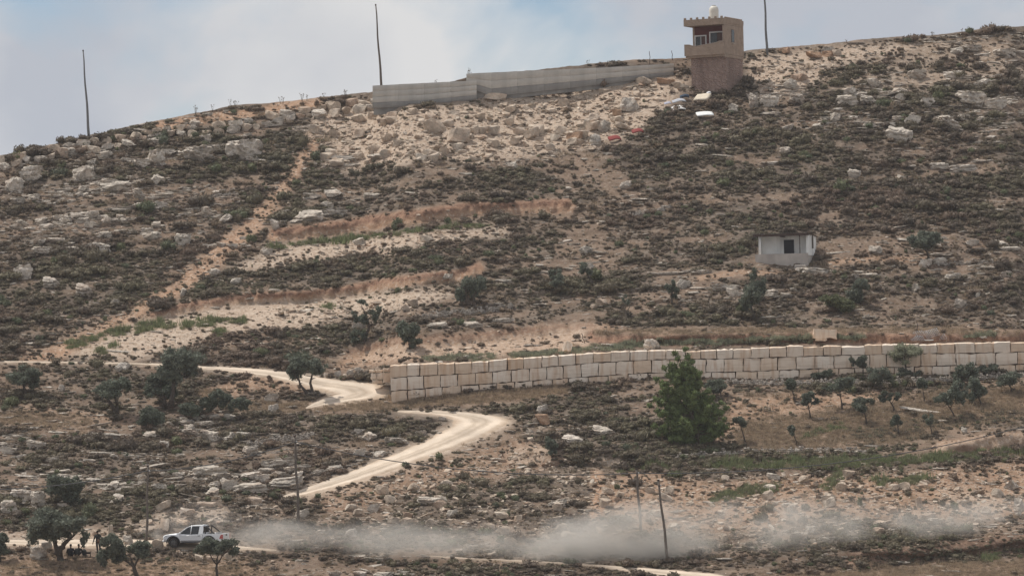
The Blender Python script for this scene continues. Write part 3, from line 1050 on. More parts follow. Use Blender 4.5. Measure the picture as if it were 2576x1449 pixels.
def proto_collection(name, meshes):
    c = bpy.data.collections.new(name)
    for k, me in enumerate(meshes):
        o = bpy.data.objects.new("%s_%02d" % (name, k), me)
        c.objects.link(o)
    return c


ROCKS_GREY = [rock_mesh("grey_rock", 100 + i, M['rock_grey'], 0.62 + 0.05 * i, 4, 11, 0.10, 1.0 + 0.12 * i) for i in range(6)]
ROCKS_PALE = [rock_mesh("pale_rock", 200 + i, M['rock_pale'], 0.68 + 0.05 * i, 2, 12, 0.0, 1.0 + 0.1 * i) for i in range(6)]
ROCKS_ORANGE = [rock_mesh("orange_rock", 250 + i, M['rock_orange'], 0.75, 2, 12) for i in range(2)]
LEDGES = [rock_mesh("grey_ledge", 300 + i, M['rock_grey'], 0.8, 4, 14, 0.30, 1.15) for i in range(9)]
BUSHES = [bush_mesh("bush", 400 + i, M['scrub'], 430, 0.08, 1.0, 0.75, 6) for i in range(7)]
GREENB = [bush_mesh("green_bush", 450 + i, M['scrub_green'], 430, 0.08, 0.8, 0.9, 6) for i in range(3)]
LOWB = [bush_mesh("low_bush", 480 + i, M['scrub_low'], 170, 0.11, 1.0, 0.6, 4) for i in range(5)]
TUFT_D = [tuft_mesh("dry_tuft", 500 + i, M['grass_dry'], 55, 0.55, 0.9, 0.03) for i in range(3)]
TUFT_G = [tuft_mesh("green_tuft", 510 + i, M['grass_green'], 70, 0.8, 0.9, 0.045) for i in range(3)]
TUFT_W = [tuft_mesh("weed_tuft", 520 + i, M['weed_grey'], 70, 0.6, 1.0, 0.045) for i in range(3)]

# ------------------------------------------------------------------ where they grow
below_sky = GV > (np.interp(GU, SKY_PTS[:, 0], SKY_PTS[:, 1]) + 5)
KEEP = []          # places kept free: (u, v, ru, rv)


def clearing(u, v, ru, rv):
    KEEP.append((u, v, ru, rv))


clearing(490, 1345, 95, 20); clearing(262, 1365, 20, 14); clearing(205, 1385, 45, 16); clearing(1975, 640, 80, 26)
clearing(1802, 175, 75, 62); clearing(1767, 250, 30, 8); clearing(1772, 292, 30, 9); clearing(1705, 260, 32, 20); clearing(1545, 353, 22, 9); clearing(1605, 335, 20, 8)
clearing(2076, 842, 34, 14); clearing(1426, 874, 16, 12)
free = np.ones(SHAPE)
for (a, b_, c, d) in KEEP:
    e = ((GU - a) / c) ** 2 + ((GV - b_) / d) ** 2
    free *= np.clip((e - 0.8) / 0.4, 0, 1)
free *= 1 - np.clip(blur(wallband, (1, 1)) * 1.5, 0, 1)
free *= 1 - np.clip(blur(cw, (1, 1)) * 1.5, 0, 1)
free *= np.clip(1 - 1.6 * W['road'], 0, 1) * below_sky
free *= 1 - 0.95 * np.clip(blur(stroke([(990, 1046), (1070, 1050), (1130, 1060), (1150, 1072)], 12, 4), (1, 1)) * 1.4, 0, 1)
bankface = blur(np.maximum.reduce([stroke([(p[0], p[1] + 3) for p in c], w_) for c, w_ in ((CUT_A, 16), (CUT_B, 14), (CUT_D, 13), (CUT_C, 16), (CUT_F, 14))]), (1, 1))
free *= 1 - 0.86 * np.clip(bankface, 0, 1)

bare = np.clip(np.maximum.reduce([W['soil'] * 0.9, W['pale'], W['red'] * 0.95, W['grass'] * 1.25]), 0, 1)
patch = BANDS
patch2 = BANDS2


def zone(pts, s=8):
    return poly(pts, s)


Z_ROCKY = np.maximum.reduce([
    zone([(-240, 400), (400, 310), (820, 260), (820, 400), (700, 480), (560, 600), (300, 680), (-240, 700)]) * 0.9,
    zone([(1880, 130), (2700, 60), (2700, 330), (2300, 360), (1950, 300)]) * 0.9,
    zone([(-240, 1050), (600, 1050), (980, 1080), (900, 1180), (700, 1250), (400, 1300), (-240, 1300)]) * 0.85,
    zone([(700, 430), (1000, 430), (980, 530), (800, 560), (680, 580)]) * 0.6,
    zone([(1650, 700), (2100, 670), (2576, 590), (2576, 740), (2100, 760), (1700, 780)]) * 0.55,
    zone([(850, 1390), (1300, 1400), (1300, 1460), (850, 1460)]) * 0.7])
Z_RUBBLE = np.maximum.reduce([
    zone([(790, 290), (930, 275), (1200, 262), (1400, 240), (1700, 200), (1735, 215), (1640, 310), (1500, 380), (1350, 400), (1100, 410), (830, 440), (760, 350)], 4),
    zone([(1890, 170), (2100, 150), (2080, 200), (1980, 245), (1890, 245)], 4) * 0.7,
    zone([(720, 655), (950, 600), (1280, 572), (1290, 590), (1000, 640)], 3) * 0.7,
    zone([(600, 800), (800, 755), (1100, 728), (1150, 740), (960, 785), (700, 815)], 3) * 0.7,
    zone([(780, 1270), (900, 1215), (1240, 1150), (1420, 1160), (1480, 1200), (1700, 1210), (1900, 1190), (2600, 1180), (2600, 1330), (2000, 1370), (1500, 1370), (1300, 1340), (900, 1330)], 6) * 0.8,
    zone([(380, 1310), (480, 1270), (700, 1245), (720, 1290), (560, 1330)], 3) * 0.8,
    zone([(500, 1395), (640, 1385), (800, 1400), (700, 1420), (520, 1415)], 3) * 0.6,
    zone([(1290, 1090), (1370, 1040), (1400, 1060), (1330, 1110)], 3), zone([(820, 930), (930, 915), (960, 930), (900, 950), (830, 945)], 3) * 0.8])
D_BUSH = free * (1 - bare) * np.clip(0.58 + 1.9 * patch + 0.9 * patch2, 0.035, 1) * (1 - 0.75 * Z_RUBBLE)
ROCKBAND = np.clip(0.15 + 2.2 * fbm(GU / 130, (GV + TILT) / 22, 3.3, 3, 231), 0, 1) * Z_ROCKY
D_BUSH *= 1 - 0.75 * ROCKBAND
D_BUSH = np.maximum(D_BUSH, 1.5 * SCRUBBY * free)
D_BUSH = np.maximum(D_BUSH, 0.06 * free * np.maximum(W['soil'], W['pale']) * (1 - W['grass']))
D_GREY = free * (1 - 0.5 * bare) * (0.07 * np.clip(1 - 2 * patch, 0, 2) + 1.3 * ROCKBAND)
D_PALE = free * np.clip(Z_RUBBLE * (0.9 + 0.8 * patch2) + 0.25 * W['pale'] + 0.12 * W['soil'] * (1 - W['grass']), 0, 1) * (1 - 0.85 * FIELD_SOIL)


def scatter(dens, n, seed):
    """n ground positions drawn from a density raster"""
    r = np.random.default_rng(seed)
    p = np.clip(dens, 0, None)
    p[(GV > 1500)] *= 0.4
    p = p.reshape(-1)
    k = r.choice(p.size, n, p=p / p.sum())
    j, i = np.unravel_index(k, SHAPE)
    u = RU[i] + r.uniform(-0.5, 0.5, n) * RS
    v = RV[j] + r.uniform(-0.5, 0.5, n) * RS
    ok = v > skyrow(u) + 2
    return u[ok], v[ok], r


def instancer(name, coll, P, scl, rot, idx, label, cat):
    """one object of kind stuff: copies of the shapes in coll on the given points"""
    me = bpy.data.meshes.new(name)
    n = len(P)
    me.vertices.add(n)
    me.vertices.foreach_set("co", np.asarray(P, np.float32).reshape(-1))
    for nm, typ, key, dat in (("scl", 'FLOAT_VECTOR', "vector", scl), ("rot", 'FLOAT_VECTOR', "vector", rot)):
        a = me.attributes.new(nm, typ, 'POINT')
        a.data.foreach_set(key, np.asarray(dat, np.float32).reshape(-1))
    a = me.attributes.new("pick", 'INT', 'POINT')
    a.data.foreach_set("value", np.asarray(idx, np.int32))
    me.update()
    o = obj(name, me)
    ng = bpy.data.node_groups.new(name + "_nodes", 'GeometryNodeTree')
    ng.interface.new_socket("Geometry", in_out='INPUT', socket_type='NodeSocketGeometry')
    ng.interface.new_socket("Geometry", in_out='OUTPUT', socket_type='NodeSocketGeometry')
    N, L = ng.nodes.new, ng.links.new
    gi, go = N("NodeGroupInput"), N("NodeGroupOutput")
    ci = N("GeometryNodeCollectionInfo")
    ci.inputs["Collection"].default_value = coll
    ci.inputs["Separate Children"].default_value = True
    ci.inputs["Reset Children"].default_value = True
    ip = N("GeometryNodeInstanceOnPoints")
    ip.inputs["Pick Instance"].default_value = True

    def attr(nm, t):
        x = N("GeometryNodeInputNamedAttribute")
        x.data_type = t
        x.inputs["Name"].default_value = nm
        return x.outputs["Attribute"]
    L(gi.outputs[0], ip.inputs["Points"])
    L(ci.outputs[0], ip.inputs["Instance"])
    L(attr("pick", 'INT'), ip.inputs["Instance Index"])
    er = N("FunctionNodeEulerToRotation")
    L(attr("rot", 'FLOAT_VECTOR'), er.inputs[0])
    L(er.outputs[0], ip.inputs["Rotation"])
    L(attr("scl", 'FLOAT_VECTOR'), ip.inputs["Scale"])
    L(ip.outputs["Instances"], go.inputs[0])
    md = o.modifiers.new("scatter", 'NODES')
    md.node_group = ng
    tag(o, label, cat, kind="stuff")
    return o


def rots(r, n, tilt=0.25):
    return np.stack([r.normal(0, tilt, n), r.normal(0, tilt, n), r.uniform(0, 6.283, n)], 1)


# places by which a thing on the hillside can be pointed out
PLACES = [(250, 440, "on the rocky upper left slope"), (520, 380, "under the ridge's boulder row"), (1250, 330, "in rubble under the concrete wall"),
          (2000, 240, "on the slope right of the tower"), (2400, 220, "on the rocky upper right hillside"), (250, 620, "left of the bare diagonal track"),
          (900, 490, "above the upper red bank"), (900, 640, "between the two red banks"), (1500, 480, "on the scrub slope under the tower"),
          (2300, 450, "on the scrub above the white shed"), (1950, 620, "beside the white shed"), (2350, 720, "on the slope right of the shed"),
          (1300, 680, "right of the lower red bank"), (1600, 720, "among bare trees left of the shed"), (350, 740, "at the foot of the left slope"),
          (700, 870, "above the upper dirt road"), (1250, 860, "on bare earth behind the block wall"), (2100, 820, "on the bank behind the block wall"),
          (200, 1010, "among the upper left olives"), (700, 1010, "below the upper road bend"), (400, 1150, "on the rocks left of the hairpin"),
          (900, 1120, "inside the road's hairpin"), (1400, 1040, "between hairpin and block wall"), (1600, 1080, "left of the tall pine"),
          (2200, 960, "under the block wall by young olives"), (2250, 1120, "along the olive plot's lower edge"), (1000, 1280, "on rubble below the hairpin"),
          (1500, 1250, "on bare slope left of two poles"), (2200, 1240, "on stony slope below the green strip"), (2300, 1370, "on the lower right bank"),
          (1650, 1400, "in front of the dust cloud"), (1000, 1400, "on the slope below thin dust"), (520, 1300, "on rubble above the white pickup"),
          (150, 1300, "around the lower left olives"), (400, 1420, "in the field below the pickup")]


def place_of(u, v):
    return min(PLACES, key=lambda p: (p[0] - u) ** 2 + ((p[1] - v) * 1.6) ** 2)[2]


def size_word(s, a, b):
    return "large" if s > b else ("mid-sized" if s > a else "small")


def put_rock(name, meshes, u, v, w, h, kind, colour, r, cat, tilt=0.06, dy=None):
    """a single rock of w x h grid units standing on the ground at (u, v = its middle)"""
    k = mpp(u, v + h * 0.5)
    me = meshes[r.integers(len(meshes))]
    o = obj(name, me)
    p = S(u, v + h * 0.42)
    lo = np.array([x[:] for x in me.vertices_co]) if False else None
    ex, ez = ROCK_EXT[me.name]
    sx, sz = w * k / 2 / ex, h * k / 2 / ez
    o.scale = (sx, dy or min(max(sz * 1.5, sx * 0.55), sx * 1.1), sz)
    o.rotation_euler = (r.normal(0, 0.1), -0.05 + r.normal(0, tilt), r.choice([0, math.pi]) + r.normal(0, 0.2))
    o.location = p + Vector((0, 0.12 * w * k, sz * ez * 0.72))
    pl = place_of(u, v)
    sz_w = size_word(max(w, h * 1.4), 24, 45)
    tag(o, "%s %s %s %s" % (sz_w, colour, kind, pl), cat, "%s %s" % (kind.split()[-1] + "s", pl))
    return o


ROCK_EXT = {}
for me in ROCKS_GREY + ROCKS_PALE + ROCKS_ORANGE + LEDGES:
    c = np.empty(len(me.vertices) * 3, np.float32)
    me.vertices.foreach_get("co", c)
    c = c.reshape(-1, 3)
    ROCK_EXT[me.name] = (np.abs(c[:, 0]).max(), (c[:, 2].max() - c[:, 2].min()) / 2)

rr = np.random.default_rng(77)
LEDGE_SPOTS = """393 397 60 40;493 387 90 35;607 377 110 50;513 350 45 22;77 440 60 40;37 463 60 40;217 433 80 38;293 467 100 22;390 357 60 25;180 380 50 20;227 410 45 20;353 410 60 20
283 529 150 16;380 517 110 13;200 540 90 14;47 505 50 18;83 497 35 18;347 487 40 22;113 630 70 20;173 628 60 12;243 622 75 28;460 602 45 30;520 532 35 22;773 545 100 25;833 535 80 22;693 565 28 28;57 685 55 35;130 709 45 25;213 729 45 30;383 592 60 20;393 565 25 15;313 555 20 12;290 762 30 18
2304 187 55 22;2394 187 65 18;2127 253 60 28;2184 250 40 22;2267 230 35 18;2337 257 45 20;2450 247 90 35;2507 260 60 30;2514 270 40 13;2264 340 70 38;2384 310 90 30;2430 297 40 18;2007 247 40 28;2450 122 60 20;2404 128 40 18;2524 132 70 18;2360 417 60 16;2417 423 80 20;2150 437 35 22;2110 463 20 18;1897 253 25 35;1844 272 30 25;1934 253 55 30
90 1118 60 22;133 1155 50 14;273 1098 120 18;280 1120 50 12;383 1092 50 14;530 1095 60 28;520 1068 80 16;583 1048 40 12;477 1088 70 14;413 1118 25 20;520 1185 100 26;553 1198 60 16;627 1198 60 18;700 1165 90 25;713 1212 100 26;627 1228 120 25;93 1255 45 40;53 1245 55 30;20 1275 50 35;537 1218 35 16;403 1225 45 16;757 1175 50 15
999 1108 80 18;902 1085 25 14;1059 1088 28 12;1112 1052 25 12;1519 1082 60 18;1446 1105 60 18;1626 1065 65 12;1559 1098 35 12;1086 1258 75 18;1399 1265 55 18;909 1443 45 16;959 1445 60 14;840 1444 40 14;1017 1440 40 12
1950 699 70 14;2050 682 110 20;1817 722 90 18;1767 685 60 10;2350 640 150 9;2467 689 70 6;2434 712 80 6;2150 695 25 12;2517 612 50 14;2540 625 60 10;942 492 55 14;1099 818 55 14;1180 817 90 13;1260 806 70 10;860 400 90 16;960 392 110 12;890 415 80 10;2350 1312 45 18;2017 1348 60 25;2070 1358 65 22;2564 1275 30 40"""
for s_ in LEDGE_SPOTS.replace("\n", ";").split(";"):
    a = [float(x) for x in s_.split()]
    put_rock("rock_ledge", LEDGES, a[0], a[1], a[2] * 1.05, a[3] * 1.15, "limestone ledge", "grey", rr, "rock", 0.04)

# broken beds of rock that run along the slope
beds = 0
ub_, vb_, rbd = scatter(ROCKBAND ** 2 * free, 60, 399)
for u, v in zip(ub_, vb_):
    if beds > 165:
        break
    x = u
    for k_ in range(rbd.integers(2, 6)):
        w = rbd.uniform(16, 52); h_ = w * rbd.uniform(0.26, 0.42)
        vv = v - (x - u) * 0.09 + rbd.normal(0, 2)
        if 0 < x < 2570 and skyrow(x) + 12 < vv < 1440 and samp(free, np.array([x]), np.array([vv]))[0] > 0.5:
            put_rock("rock_ledge", LEDGES, x, vv, w, h_, "limestone ledge", "grey", rbd, "rock", 0.05)
            beds += 1
        x += w * rbd.uniform(0.75, 1.2)

BOULDER_SPOTS = """959 280 18 22 p;935 290 30 20 p;982 290 35 18 p;1082 293 26 18 p;1089 317 55 40 p;1149 338 60 38 p;1239 242 65 18 p;1292 234 32 16 p;1326 229 30 14 p;1619 203 45 18 p;1669 204 55 16 o;1702 214 25 16 p;1586 262 45 38 g;1549 284 30 20 o;1492 293 35 16 p;1519 317 35 30 g;1476 310 25 25 p;1339 337 40 25 p;1192 327 30 22 p;1239 327 35 25 p;1452 343 50 25 o;1459 356 40 14 p;1499 350 35 28 g;1386 370 30 18 p;1296 355 25 20 p;1192 400 28 14 p;1977 128 32 16 o;2050 138 45 16 o;2080 134 40 15 o;2107 133 28 18 p
470 1288 42 15 p;413 1272 40 20 p;370 1312 45 14 p;277 1330 15 22 p;240 1340 22 15 p;400 1368 38 30 p;323 1357 28 26 g;97 1388 44 34 g;117 1372 30 20 g;447 1388 12 10 p;500 1402 25 16 p;633 1258 50 20 p;520 1268 50 14 p;455 1392 14 10 p;530 1405 24 15 p;575 1400 26 18 p;258 1341 14 9 p;340 1322 22 10 p;316 1328 16 10 p
1362 1028 32 20 g;1366 1052 40 26 o;1349 1060 20 20 p;1082 1312 25 18 p;992 1308 35 20 p;1302 1302 22 16 p;1286 1362 45 22 p;1639 1232 30 16 p;1682 1232 30 18 p;1559 1242 22 12 p;1827 1202 25 16 p;2020 1205 35 18 p;1990 1278 28 20 p;2310 1262 18 26 p;1820 1352 20 20 p;2464 1308 20 10 p;2517 1305 30 12 p;2427 1082 18 16 g;2007 1132 16 9 g;2154 1128 12 12 g
1256 655 22 10 g;1516 762 38 18 p;1492 772 28 14 p;1559 802 25 14 p;1336 679 18 8 p;1022 775 22 18 p;2460 742 12 14 g;460 735 18 22 g;155 975 18 18 g;820 945 16 12 g;806 943 14 12 g;850 940 18 14 g;880 936 20 12 g;900 930 18 12 g"""
for s_ in BOULDER_SPOTS.replace("\n", ";").split(";"):
    a = s_.split()
    k_ = a[4]
    put_rock("boulder", {'p': ROCKS_PALE, 'g': ROCKS_GREY, 'o': ROCKS_ORANGE}[k_], float(a[0]), float(a[1]), float(a[2]) * 1.05, float(a[3]) * 1.1,
             "boulder", {'p': "pale cream", 'g': "weathered grey", 'o': "orange stained"}[k_], rr, "boulder", 0.15)
N_B = len(BOULDER_SPOTS.replace("\n", ";").split(";"))

# the row of boulders that holds up the ridge on the left
RIDGE_ROW = [(0, 402), (60, 388), (120, 376), (200, 360), (260, 353), (330, 340), (400, 326), (450, 321), (500, 322), (560, 315), (620, 303), (690, 290), (740, 280), (800, 272), (860, 264), (925, 258)]
for row, off, sz0 in ((0, 0, 27), (1, 15, 25)):
    u = -20.0 + row * 12
    n_ = 0
    while u < 935:
        w_ = sz0 * rr.uniform(0.7, 1.5)
        if not (430 < u < 640 and row == 0 and rr.random() < 0.25):
            o = put_rock("boulder", ROCKS_GREY if rr.random() < 0.45 else ROCKS_PALE, u + w_ / 2, line_at(RIDGE_ROW, u) + off + rr.normal(0, 2), w_ * 1.12, w_ * rr.uniform(0.55, 0.8),
                         "boulder", "weathered", rr, "boulder", 0.12)
            sec = ["at the ridge row's left end", "in the ridge row near the leftmost pole", "midway along the ridge row",
                   "in the ridge row below orange earth", "in the ridge row near the concrete wall"][min(4, int(max(u, 0) / 190))]
            tag(o, "weathered boulder %s, %s course" % (sec, ("upper", "lower")[row]), "boulder", "boulder row " + sec)
            N_B += 1
        u += w_

# many more stones: the largest as single boulders, the rest as one spread of stones
ug, vg, rg = scatter(D_GREY, 9500, 301)
sg = 4.0 + rg.exponential(4.5, len(ug)); sg = np.minimum(sg, 34)
up, vp, rp_ = scatter(D_PALE, 8500, 302)
sp = 3.6 + rp_.exponential(4.2, len(up)) * (0.6 + 0.8 * samp(Z_RUBBLE, up, vp)); sp = np.minimum(sp, 30)
allb = sorted([(s, 'g', i) for i, s in enumerate(sg)] + [(s, 'p', i) for i, s in enumerate(sp)], reverse=True)
used_g, used_p = set(), set()
for s, kd, i in allb:
    if N_B >= 296:
        break
    u, v = (ug[i], vg[i]) if kd == 'g' else (up[i], vp[i])
    if not (5 < u < 2570 and v < 1440):
        continue
    (used_g if kd == 'g' else used_p).add(i)
    put_rock("boulder", ROCKS_GREY if kd == 'g' else ROCKS_PALE, u, v, s * 1.3, s * rr.uniform(0.6, 0.9), "boulder", "weathered grey" if kd == 'g' else "pale cream", rr, "boulder", 0.2)
    N_B += 1


def spread_rocks(name, coll, u, v, s, used, r, label, squash=0.7, bed=False, nk=6):
    keep = np.array([i not in used for i in range(len(u))])
    u, v, s = u[keep], v[keep], s[keep]
    n = len(u)
    P = surf(u, v)
    k = samp(DEP, u, v) / FOC
    h = s * k / 2
    P[:, 2] += h * 0.12
    sc = np.stack([h * r.uniform(0.9, 1.5, n), h * r.uniform(0.9, 1.4, n), h * r.uniform(squash * 0.7, squash * 1.4, n)], 1)
    ro = rots(r, n, 0.25)
    if bed:
        sc[:, 0] *= 0.8 + r.gamma(1.5, 0.6, n); sc[:, 2] *= 0.8
        ro[:, 2] = r.choice([0, math.pi], n) + r.normal(0, 0.25, n); ro[:, 1] = -0.06 + r.normal(0, 0.06, n); ro[:, 0] *= 0.4
    instancer(name, coll, P, sc, ro, r.integers(0, nk, n), label, "stones")


C_GREY = proto_collection("grey_stone_shape", ROCKS_GREY + LEDGES)
C_PALE = proto_collection("pale_stone_shape", ROCKS_PALE)
spread_rocks("grey_stones", C_GREY, ug, vg, sg, used_g, rg, "weathered grey stones strewn between the scrub", bed=True, nk=15)
spread_rocks("pale_rubble", C_PALE, up, vp, sp, used_p, rp_, "pale cream rubble spilling down the slopes")
us, vs_, rs_ = scatter(np.clip(D_PALE * 1.0 + 0.22 * free * (1 - W['grass']), 0, 1), 15000, 303)
spread_rocks("small_stones", C_PALE, us, vs_, 2.2 + rs_.exponential(1.6, len(us)), set(), rs_, "small pale stones lying all over the hillside")

# bushes that stand out one by one
BUSH_SPOTS = '''430 303 40 14;640 272 60 16;590 280 30 12;1510 161 40 10;1560 157 40 10;765 350 42 50;644 495 62 40;594 545 46 36;463 560 80 30;535 595 56 36;632 598 40 32;603 624 22 20;587 635 22 16;680 558 16 18;747 510 36 25;477 630 62 34
2090 248 40 30;1790 370 32 34;2007 352 82 36;1970 402 36 30;2017 388 42 26;1837 410 46 22;2360 240 40 44;2104 203 56 30;2074 217 26 22;2544 180 52 36;1884 195 46 46;2384 207 100 22
1122 1222 76 28;1346 1200 50 30;1272 1218 32 24;1342 1248 120 28;1449 1262 66 30;1159 1262 36 26;1276 1294 34 26;1166 1334 62 24;1219 1334 52 26;1302 1345 52 42;1259 1354 46 26;1049 1328 60 28;1452 1205 36 28;1599 1205 56 42;1552 1222 22 18;889 1310 56 26;972 1338 60 26;1139 1026 46 18;1616 1152 42 32;1669 1160 46 26
1907 1148 56 42;2400 1194 42 26;1917 1295 52 42;1934 1272 52 28;2024 1302 28 26;2027 1270 32 30;2404 1270 32 24;2367 1263 28 22;2437 1260 28 22;2164 1260 28 32;2040 1434 56 28;1984 1430 32 18;2090 1430 42 28;2124 1420 26 28;2050 1390 46 24;2150 1230 52 16;2284 1238 32 20'''
rh = np.random.default_rng(313)
for s_ in BUSH_SPOTS.replace("\n", ";").split(";"):
    u, v, w_, h_ = [float(x) for x in s_.split()]
    k = mpp(u, v + h_ * 0.3)
    green = rh.random() < 0.25
    o = obj("scrub_bush", (GREENB if green else BUSHES)[rh.integers(3 if green else 7)])
    o.location = S(u, v + h_ * 0.35) - Vector((0, 0, 0.1 * h_ * k))
    o.scale = (w_ * k / 2 * 1.05, (w_ + h_) / 2 * k / 2, h_ * k / 2 * 2.0)
    o.rotation_euler = (0, 0, rh.choice([0, math.pi]) + rh.normal(0, 0.2))
    pl = place_of(u, v)
    tag(o, "%s %s bush %s" % (size_word(w_, 40, 60), "leafy green" if green else "dark thorny", pl), "bush", "bushes " + pl)

# scrub
ub, vb, rb = scatter(D_BUSH, 24000, 311)
sb = 7.0 + rb.gamma(1.0, 10.0, len(ub)) * np.clip(0.85 + 1.1 * samp(patch, ub, vb), 0.4, 1.8); sb = np.clip(sb, 6.5, 75)
sb = np.where(samp(bare, ub, vb) > 0.5, np.minimum(sb, 15), sb)
gr = (rb.random(len(ub)) < np.where(vb > 1100, 0.10, 0.06))
order = np.argsort(-sb)
used_b = set()
for i in order:
    if len(used_b) >= 225:
        break
    u, v = ub[i], vb[i]
    if not (5 < u < 2570 and v < 1442):
        continue
    used_b.add(int(i))
    k = mpp(u, v)
    o = obj("scrub_bush", (GREENB if gr[i] else BUSHES)[rb.integers(3 if gr[i] else 7)])
    w_ = sb[i] * k / 2 * 1.15
    o.location = S(u, v) - Vector((0, 0, 0.12 * w_))
    o.scale = (w_ * rb.uniform(0.9, 1.3), w_, w_ * rb.uniform(0.75, 1.2))
    o.rotation_euler = (0, 0, rb.uniform(0, 6.28))
    pl = place_of(u, v)
    tag(o, "%s %s bush %s" % (size_word(sb[i], 42, 55), "leafy green" if gr[i] else "dark thorny", pl), "bush", "bushes " + pl)
keep = np.array([i not in used_b for i in range(len(ub))])
n = keep.sum()
P = surf(ub[keep], vb[keep]); k = samp(DEP, ub[keep], vb[keep]) / FOC
h = sb[keep] * k / 2 * 1.15
P[:, 2] -= 0.12 * h
C_BUSH = proto_collection("scrub_shape", BUSHES + GREENB)
idx = np.where(gr[keep], 7 + rb.integers(0, 3, n), rb.integers(0, 7, n))
instancer("thorny_scrub", C_BUSH, P, np.stack([h * rb.uniform(0.9, 1.4, n), h, h * rb.uniform(0.8, 1.3, n)], 1), rots(rb, n, 0.05), idx,
          "dark thorny scrub covering the hillside", "scrub")
# low cover between the bushes
ul, vl, rl = scatter(np.clip(free * (1 - bare * 0.92) * (0.6 + 0.8 * patch2 + 0.6 * patch), 0.02, 1) * free * (1 - 0.7 * Z_RUBBLE), 36000, 321)
n = len(ul); P = surf(ul, vl); h = (6.0 + rl.exponential(4.0, n)) * samp(DEP, ul, vl) / FOC / 2 * 1.3
instancer("low_scrub", proto_collection("low_scrub_shape", LOWB), P, np.stack([h * 1.25, h, h * rl.uniform(0.7, 1.2, n)], 1), rots(rl, n, 0.05), rl.integers(0, 5, n),
          "low dry scrub between the bushes", "scrub")
# grass
ud, vd, rd = scatter(free * np.clip(W['grass'] + 0.10 * (1 - bare) + 0.05 * W['soil'], 0, 1), 24000, 331)
n = len(ud); P = surf(ud, vd); h = (5 + rd.exponential(2.5, n)) * samp(DEP, ud, vd) / FOC
instancer("dry_grass", proto_collection("dry_grass_shape", TUFT_D), P, np.stack([h * 1.3, h * 1.3, h * rd.uniform(0.7, 1.3, n)], 1), rots(rd, n, 0.06), rd.integers(0, 3, n),
          "dry straw-brown grass on the terraces", "grass")
uf, vf, rf_ = scatter(free * np.clip(W['grass'] - 0.35, 0, 1), 15000, 336)
n = len(uf); P = surf(uf, vf); h = (4.5 + rf_.exponential(2.0, n)) * samp(DEP, uf, vf) / FOC
instancer("field_grass", proto_collection("field_grass_shape", TUFT_D), P, np.stack([h * 1.5, h * 1.5, h * rf_.uniform(0.7, 1.3, n)], 1), rots(rf_, n, 0.06), rf_.integers(0, 3, n),
          "thin dry grass on the olive plot and the lower fields", "grass")
uq, vq, rq = scatter(np.clip(W['green'], 0, 1) * np.clip(1 - W['road'], 0, 1), 1500, 341)
n = len(uq); P = surf(uq, vq); h = (7 + rq.exponential(4, n)) * samp(DEP, uq, vq) / FOC
instancer("green_grass", proto_collection("green_grass_shape", TUFT_G), P, np.stack([h, h, h * rq.uniform(0.7, 1.2, n)], 1), rots(rq, n, 0.06), rq.integers(0, 3, n),
          "green reedy grass in strips along the terraces", "grass")
uw, vw_, rw = scatter(W['weed'] * (1 - wallband), 900, 351)
n = len(uw); P = surf(uw, vw_); h = (6 + rw.exponential(3, n)) * samp(DEP, uw, vw_) / FOC
instancer("grey_weeds", proto_collection("weed_shape", TUFT_W), P, np.stack([h, h, h], 1), rots(rw, n, 0.06), rw.integers(0, 3, n),
          "grey-green weeds growing along the top of the block wall", "weeds")

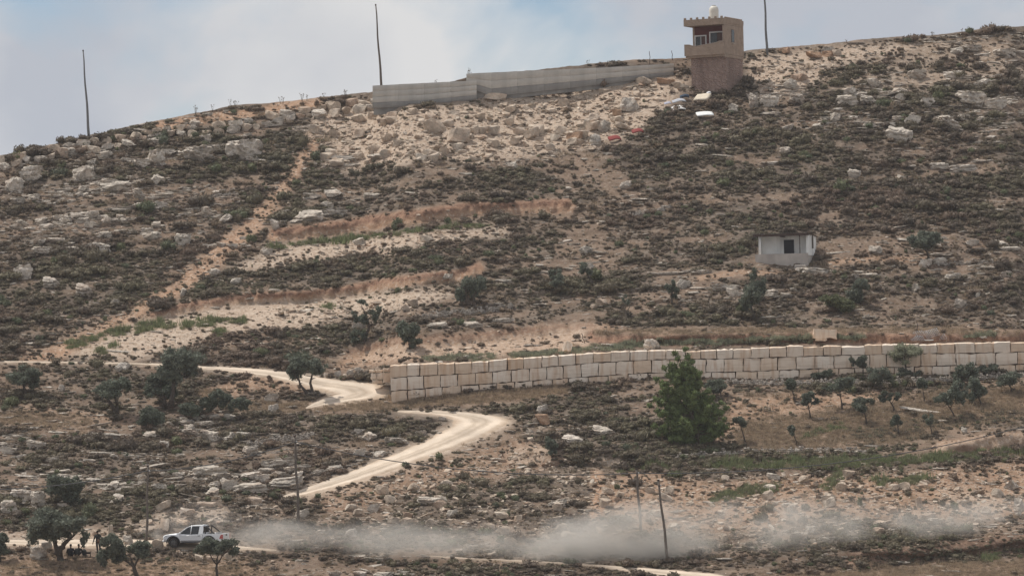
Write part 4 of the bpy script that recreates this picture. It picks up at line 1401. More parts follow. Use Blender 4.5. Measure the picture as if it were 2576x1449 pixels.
# ------------------------------------------------------------------ wall of quarried blocks
def block_mat():
    m, nt, b = new_mat("quarried_block")
    N, L = nt.nodes.new, nt.links.new
    tc = N("ShaderNodeTexCoord"); oi = N("ShaderNodeObjectInfo"); g_ = N("ShaderNodeNewGeometry")
    rp = N("ShaderNodeValToRGB")
    els = rp.color_ramp.elements
    els.new(0.4); els.new(0.75)
    for e, (p, c) in zip(els, [(0, (0.72, 0.60, 0.485)), (0.4, (0.79, 0.685, 0.575)), (0.75, (0.67, 0.515, 0.38)), (1, (0.76, 0.64, 0.52))]):
        e.position = p; e.color = list(c) + [1]
    L(oi.outputs["Random"], rp.inputs["Fac"])
    mp = N("ShaderNodeMapping"); mp.inputs["Scale"].default_value = (2.6, 0.6, 0.35)
    L(g_.outputs["Position"], mp.inputs["Vector"])
    n = N("ShaderNodeTexNoise"); n.inputs["Scale"].default_value = 1.0; n.inputs["Detail"].default_value = 6
    L(mp.outputs["Vector"], n.inputs["Vector"])
    r2 = N("ShaderNodeValToRGB"); r2.color_ramp.elements[0].position = 0.47; r2.color_ramp.elements[1].position = 0.72
    r2.color_ramp.elements[1].color = (0.7, 0.7, 0.7, 1)
    L(n.outputs["Fac"], r2.inputs["Fac"])
    mx = N("ShaderNodeMixRGB"); mx.inputs["Color2"].default_value = (0.50, 0.30, 0.17, 1)
    L(r2.outputs["Color"], mx.inputs["Fac"]); L(rp.outputs["Color"], mx.inputs["Color1"])
    # saw lines and bruises
    mp2 = N("ShaderNodeMapping"); mp2.inputs["Scale"].default_value = (0.5, 0.5, 9.0)
    L(g_.outputs["Position"], mp2.inputs["Vector"])
    n2 = N("ShaderNodeTexNoise"); n2.inputs["Scale"].default_value = 1.0; n2.inputs["Detail"].default_value = 4
    L(mp2.outputs["Vector"], n2.inputs["Vector"])
    r3 = N("ShaderNodeValToRGB"); r3.color_ramp.elements[0].position = 0.32; r3.color_ramp.elements[1].position = 0.42
    r3.color_ramp.elements[0].color = (0.72, 0.68, 0.64, 1)
    L(n2.outputs["Fac"], r3.inputs["Fac"])
    mu = N("ShaderNodeMixRGB"); mu.blend_type = 'MULTIPLY'; mu.inputs["Fac"].default_value = 0.6
    L(mx.outputs["Color"], mu.inputs["Color1"]); L(r3.outputs["Color"], mu.inputs["Color2"])
    L(mu.outputs["Color"], b.inputs["Base Color"])
    n4 = N("ShaderNodeTexNoise"); n4.inputs["Scale"].default_value = 6; n4.inputs["Detail"].default_value = 5
    L(g_.outputs["Position"], n4.inputs["Vector"])
    bp = N("ShaderNodeBump"); bp.inputs["Strength"].default_value = 0.4; bp.inputs["Distance"].default_value = 0.05
    L(n4.outputs["Fac"], bp.inputs["Height"]); L(bp.outputs["Normal"], b.inputs["Normal"])
    return m


M['block'] = block_mat()
ROW1 = [981, 1024, 1056, 1101, 1144, 1187, 1230, 1276, 1317, 1363, 1404, 1448, 1492, 1537, 1585, 1628, 1676, 1724, 1763, 1803, 1844, 1890, 1936, 1979, 2021, 2072, 2117, 2175, 2219, 2262, 2312, 2357, 2402, 2453, 2500, 2542, 2592, 2640]
ROW2 = [982, 1024, 1066, 1108, 1151, 1196, 1239, 1286, 1332, 1375, 1417, 1462, 1505, 1549, 1594, 1639, 1685, 1733, 1776, 1822, 1870, 1914, 1956, 2003, 2050, 2098, 2142, 2188, 2230, 2277, 2317, 2357, 2405, 2455, 2505, 2560, 2608, 2650]
ROW3 = [984, 1025, 1070, 1112, 1160, 1205, 1250, 1295, 1340, 1390, 1430, 1480, 1530, 1580, 1630, 1680, 1740, 1790, 1850, 1905, 1960, 2010, 2060, 2110, 2150, 2200, 2250, 2300, 2345, 2390, 2450, 2500, 2555, 2610]


def hexa_block(name, u0, u1, v0a, v0b, v1a, v1b, y, thick, parent, r, gap=2.1, rough=0.022, mat='block', broken=0.0):
    """a sawn stone block whose front face spans the given corners at distance y; edges chipped"""
    nx, nz = 5, 4
    front = []
    for j in range(nz):
        for i in range(nx):
            s, t = i / (nx - 1), ((0, 0.10 + r.normal(0, 0.02), 0.5, 1)[j] if broken else j / (nz - 1))
            u = u0 + gap * 0.5 + (u1 - u0 - gap) * s
            va = v0a + (v0b - v0a) * s + gap * 0.45
            vb_ = v1a + (v1b - v1a) * s - gap * 0.45
            yy = y(u) if callable(y) else y
            v = va + (vb_ - va) * t
            edge = 1 if (i in (0, nx - 1) or j in (0, nz - 1)) else 0
            corner = (i in (0, nx - 1)) and (j in (0, nz - 1))
            p = pos(np.array(u), np.array(v), np.array(yy + (0.10 if corner else 0.05 if edge else 0.0) + r.normal(0, rough * 0.4)))
            p = p + np.array([r.normal(0, rough) * edge, 0, r.normal(0, rough) * edge])
            if j == 0:
                p[2] += r.normal(0, rough * 0.9)
                p[1] += broken * r.uniform(0.5, 1.3)
            front.append(p)
    front = np.array(front)
    back = front.copy(); back[:, 1] += thick
    mb = MB()
    n = nx * nz
    fs = []
    for j in range(nz - 1):
        for i in range(nx - 1):
            a = j * nx + i
            fs.append((a, a + nx, a + nx + 1, a + 1))
            fs.append((n + a, n + a + 1, n + a + nx + 1, n + a + nx))
    ring = [i for i in range(nx)] + [j * nx + nx - 1 for j in range(1, nz)] + [(nz - 1) * nx + i for i in range(nx - 2, -1, -1)] + [j * nx for j in range(nz - 2, 0, -1)]
    for a, b_ in zip(ring, ring[1:] + ring[:1]):
        fs.append((a, b_, n + b_, n + a))
    c = front.mean(0); c[1] += thick / 2
    mb.add(np.concatenate([front, back]) - c, fs)
    o = mb.build(name, M[mat])
    o.location = Vector(c)
    if parent is not None:
        o.location = Vector(c) - parent.location
        o.parent = parent
    return o


rw_ = np.random.default_rng(5)
wall = empty("block_wall", Vector(pos(np.array(981.0), np.array(1000.0), np.array(WALL_Y(981)))))
tag(wall, "long retaining wall of pale quarried stone blocks behind the tall pine", "wall")
for row, (js, top, bot) in enumerate(((ROW1, WALL_TOP, WALL_MID), (ROW2, WALL_MID, WALL_BOT), (ROW3, WALL_BOT, None))):
    for a, b_ in zip(js[:-1], js[1:]):
        ta, tb = line_at(top, a), line_at(top, b_)
        if bot is None:
            ba, bb = ta + 30, tb + 30
        else:
            ba, bb = line_at(bot, a), line_at(bot, b_)
        j1 = rw_.normal(0, 1.2) if row == 0 else 0
        off = rw_.normal(0, 0.09)
        hexa_block("block", a, b_, ta + j1, tb + j1 + rw_.normal(0, 0.5), ba, bb, (lambda u, o_=off, rr_=row: WALL_Y(u) + o_ - 0.06 * rr_), 1.15, wall, rw_, broken=0.28 if row == 0 else 0.0)
# earth packed behind the blocks, seen dark in the joints
mb = MB()
us_ = np.arange(984, 2650, 30.0)
fr_p = [pos(np.array(u), np.array(line_at(WALL_TOP, u) + 5), np.array(WALL_Y(u) + 0.35)) for u in us_]
lo_p = [pos(np.array(u), np.array(line_at(WALL_FOOT, u) + 30), np.array(WALL_Y(u) + 0.35)) for u in us_]
vs = [p - np.array(wall.location) for p in fr_p + lo_p] + [p - np.array(wall.location) + np.array([0, 0.7, 0]) for p in fr_p + lo_p]
n_ = len(us_)
fs = []
for i in range(n_ - 1):
    fs += [(i, i + 1, n_ + i + 1, n_ + i), (2 * n_ + i, 3 * n_ + i, 3 * n_ + i + 1, 2 * n_ + i + 1), (i, 2 * n_ + i, 2 * n_ + i + 1, i + 1)]
mb.add(vs, fs)
mb.build("earth_fill", plain("earth_fill", (0.11, 0.075, 0.05), var=0.3, scale=2), wall)
# the short wing of smaller blocks at the wall's left end
wing = empty("small_block_wall", Vector(pos(np.array(955.0), np.array(962.0), np.array(WALL_Y(981) + 1.6))))
tag(wing, "short stack of small pale blocks at the left end of the block wall", "wall")
for (a, b_, t, bt) in [(928, 944, 930, 938), (944, 962, 929, 938), (932, 948, 939, 955), (948, 964, 937, 954), (962, 982, 925, 936), (964, 984, 937, 962), (936, 962, 955, 965)]:
    hexa_block("block", a, b_, t, t, bt, bt, WALL_Y(981) + 1.6 + (982 - a) * 0.012, 0.8, wing, rw_, 0.8, 0.025)


def free_block(name, u0, u1, t, bt, y, thick, label, cat, mat='block', rot=None, rough=0.04):
    o = hexa_block(name, u0, u1, t, t, bt, bt, y, thick, None, rw_, 0.0, rough, mat)
    fix_normals(o.data)
    if rot: o.rotation_euler = rot
    tag(o, label, cat)
    return o


for c in wall.children:
    if c.name.startswith("block"):
        fix_normals(c.data)
for c in wing.children:
    fix_normals(c.data)
yb = samp(DEP, np.array([2076.0]), np.array([857.0]))[0]
free_block("stone_block", 2046, 2105, 828, 851, yb - 0.9, 1.1, "single long pale stone block lying on the earth behind the block wall", "block")
free_block("stone_block", 2051, 2080, 850, 858, yb - 0.7, 0.8, "squat pale block under the single long stone block", "block")
yb = samp(DEP, np.array([1426.0]), np.array([884.0]))[0]
free_block("stone_slab", 1415, 1438, 863, 884, yb - 0.6, 0.35, "white broken stone slab leaning on the bare earth above the wall", "slab", rot=(-0.3, 0.2, 0.1), rough=0.07)
for (a, b_, t, bt, lab) in [(452, 485, 1281, 1293, "flat rectangular pale stone slab lying on the rubble behind the pickup's cab"), (402, 424, 1305, 1334, "upright grey stone slab behind the pickup's bonnet"),
                            (446, 476, 1307, 1322, "tilted pale stone slab just above the pickup's roof")]:
    yb = samp(DEP, np.array([(a + b_) / 2.0]), np.array([bt * 1.0]))[0]
    free_block("stone_slab", a, b_, t, bt, yb - 0.35, 0.6, lab, "slab", rot=(-0.25, rw_.normal(0.15, 0.15), rw_.normal(0, 0.2)), rough=0.05)

# ------------------------------------------------------------------ concrete wall on the ridge
def concrete_mat():
    m = plain("board_marked_concrete", (0.50, 0.465, 0.415), var=0.12, scale=1.2, stain=(0.38, 0.355, 0.32), bump=0.15)
    return m


M['concrete'] = concrete_mat()
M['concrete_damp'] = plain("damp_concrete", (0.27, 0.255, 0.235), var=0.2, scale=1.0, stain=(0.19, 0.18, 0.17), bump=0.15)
cwall = empty("concrete_wall", Vector(pos(np.array(937.0), np.array(272.0), np.array(CWY[0]))))
tag(cwall, "long stepped grey concrete wall along the ridge left of the tower", "wall")


def cw_panels(js, top, bot, rows, y_off, foot):
    for k in range(rows):
        for a, b_ in zip(js[:-1], js[1:]):
            f = lambda u, q: line_at(top, u) + (line_at(bot, u) - line_at(top, u)) * q
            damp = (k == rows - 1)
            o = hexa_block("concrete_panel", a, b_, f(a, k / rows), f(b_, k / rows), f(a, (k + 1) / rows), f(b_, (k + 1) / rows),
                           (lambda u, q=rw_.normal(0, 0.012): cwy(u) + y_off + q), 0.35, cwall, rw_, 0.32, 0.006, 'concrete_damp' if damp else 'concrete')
            fix_normals(o.data)


cw_panels([937, 1002, 1068, 1134, 1199], [(937, 216), (1199, 203)], [(937, 273), (1060, 268), (1199, 251)], 4, 0.0, 0)
cw_panels([1173, 1237, 1302, 1368, 1434, 1500, 1566, 1632, 1695], [(1173, 186), (1300, 180), (1440, 174), (1566, 168), (1695, 160)],
          [(1173, 218), (1200, 248), (1300, 237), (1440, 222), (1566, 206), (1695, 192)], 3, 0.12, 0)
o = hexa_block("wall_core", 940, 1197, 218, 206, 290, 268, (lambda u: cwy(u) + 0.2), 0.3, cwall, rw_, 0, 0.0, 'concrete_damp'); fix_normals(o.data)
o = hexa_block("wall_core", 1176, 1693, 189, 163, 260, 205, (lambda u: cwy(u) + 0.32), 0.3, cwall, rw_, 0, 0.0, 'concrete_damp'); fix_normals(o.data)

# ------------------------------------------------------------------ tower house
def plaster(name, col, comb=0.0, streak=None):
    m = plain(name, col, var=0.14, scale=1.6, stain=streak, bump=0.3)
    if comb:
        nt = m.node_tree
        N, L = nt.nodes.new, nt.links.new
        g_ = N("ShaderNodeTexCoord")
        wv = N("ShaderNodeTexWave"); wv.wave_type = 'BANDS'; wv.bands_direction = 'DIAGONAL'
        wv.inputs["Scale"].default_value = 1.3; wv.inputs["Distortion"].default_value = 14; wv.inputs["Detail"].default_value = 3; wv.inputs["Detail Scale"].default_value = 1.2
        L(g_.outputs["Object"], wv.inputs["Vector"])
        bp = N("ShaderNodeBump"); bp.inputs["Strength"].default_value = comb; bp.inputs["Distance"].default_value = 0.12
        L(wv.outputs["Fac"], bp.inputs["Height"])
        L(bp.outputs["Normal"], nt.nodes["Principled BSDF"].inputs["Normal"])
    return m


M['plaster_tan'] = plaster("tan_plaster", (0.335, 0.25, 0.19), 0.25)
M['plaster_mauve'] = plaster("mauve_combed_plaster", (0.335, 0.235, 0.195), 0.9, (0.25, 0.17, 0.14))
M['plaster_red'] = plaster("dark_red_plaster", (0.10, 0.028, 0.024))
M['white_paint'] = plain("white_paint", (0.55, 0.535, 0.51), var=0.08, scale=3, rough=0.6)
M['glass_dark'] = plain("dark_glass", (0.015, 0.018, 0.02), var=0.2, scale=2, rough=0.12, spec=0.5)
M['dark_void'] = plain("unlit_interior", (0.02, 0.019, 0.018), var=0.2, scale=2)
M['tank'] = plain("cream_plastic_tank", (0.66, 0.62, 0.54), var=0.06, scale=2, rough=0.5)
M['curtain'] = plain("brown_curtain", (0.10, 0.055, 0.045), var=0.3, scale=3)

TY = samp(DEP, np.array([1790.0]), np.array([232.0]))[0]
tb = Vector(pos(np.array(1829.0), np.array(231.0), np.array(TY - 0.6)))      # near (right front) corner at the ground
TS = (TY - 0.6) / FOC
TA = math.radians(-27)
tower = empty("tower_house", tb, TA)
tag(tower, "narrow two-storey tan plaster tower house with roof battlements on the ridge", "house")
# local axes: x runs left to right along the front (0 at the near right corner, negative to the left), y goes back, z up
fw = 104 * TS / math.cos(TA) * 0.88          # lower front width
dep = 4.7
H1, H2 = 94 * TS, 192 * TS                   # floor of the balcony, top of the parapet
ov = 0.42                                    # the upper storey juts out to the front
bl = MB(); bl.box(-fw + 0.25, 0, 0, dep - 0.3, -2.6, H1 - 0.10)
bl.build("lower_wall", M['plaster_mauve'], tower)
up_ = MB()
ux0, ux1 = -fw + 0.22, 0.03
zt = 169 * TS
up_.box(ux1 - 0.22, ux1, -ov, dep, H1 + 0.02, zt - 0.02)             # right side wall (with window opening over it)
up_.box(ux0, ux0 + 0.22, 0.62, dep, H1 + 0.02, zt - 0.02)
up_.box(ux0 + 0.22, ux1 - 0.22, dep - 0.22, dep, H1 + 0.02, zt - 0.02)
up_.build("upper_wall", M['plaster_tan'], tower)
fl = MB(); fl.box(ux0 - 0.40, ux1 - 0.01, -ov - 0.02, dep - 0.02, H1 - 0.22, H1 + 0.0); fl.build("balcony_floor", M['plaster_tan'], tower)
# parapet in front of the balcony: high at both ends, dipped in the middle
ph = 27 * TS
prof = [(ux0 - 0.45, H1), (ux1, H1), (ux1, H1 + ph * 1.18), (ux1 - 0.5, H1 + ph * 1.2), (ux1 - 0.9, H1 + ph * 1.08), (ux0 + 1.0, H1 + ph * 0.86), (ux0 + 0.45, H1 + ph * 0.92), (ux0 + 0.15, H1 + ph * 1.02), (ux0 - 0.45, H1 + ph * 1.04)]
pp = MB(); pp.prism(prof, -ov - 0.24, -ov - 0.02)
o = pp.build("balcony_parapet", M['plaster_tan'], tower); fix_normals(o.data)
cap = MB()
for (p0, p1) in zip(prof[2:-1], prof[3:]):
    cap.add([(p0[0], -ov - 0.27, p0[1] + 0.003), (p1[0], -ov - 0.27, p1[1] + 0.003), (p1[0], -ov + 0.0, p1[1] + 0.003), (p0[0], -ov + 0.0, p0[1] + 0.003),
             (p0[0], -ov - 0.27, p0[1] + 0.05), (p1[0], -ov - 0.27, p1[1] + 0.05), (p1[0], -ov + 0.0, p1[1] + 0.05), (p0[0], -ov + 0.0, p0[1] + 0.05)],
            [(0, 1, 2, 3), (4, 5, 6, 7), (0, 1, 5, 4), (3, 2, 6, 7), (0, 3, 7, 4), (1, 2, 6, 5)])
o = cap.build("parapet_coping", plain("pale_coping", (0.42, 0.35, 0.29)), tower); fix_normals(o.data)
ps = MB(); ps.box(ux0 - 0.45, ux0 - 0.25, -ov - 0.02, 0.60, H1, H1 + ph * 1.0); ps.build("side_parapet", M['plaster_tan'], tower)
# recessed red wall of the balcony with its openings
rwll = MB()
ry = 0.62
wx = [(ux0 + 0.22, ux0 + 1.62, H1 + 0.05, H1 + 2.25), (ux0 + 1.95, ux0 + 3.62, H1 + 0.85, H1 + 2.55)]
xs = [ux0 + 0.22, wx[0][0], wx[0][1], wx[1][0], wx[1][1], ux1 - 0.22]
for i in range(5):
    if i in (1, 3):
        q = wx[0] if i == 1 else wx[1]
        rwll.box(xs[i], xs[i + 1], ry, ry + 0.18, q[3], zt - 0.02)
        if q[2] > H1 + 0.1:
            rwll.box(xs[i], xs[i + 1], ry, ry + 0.18, H1 + 0.01, q[2])
    else:
        rwll.box(xs[i], xs[i + 1], ry, ry + 0.18, H1 + 0.01, zt - 0.02)
rwll.build("red_balcony_wall", M['plaster_red'], tower)


def framed(name, x0, x1, z0, z1, y, t, parent, panes=2, frame=0.13, leaf='glass_dark'):
    w = MB()
    for (a, b_, c, d) in ((x0 - frame, x0, z0, z1 + frame), (x1, x1 + frame, z0, z1 + frame), (x0, x1, z1, z1 + frame), (x0, x1, z0 - 0.06, z0)):
        w.box(a, b_, y - 0.06, y + t, c, d)
    f = w.build(name, M['white_paint'], parent)
    for i in range(panes):
        p = MB()
        dx = (x1 - x0) / panes
        p.box(x0 + dx * i + 0.04, x0 + dx * (i + 1) - 0.04, y + 0.08, y + 0.11, z0 + 0.04, z1 - 0.04)
        p.build("pane", M[leaf] if i == 0 else M['curtain'], f)
    if panes > 1:
        m_ = MB()
        for i in range(1, panes):
            m_.box(x0 + dx * i - 0.035, x0 + dx * i + 0.035, y + 0.05, y + 0.13, z0, z1)
        m_.build("mullion", M['white_paint'] if name == "balcony_door" else M['glass_dark'], f)
    return f


framed("balcony_door", wx[0][0] + 0.13, wx[0][1] - 0.13, wx[0][2], wx[0][3] - 0.13, ry, 0.18, tower)
framed("balcony_window", wx[1][0] + 0.13, wx[1][1] - 0.13, wx[1][2] + 0.06, wx[1][3] - 0.13, ry, 0.18, tower)
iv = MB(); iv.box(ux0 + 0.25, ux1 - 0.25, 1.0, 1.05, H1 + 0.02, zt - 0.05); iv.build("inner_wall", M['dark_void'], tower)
# flat roof slab, its parapet and the merlons
rf = MB(); rf.box(ux0 - 0.43, ux1 + 0.0, -ov - 0.24, dep + 0.02, zt, zt + 0.2)
roof = rf.build("roof", M['plaster_tan'], tower)
rp2 = MB()
zt2 = 185 * TS
rp2.box(ux0 - 0.45, ux1 + 0.02, -ov - 0.27, -ov - 0.08, zt + 0.0, zt2); rp2.box(ux1 - 0.16, ux1 + 0.03, -ov - 0.078, dep + 0.03, zt + 0.2, zt2)
rp2.box(ux0 - 0.45, ux0 - 0.27, -ov - 0.078, dep + 0.03, zt + 0.2, zt2); rp2.box(ux0 - 0.268, ux1 - 0.162, dep - 0.14, dep + 0.03, zt + 0.2, zt2)
rp2.build("roof_parapet", M['plaster_tan'], tower)
for i in range(7):
    x = ux0 - 0.33 + (ux1 - ux0 + 0.33) * i / 6.3
    m_ = MB(); m_.box(x - 0.11, x + 0.13, -ov - 0.262, -ov - 0.085, zt2 + 0.001, zt2 + 0.22, bevel=0.02); m_.build("merlon", M['plaster_tan'], tower)
for i in range(11):
    y = -ov + 0.35 + (dep + 0.2) * i / 11.5
    m_ = MB(); m_.box(ux1 - 0.15, ux1 + 0.025, y, y + 0.2, zt2 + 0.001, zt2 + 0.16, bevel=0.02); m_.build("merlon", M['plaster_tan'], tower)
sw = MB(); sw.box(ux1 - 0.03, ux1 + 0.035, 1.35, 2.15, H1 + 1.35, H1 + 2.75)
sw_o = sw.build("side_window", plain("window_frame_brown", (0.16, 0.12, 0.10)), tower)
p = MB(); p.box(ux1 + 0.036, ux1 + 0.05, 1.42, 2.08, H1 + 1.42, H1 + 2.68); p.build("pane", M['glass_dark'], sw_o)
sl = MB(); sl.box(ux1, ux1 + 0.09, 1.3, 2.2, H1 + 1.25, H1 + 1.33); sl.build("sill", plain("pale_sill", (0.45, 0.38, 0.31)), sw_o)
bd = MB(); bd.box(-0.01, ux1 + 0.03, -ov, dep - 0.25, H1 - 0.32, H1 - 0.23); bd.build("string_course", M['plaster_tan'], tower)

# water tank on the tower roof
tk = empty("water_tank", tower.matrix_basis @ Vector((ux0 + 2.2, 1.4, zt + 0.2)))
tag(tk, "white plastic water tank standing on the tower roof", "water tank")
mb = MB()
R_ = 0.72
for k, (z0, z1) in enumerate([(0.0, 0.45), (0.5, 0.95), (1.0, 1.45)]):
    pass
prof_t = [(0.54, 0), (0.57, 0.1), (0.54, 0.22), (0.57, 0.4), (0.54, 0.55), (0.57, 0.75), (0.54, 0.9), (0.57, 1.1), (0.54, 1.25), (0.57, 1.5), (0.56, 1.75), (0.50, 1.95), (0.38, 2.1), (0.26, 2.16)]
prof_t = [(a_ * 0.9, b_ * 0.92) for a_, b_ in prof_t]
n = 20
vs, fs = [], []
for (r_, z) in prof_t:
    for k in range(n):
        t = 2 * math.pi * k / n
        vs.append((r_ * math.cos(t), r_ * math.sin(t), z))
for i in range(len(prof_t) - 1):
    for k in range(n):
        fs.append((i * n + k, i * n + (k + 1) % n, (i + 1) * n + (k + 1) % n, (i + 1) * n + k))
fs.append(tuple(range((len(prof_t) - 1) * n, len(prof_t) * n)))
mb.add(vs, fs, 0, True)
mb.build("tank_body", M['tank'], tk)
mb = MB(); mb.tube([(0, 0, 1.985), (0, 0, 2.05)], 0.22, 14); mb.build("lid", plain("grey_lid", (0.22, 0.22, 0.22)), tk)

# ------------------------------------------------------------------ white shed
M['whitewash'] = plain("weathered_whitewash", (0.84, 0.83, 0.79), var=0.08, scale=1.2, stain=(0.46, 0.45, 0.43), bump=0.2)
M['shed_parapet'] = plain("grey_render", (0.46, 0.41, 0.365), var=0.14, scale=1.2, stain=(0.33, 0.29, 0.26), bump=0.2)
M['tin'] = plain("rusty_corrugated_tin", (0.16, 0.13, 0.115), var=0.3, scale=3, rough=0.6)
M['iron'] = plain("rusty_iron", (0.075, 0.05, 0.042), var=0.3, scale=5)
SY = samp(DEP, np.array([1985.0]), np.array([661.0]))[0]
SS = SY / FOC
SA = math.radians(-15)
sb0 = Vector(pos(np.array(2034.0), np.array(657.0), np.array(SY - 0.9)))
shed = empty("white_shed", sb0, SA)
tag(shed, "small whitewashed shed with dark doorway and tin roof on the slope", "shed")
sw_, sd = 130 * SS / math.cos(SA), 4.3
zf = 15 * SS                                   # terrace floor
zr = 66 * SS                                   # underside of the roof at the front
back_y = 1.35
q = MB()
q.box(-sw_ + 0.2, -0.05, -0.05, sd, -1.2, zf); q.build("plinth", M['shed_parapet'], shed)
q = MB(); q.box(-sw_, 0.0, -0.22, -0.06, -1.0, zf + 0.20); q.build("terrace_parapet", M['shed_parapet'], shed)
wl = MB()
dx0, dx1 = -sw_ + 66 * SS, -sw_ + 66 * SS + 26 * SS
dz0, dz1 = zf + 0.02, zf + 41 * SS
wl.box(-sw_ + 0.35, dx0, back_y, back_y + 0.2, zf + 0.01, zr + 0.05)
wl.box(dx1, -0.2, back_y, back_y + 0.2, zf + 0.01, zr + 0.05)
wl.box(dx0, dx1, back_y, back_y + 0.2, dz1, zr + 0.05)
wl.box(-0.2, 0.0, 0.05, sd, zf + 0.01, zr + 0.02)                       # right side wall
wl.box(-sw_ + 0.15, -sw_ + 0.35, 0.75, sd, zf + 0.01, zr + 0.0)         # left side wall
wl.box(-sw_ + 0.352, -0.202, sd - 0.2, sd, zf + 0.01, zr - 0.02)
wl.build("wall", M['whitewash'], shed)
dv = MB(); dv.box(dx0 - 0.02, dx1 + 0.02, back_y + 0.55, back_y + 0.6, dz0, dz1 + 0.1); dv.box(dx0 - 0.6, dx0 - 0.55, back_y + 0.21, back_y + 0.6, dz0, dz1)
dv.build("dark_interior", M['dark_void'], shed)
df = MB()
for (a, b_, c, d) in ((dx0, dx0 + 0.05, dz0, dz1), (dx1 - 0.05, dx1, dz0, dz1), (dx0 + 0.05, dx1 - 0.05, dz1 - 0.05, dz1)):
    df.box(a, b_, back_y - 0.02, back_y + 0.12, c, d)
door = df.build("door_frame", plain("blue_grey_frame", (0.05, 0.055, 0.07)), shed)
dl = MB(); dl.box(dx0 + 0.05, dx1 - 0.05, back_y + 0.13, back_y + 0.17, dz0, dz1 - 0.05); dl.build("door", plain("dark_blue_door", (0.018, 0.02, 0.028), rough=0.5), shed)
sw2 = MB()
za = zf + 27 * SS
pts = [(1.9, zf + 18 * SS), (2.6, zf + 18 * SS), (2.6, zf + 42 * SS)] + [(2.25 + 0.35 * math.cos(t), zf + 42 * SS + 0.35 * math.sin(t)) for t in np.linspace(0.3, math.pi - 0.3, 6)] + [(1.9, zf + 42 * SS)]
vs = [(0.004, a, b_) for a, b_ in pts] + [(0.05, a, b_) for a, b_ in pts]
n = len(pts)
sw2.add(vs, [tuple(range(n)), tuple(range(n, 2 * n))] + [(i, (i + 1) % n, n + (i + 1) % n, n + i) for i in range(n)])
o = sw2.build("side_window", plain("window_shutter_brown", (0.10, 0.085, 0.07)), shed); fix_normals(o.data)
# corrugated roof sheet on a beam, carried by two posts
mb = MB()
nx = 90
vs = []
for y, z in ((-0.6, zr + 0.20), (sd + 0.2, zr - 0.06)):
    for i in range(nx + 1):
        x = -sw_ - 0.15 + (sw_ + 0.35) * i / nx
        vs.append((x, y, z + 0.035 * math.sin(i * math.pi / 2)))
vs += [(x, y, z - 0.02) for x, y, z in vs]
m2 = nx + 1
fs = []
for i in range(nx):
    fs += [(i, i + 1, m2 + i + 1, m2 + i), (2 * m2 + i, 3 * m2 + i, 3 * m2 + i + 1, 2 * m2 + i + 1), (i, 2 * m2 + i, 2 * m2 + i + 1, i + 1)]
mb.add(vs, fs)
roof = mb.build("roof", M['tin'], shed)
mb = MB(); mb.box(-sw_ - 0.12, 0.14, -0.56, -0.46, zr - 0.05, zr + 0.15); mb.box(-sw_ - 0.1, 0.12, -0.3, -0.2, zr - 0.06, zr + 0.09); mb.build("roof_beam", M['iron'], shed)
mb = MB(); mb.box(-sw_ * 0.5 - 0.15, -sw_ * 0.5 + 0.1, -0.19, back_y - 0.01, zr - 0.12, zr + 0.02); mb.build("rafter", M['iron'], shed)
for x in (-sw_ + 0.06, -0.78):
    mb = MB(); mb.tube([(x, -0.14, zf + 0.2), (x, -0.14, zr - 0.05)], 0.045, 6); mb.build("post", M['iron'], shed)
mb = MB(); mb.tube([(-sw_ + 0.48, -0.05, zf + 0.0), (-sw_ + 0.48, -0.05, zr + 0.05)], 0.10, 8); mb.build("white_column", M['whitewash'], shed)
mb = MB(); mb.box(-1.2, -0.1, -1.0, -0.24, -1.0, -0.35, bevel=0.05); mb.build("step", M['shed_parapet'], shed)

# ------------------------------------------------------------------ poles and cables
M['wood'] = plain("weathered_pole_wood", (0.15, 0.125, 0.105), var=0.25, scale=6, bump=0.3)
M['steel'] = plain("galvanised_steel", (0.17, 0.17, 0.17), var=0.2, scale=4, rough=0.55)


def pole(name, base, top, r0, r1, mat, label, cat, group=None, cap=True, sink=0.8):
    """pole from a ground spot (u, v) to a point seen at (u, v)"""
    p0 = S(*base)
    p1 = Vector(pos(np.array(float(top[0])), np.array(float(top[1])), np.array(p0.y)))
    e = empty(name, p0)
    d = p1 - p0
    mb = MB()
    n_ = 9
    pts = [d * (k / (n_ - 1)) + Vector((0.035 * math.sin(k * 1.3 + base[0]), 0.02 * math.cos(k * 1.7), 0)) * (0 < k < n_ - 1) for k in range(n_)]
    pts[0] = -d.normalized() * sink
    mb.tube(pts, [r0 + (r1 - r0) * k / (n_ - 1) for k in range(n_)], 10)
    mb.build("shaft", mat, e)
    if cap:
        c = MB(); c.tube([d * 0.985, d * 1.003], r1 * 1.3, 8); c.build("cap", M['iron'], e)
    tag(e, label, cat, group)
    return e, p1


pole("ridge_pole", (224, 347), (209, 127), 0.15, 0.06, M['steel'], "tall thin dark pole on the ridge at the far left", "pole")
pole("ridge_pole", (960, 226), (945, 12), 0.14, 0.06, M['wood'], "tall thin pole rising behind the left end of the concrete wall", "pole")
pole("ridge_pole", (1930, 139), (1922, -30), 0.15, 0.09, M['steel'], "tall thin pole on the ridge right of the tower", "pole")
_, A1 = pole("utility_pole", (369, 1368), (372, 1170), 0.11, 0.075, M['wood'], "wooden utility pole in front of the pickup's bonnet", "utility pole")
_, A2 = pole("utility_pole", (752, 1318), (741, 1095), 0.12, 0.085, M['wood'], "wooden utility pole standing right of the pickup below the hairpin road", "utility pole")
_, A3 = pole("utility_pole", (1613, 1342), (1601, 1178), 0.12, 0.08, M['wood'], "leaning utility pole behind the thick dust, carrying the cable", "utility pole")
_, A4 = pole("utility_pole", (1681, 1416), (1656, 1206), 0.12, 0.08, M['wood'], "leaning utility pole at the right edge of the thick dust", "utility pole")
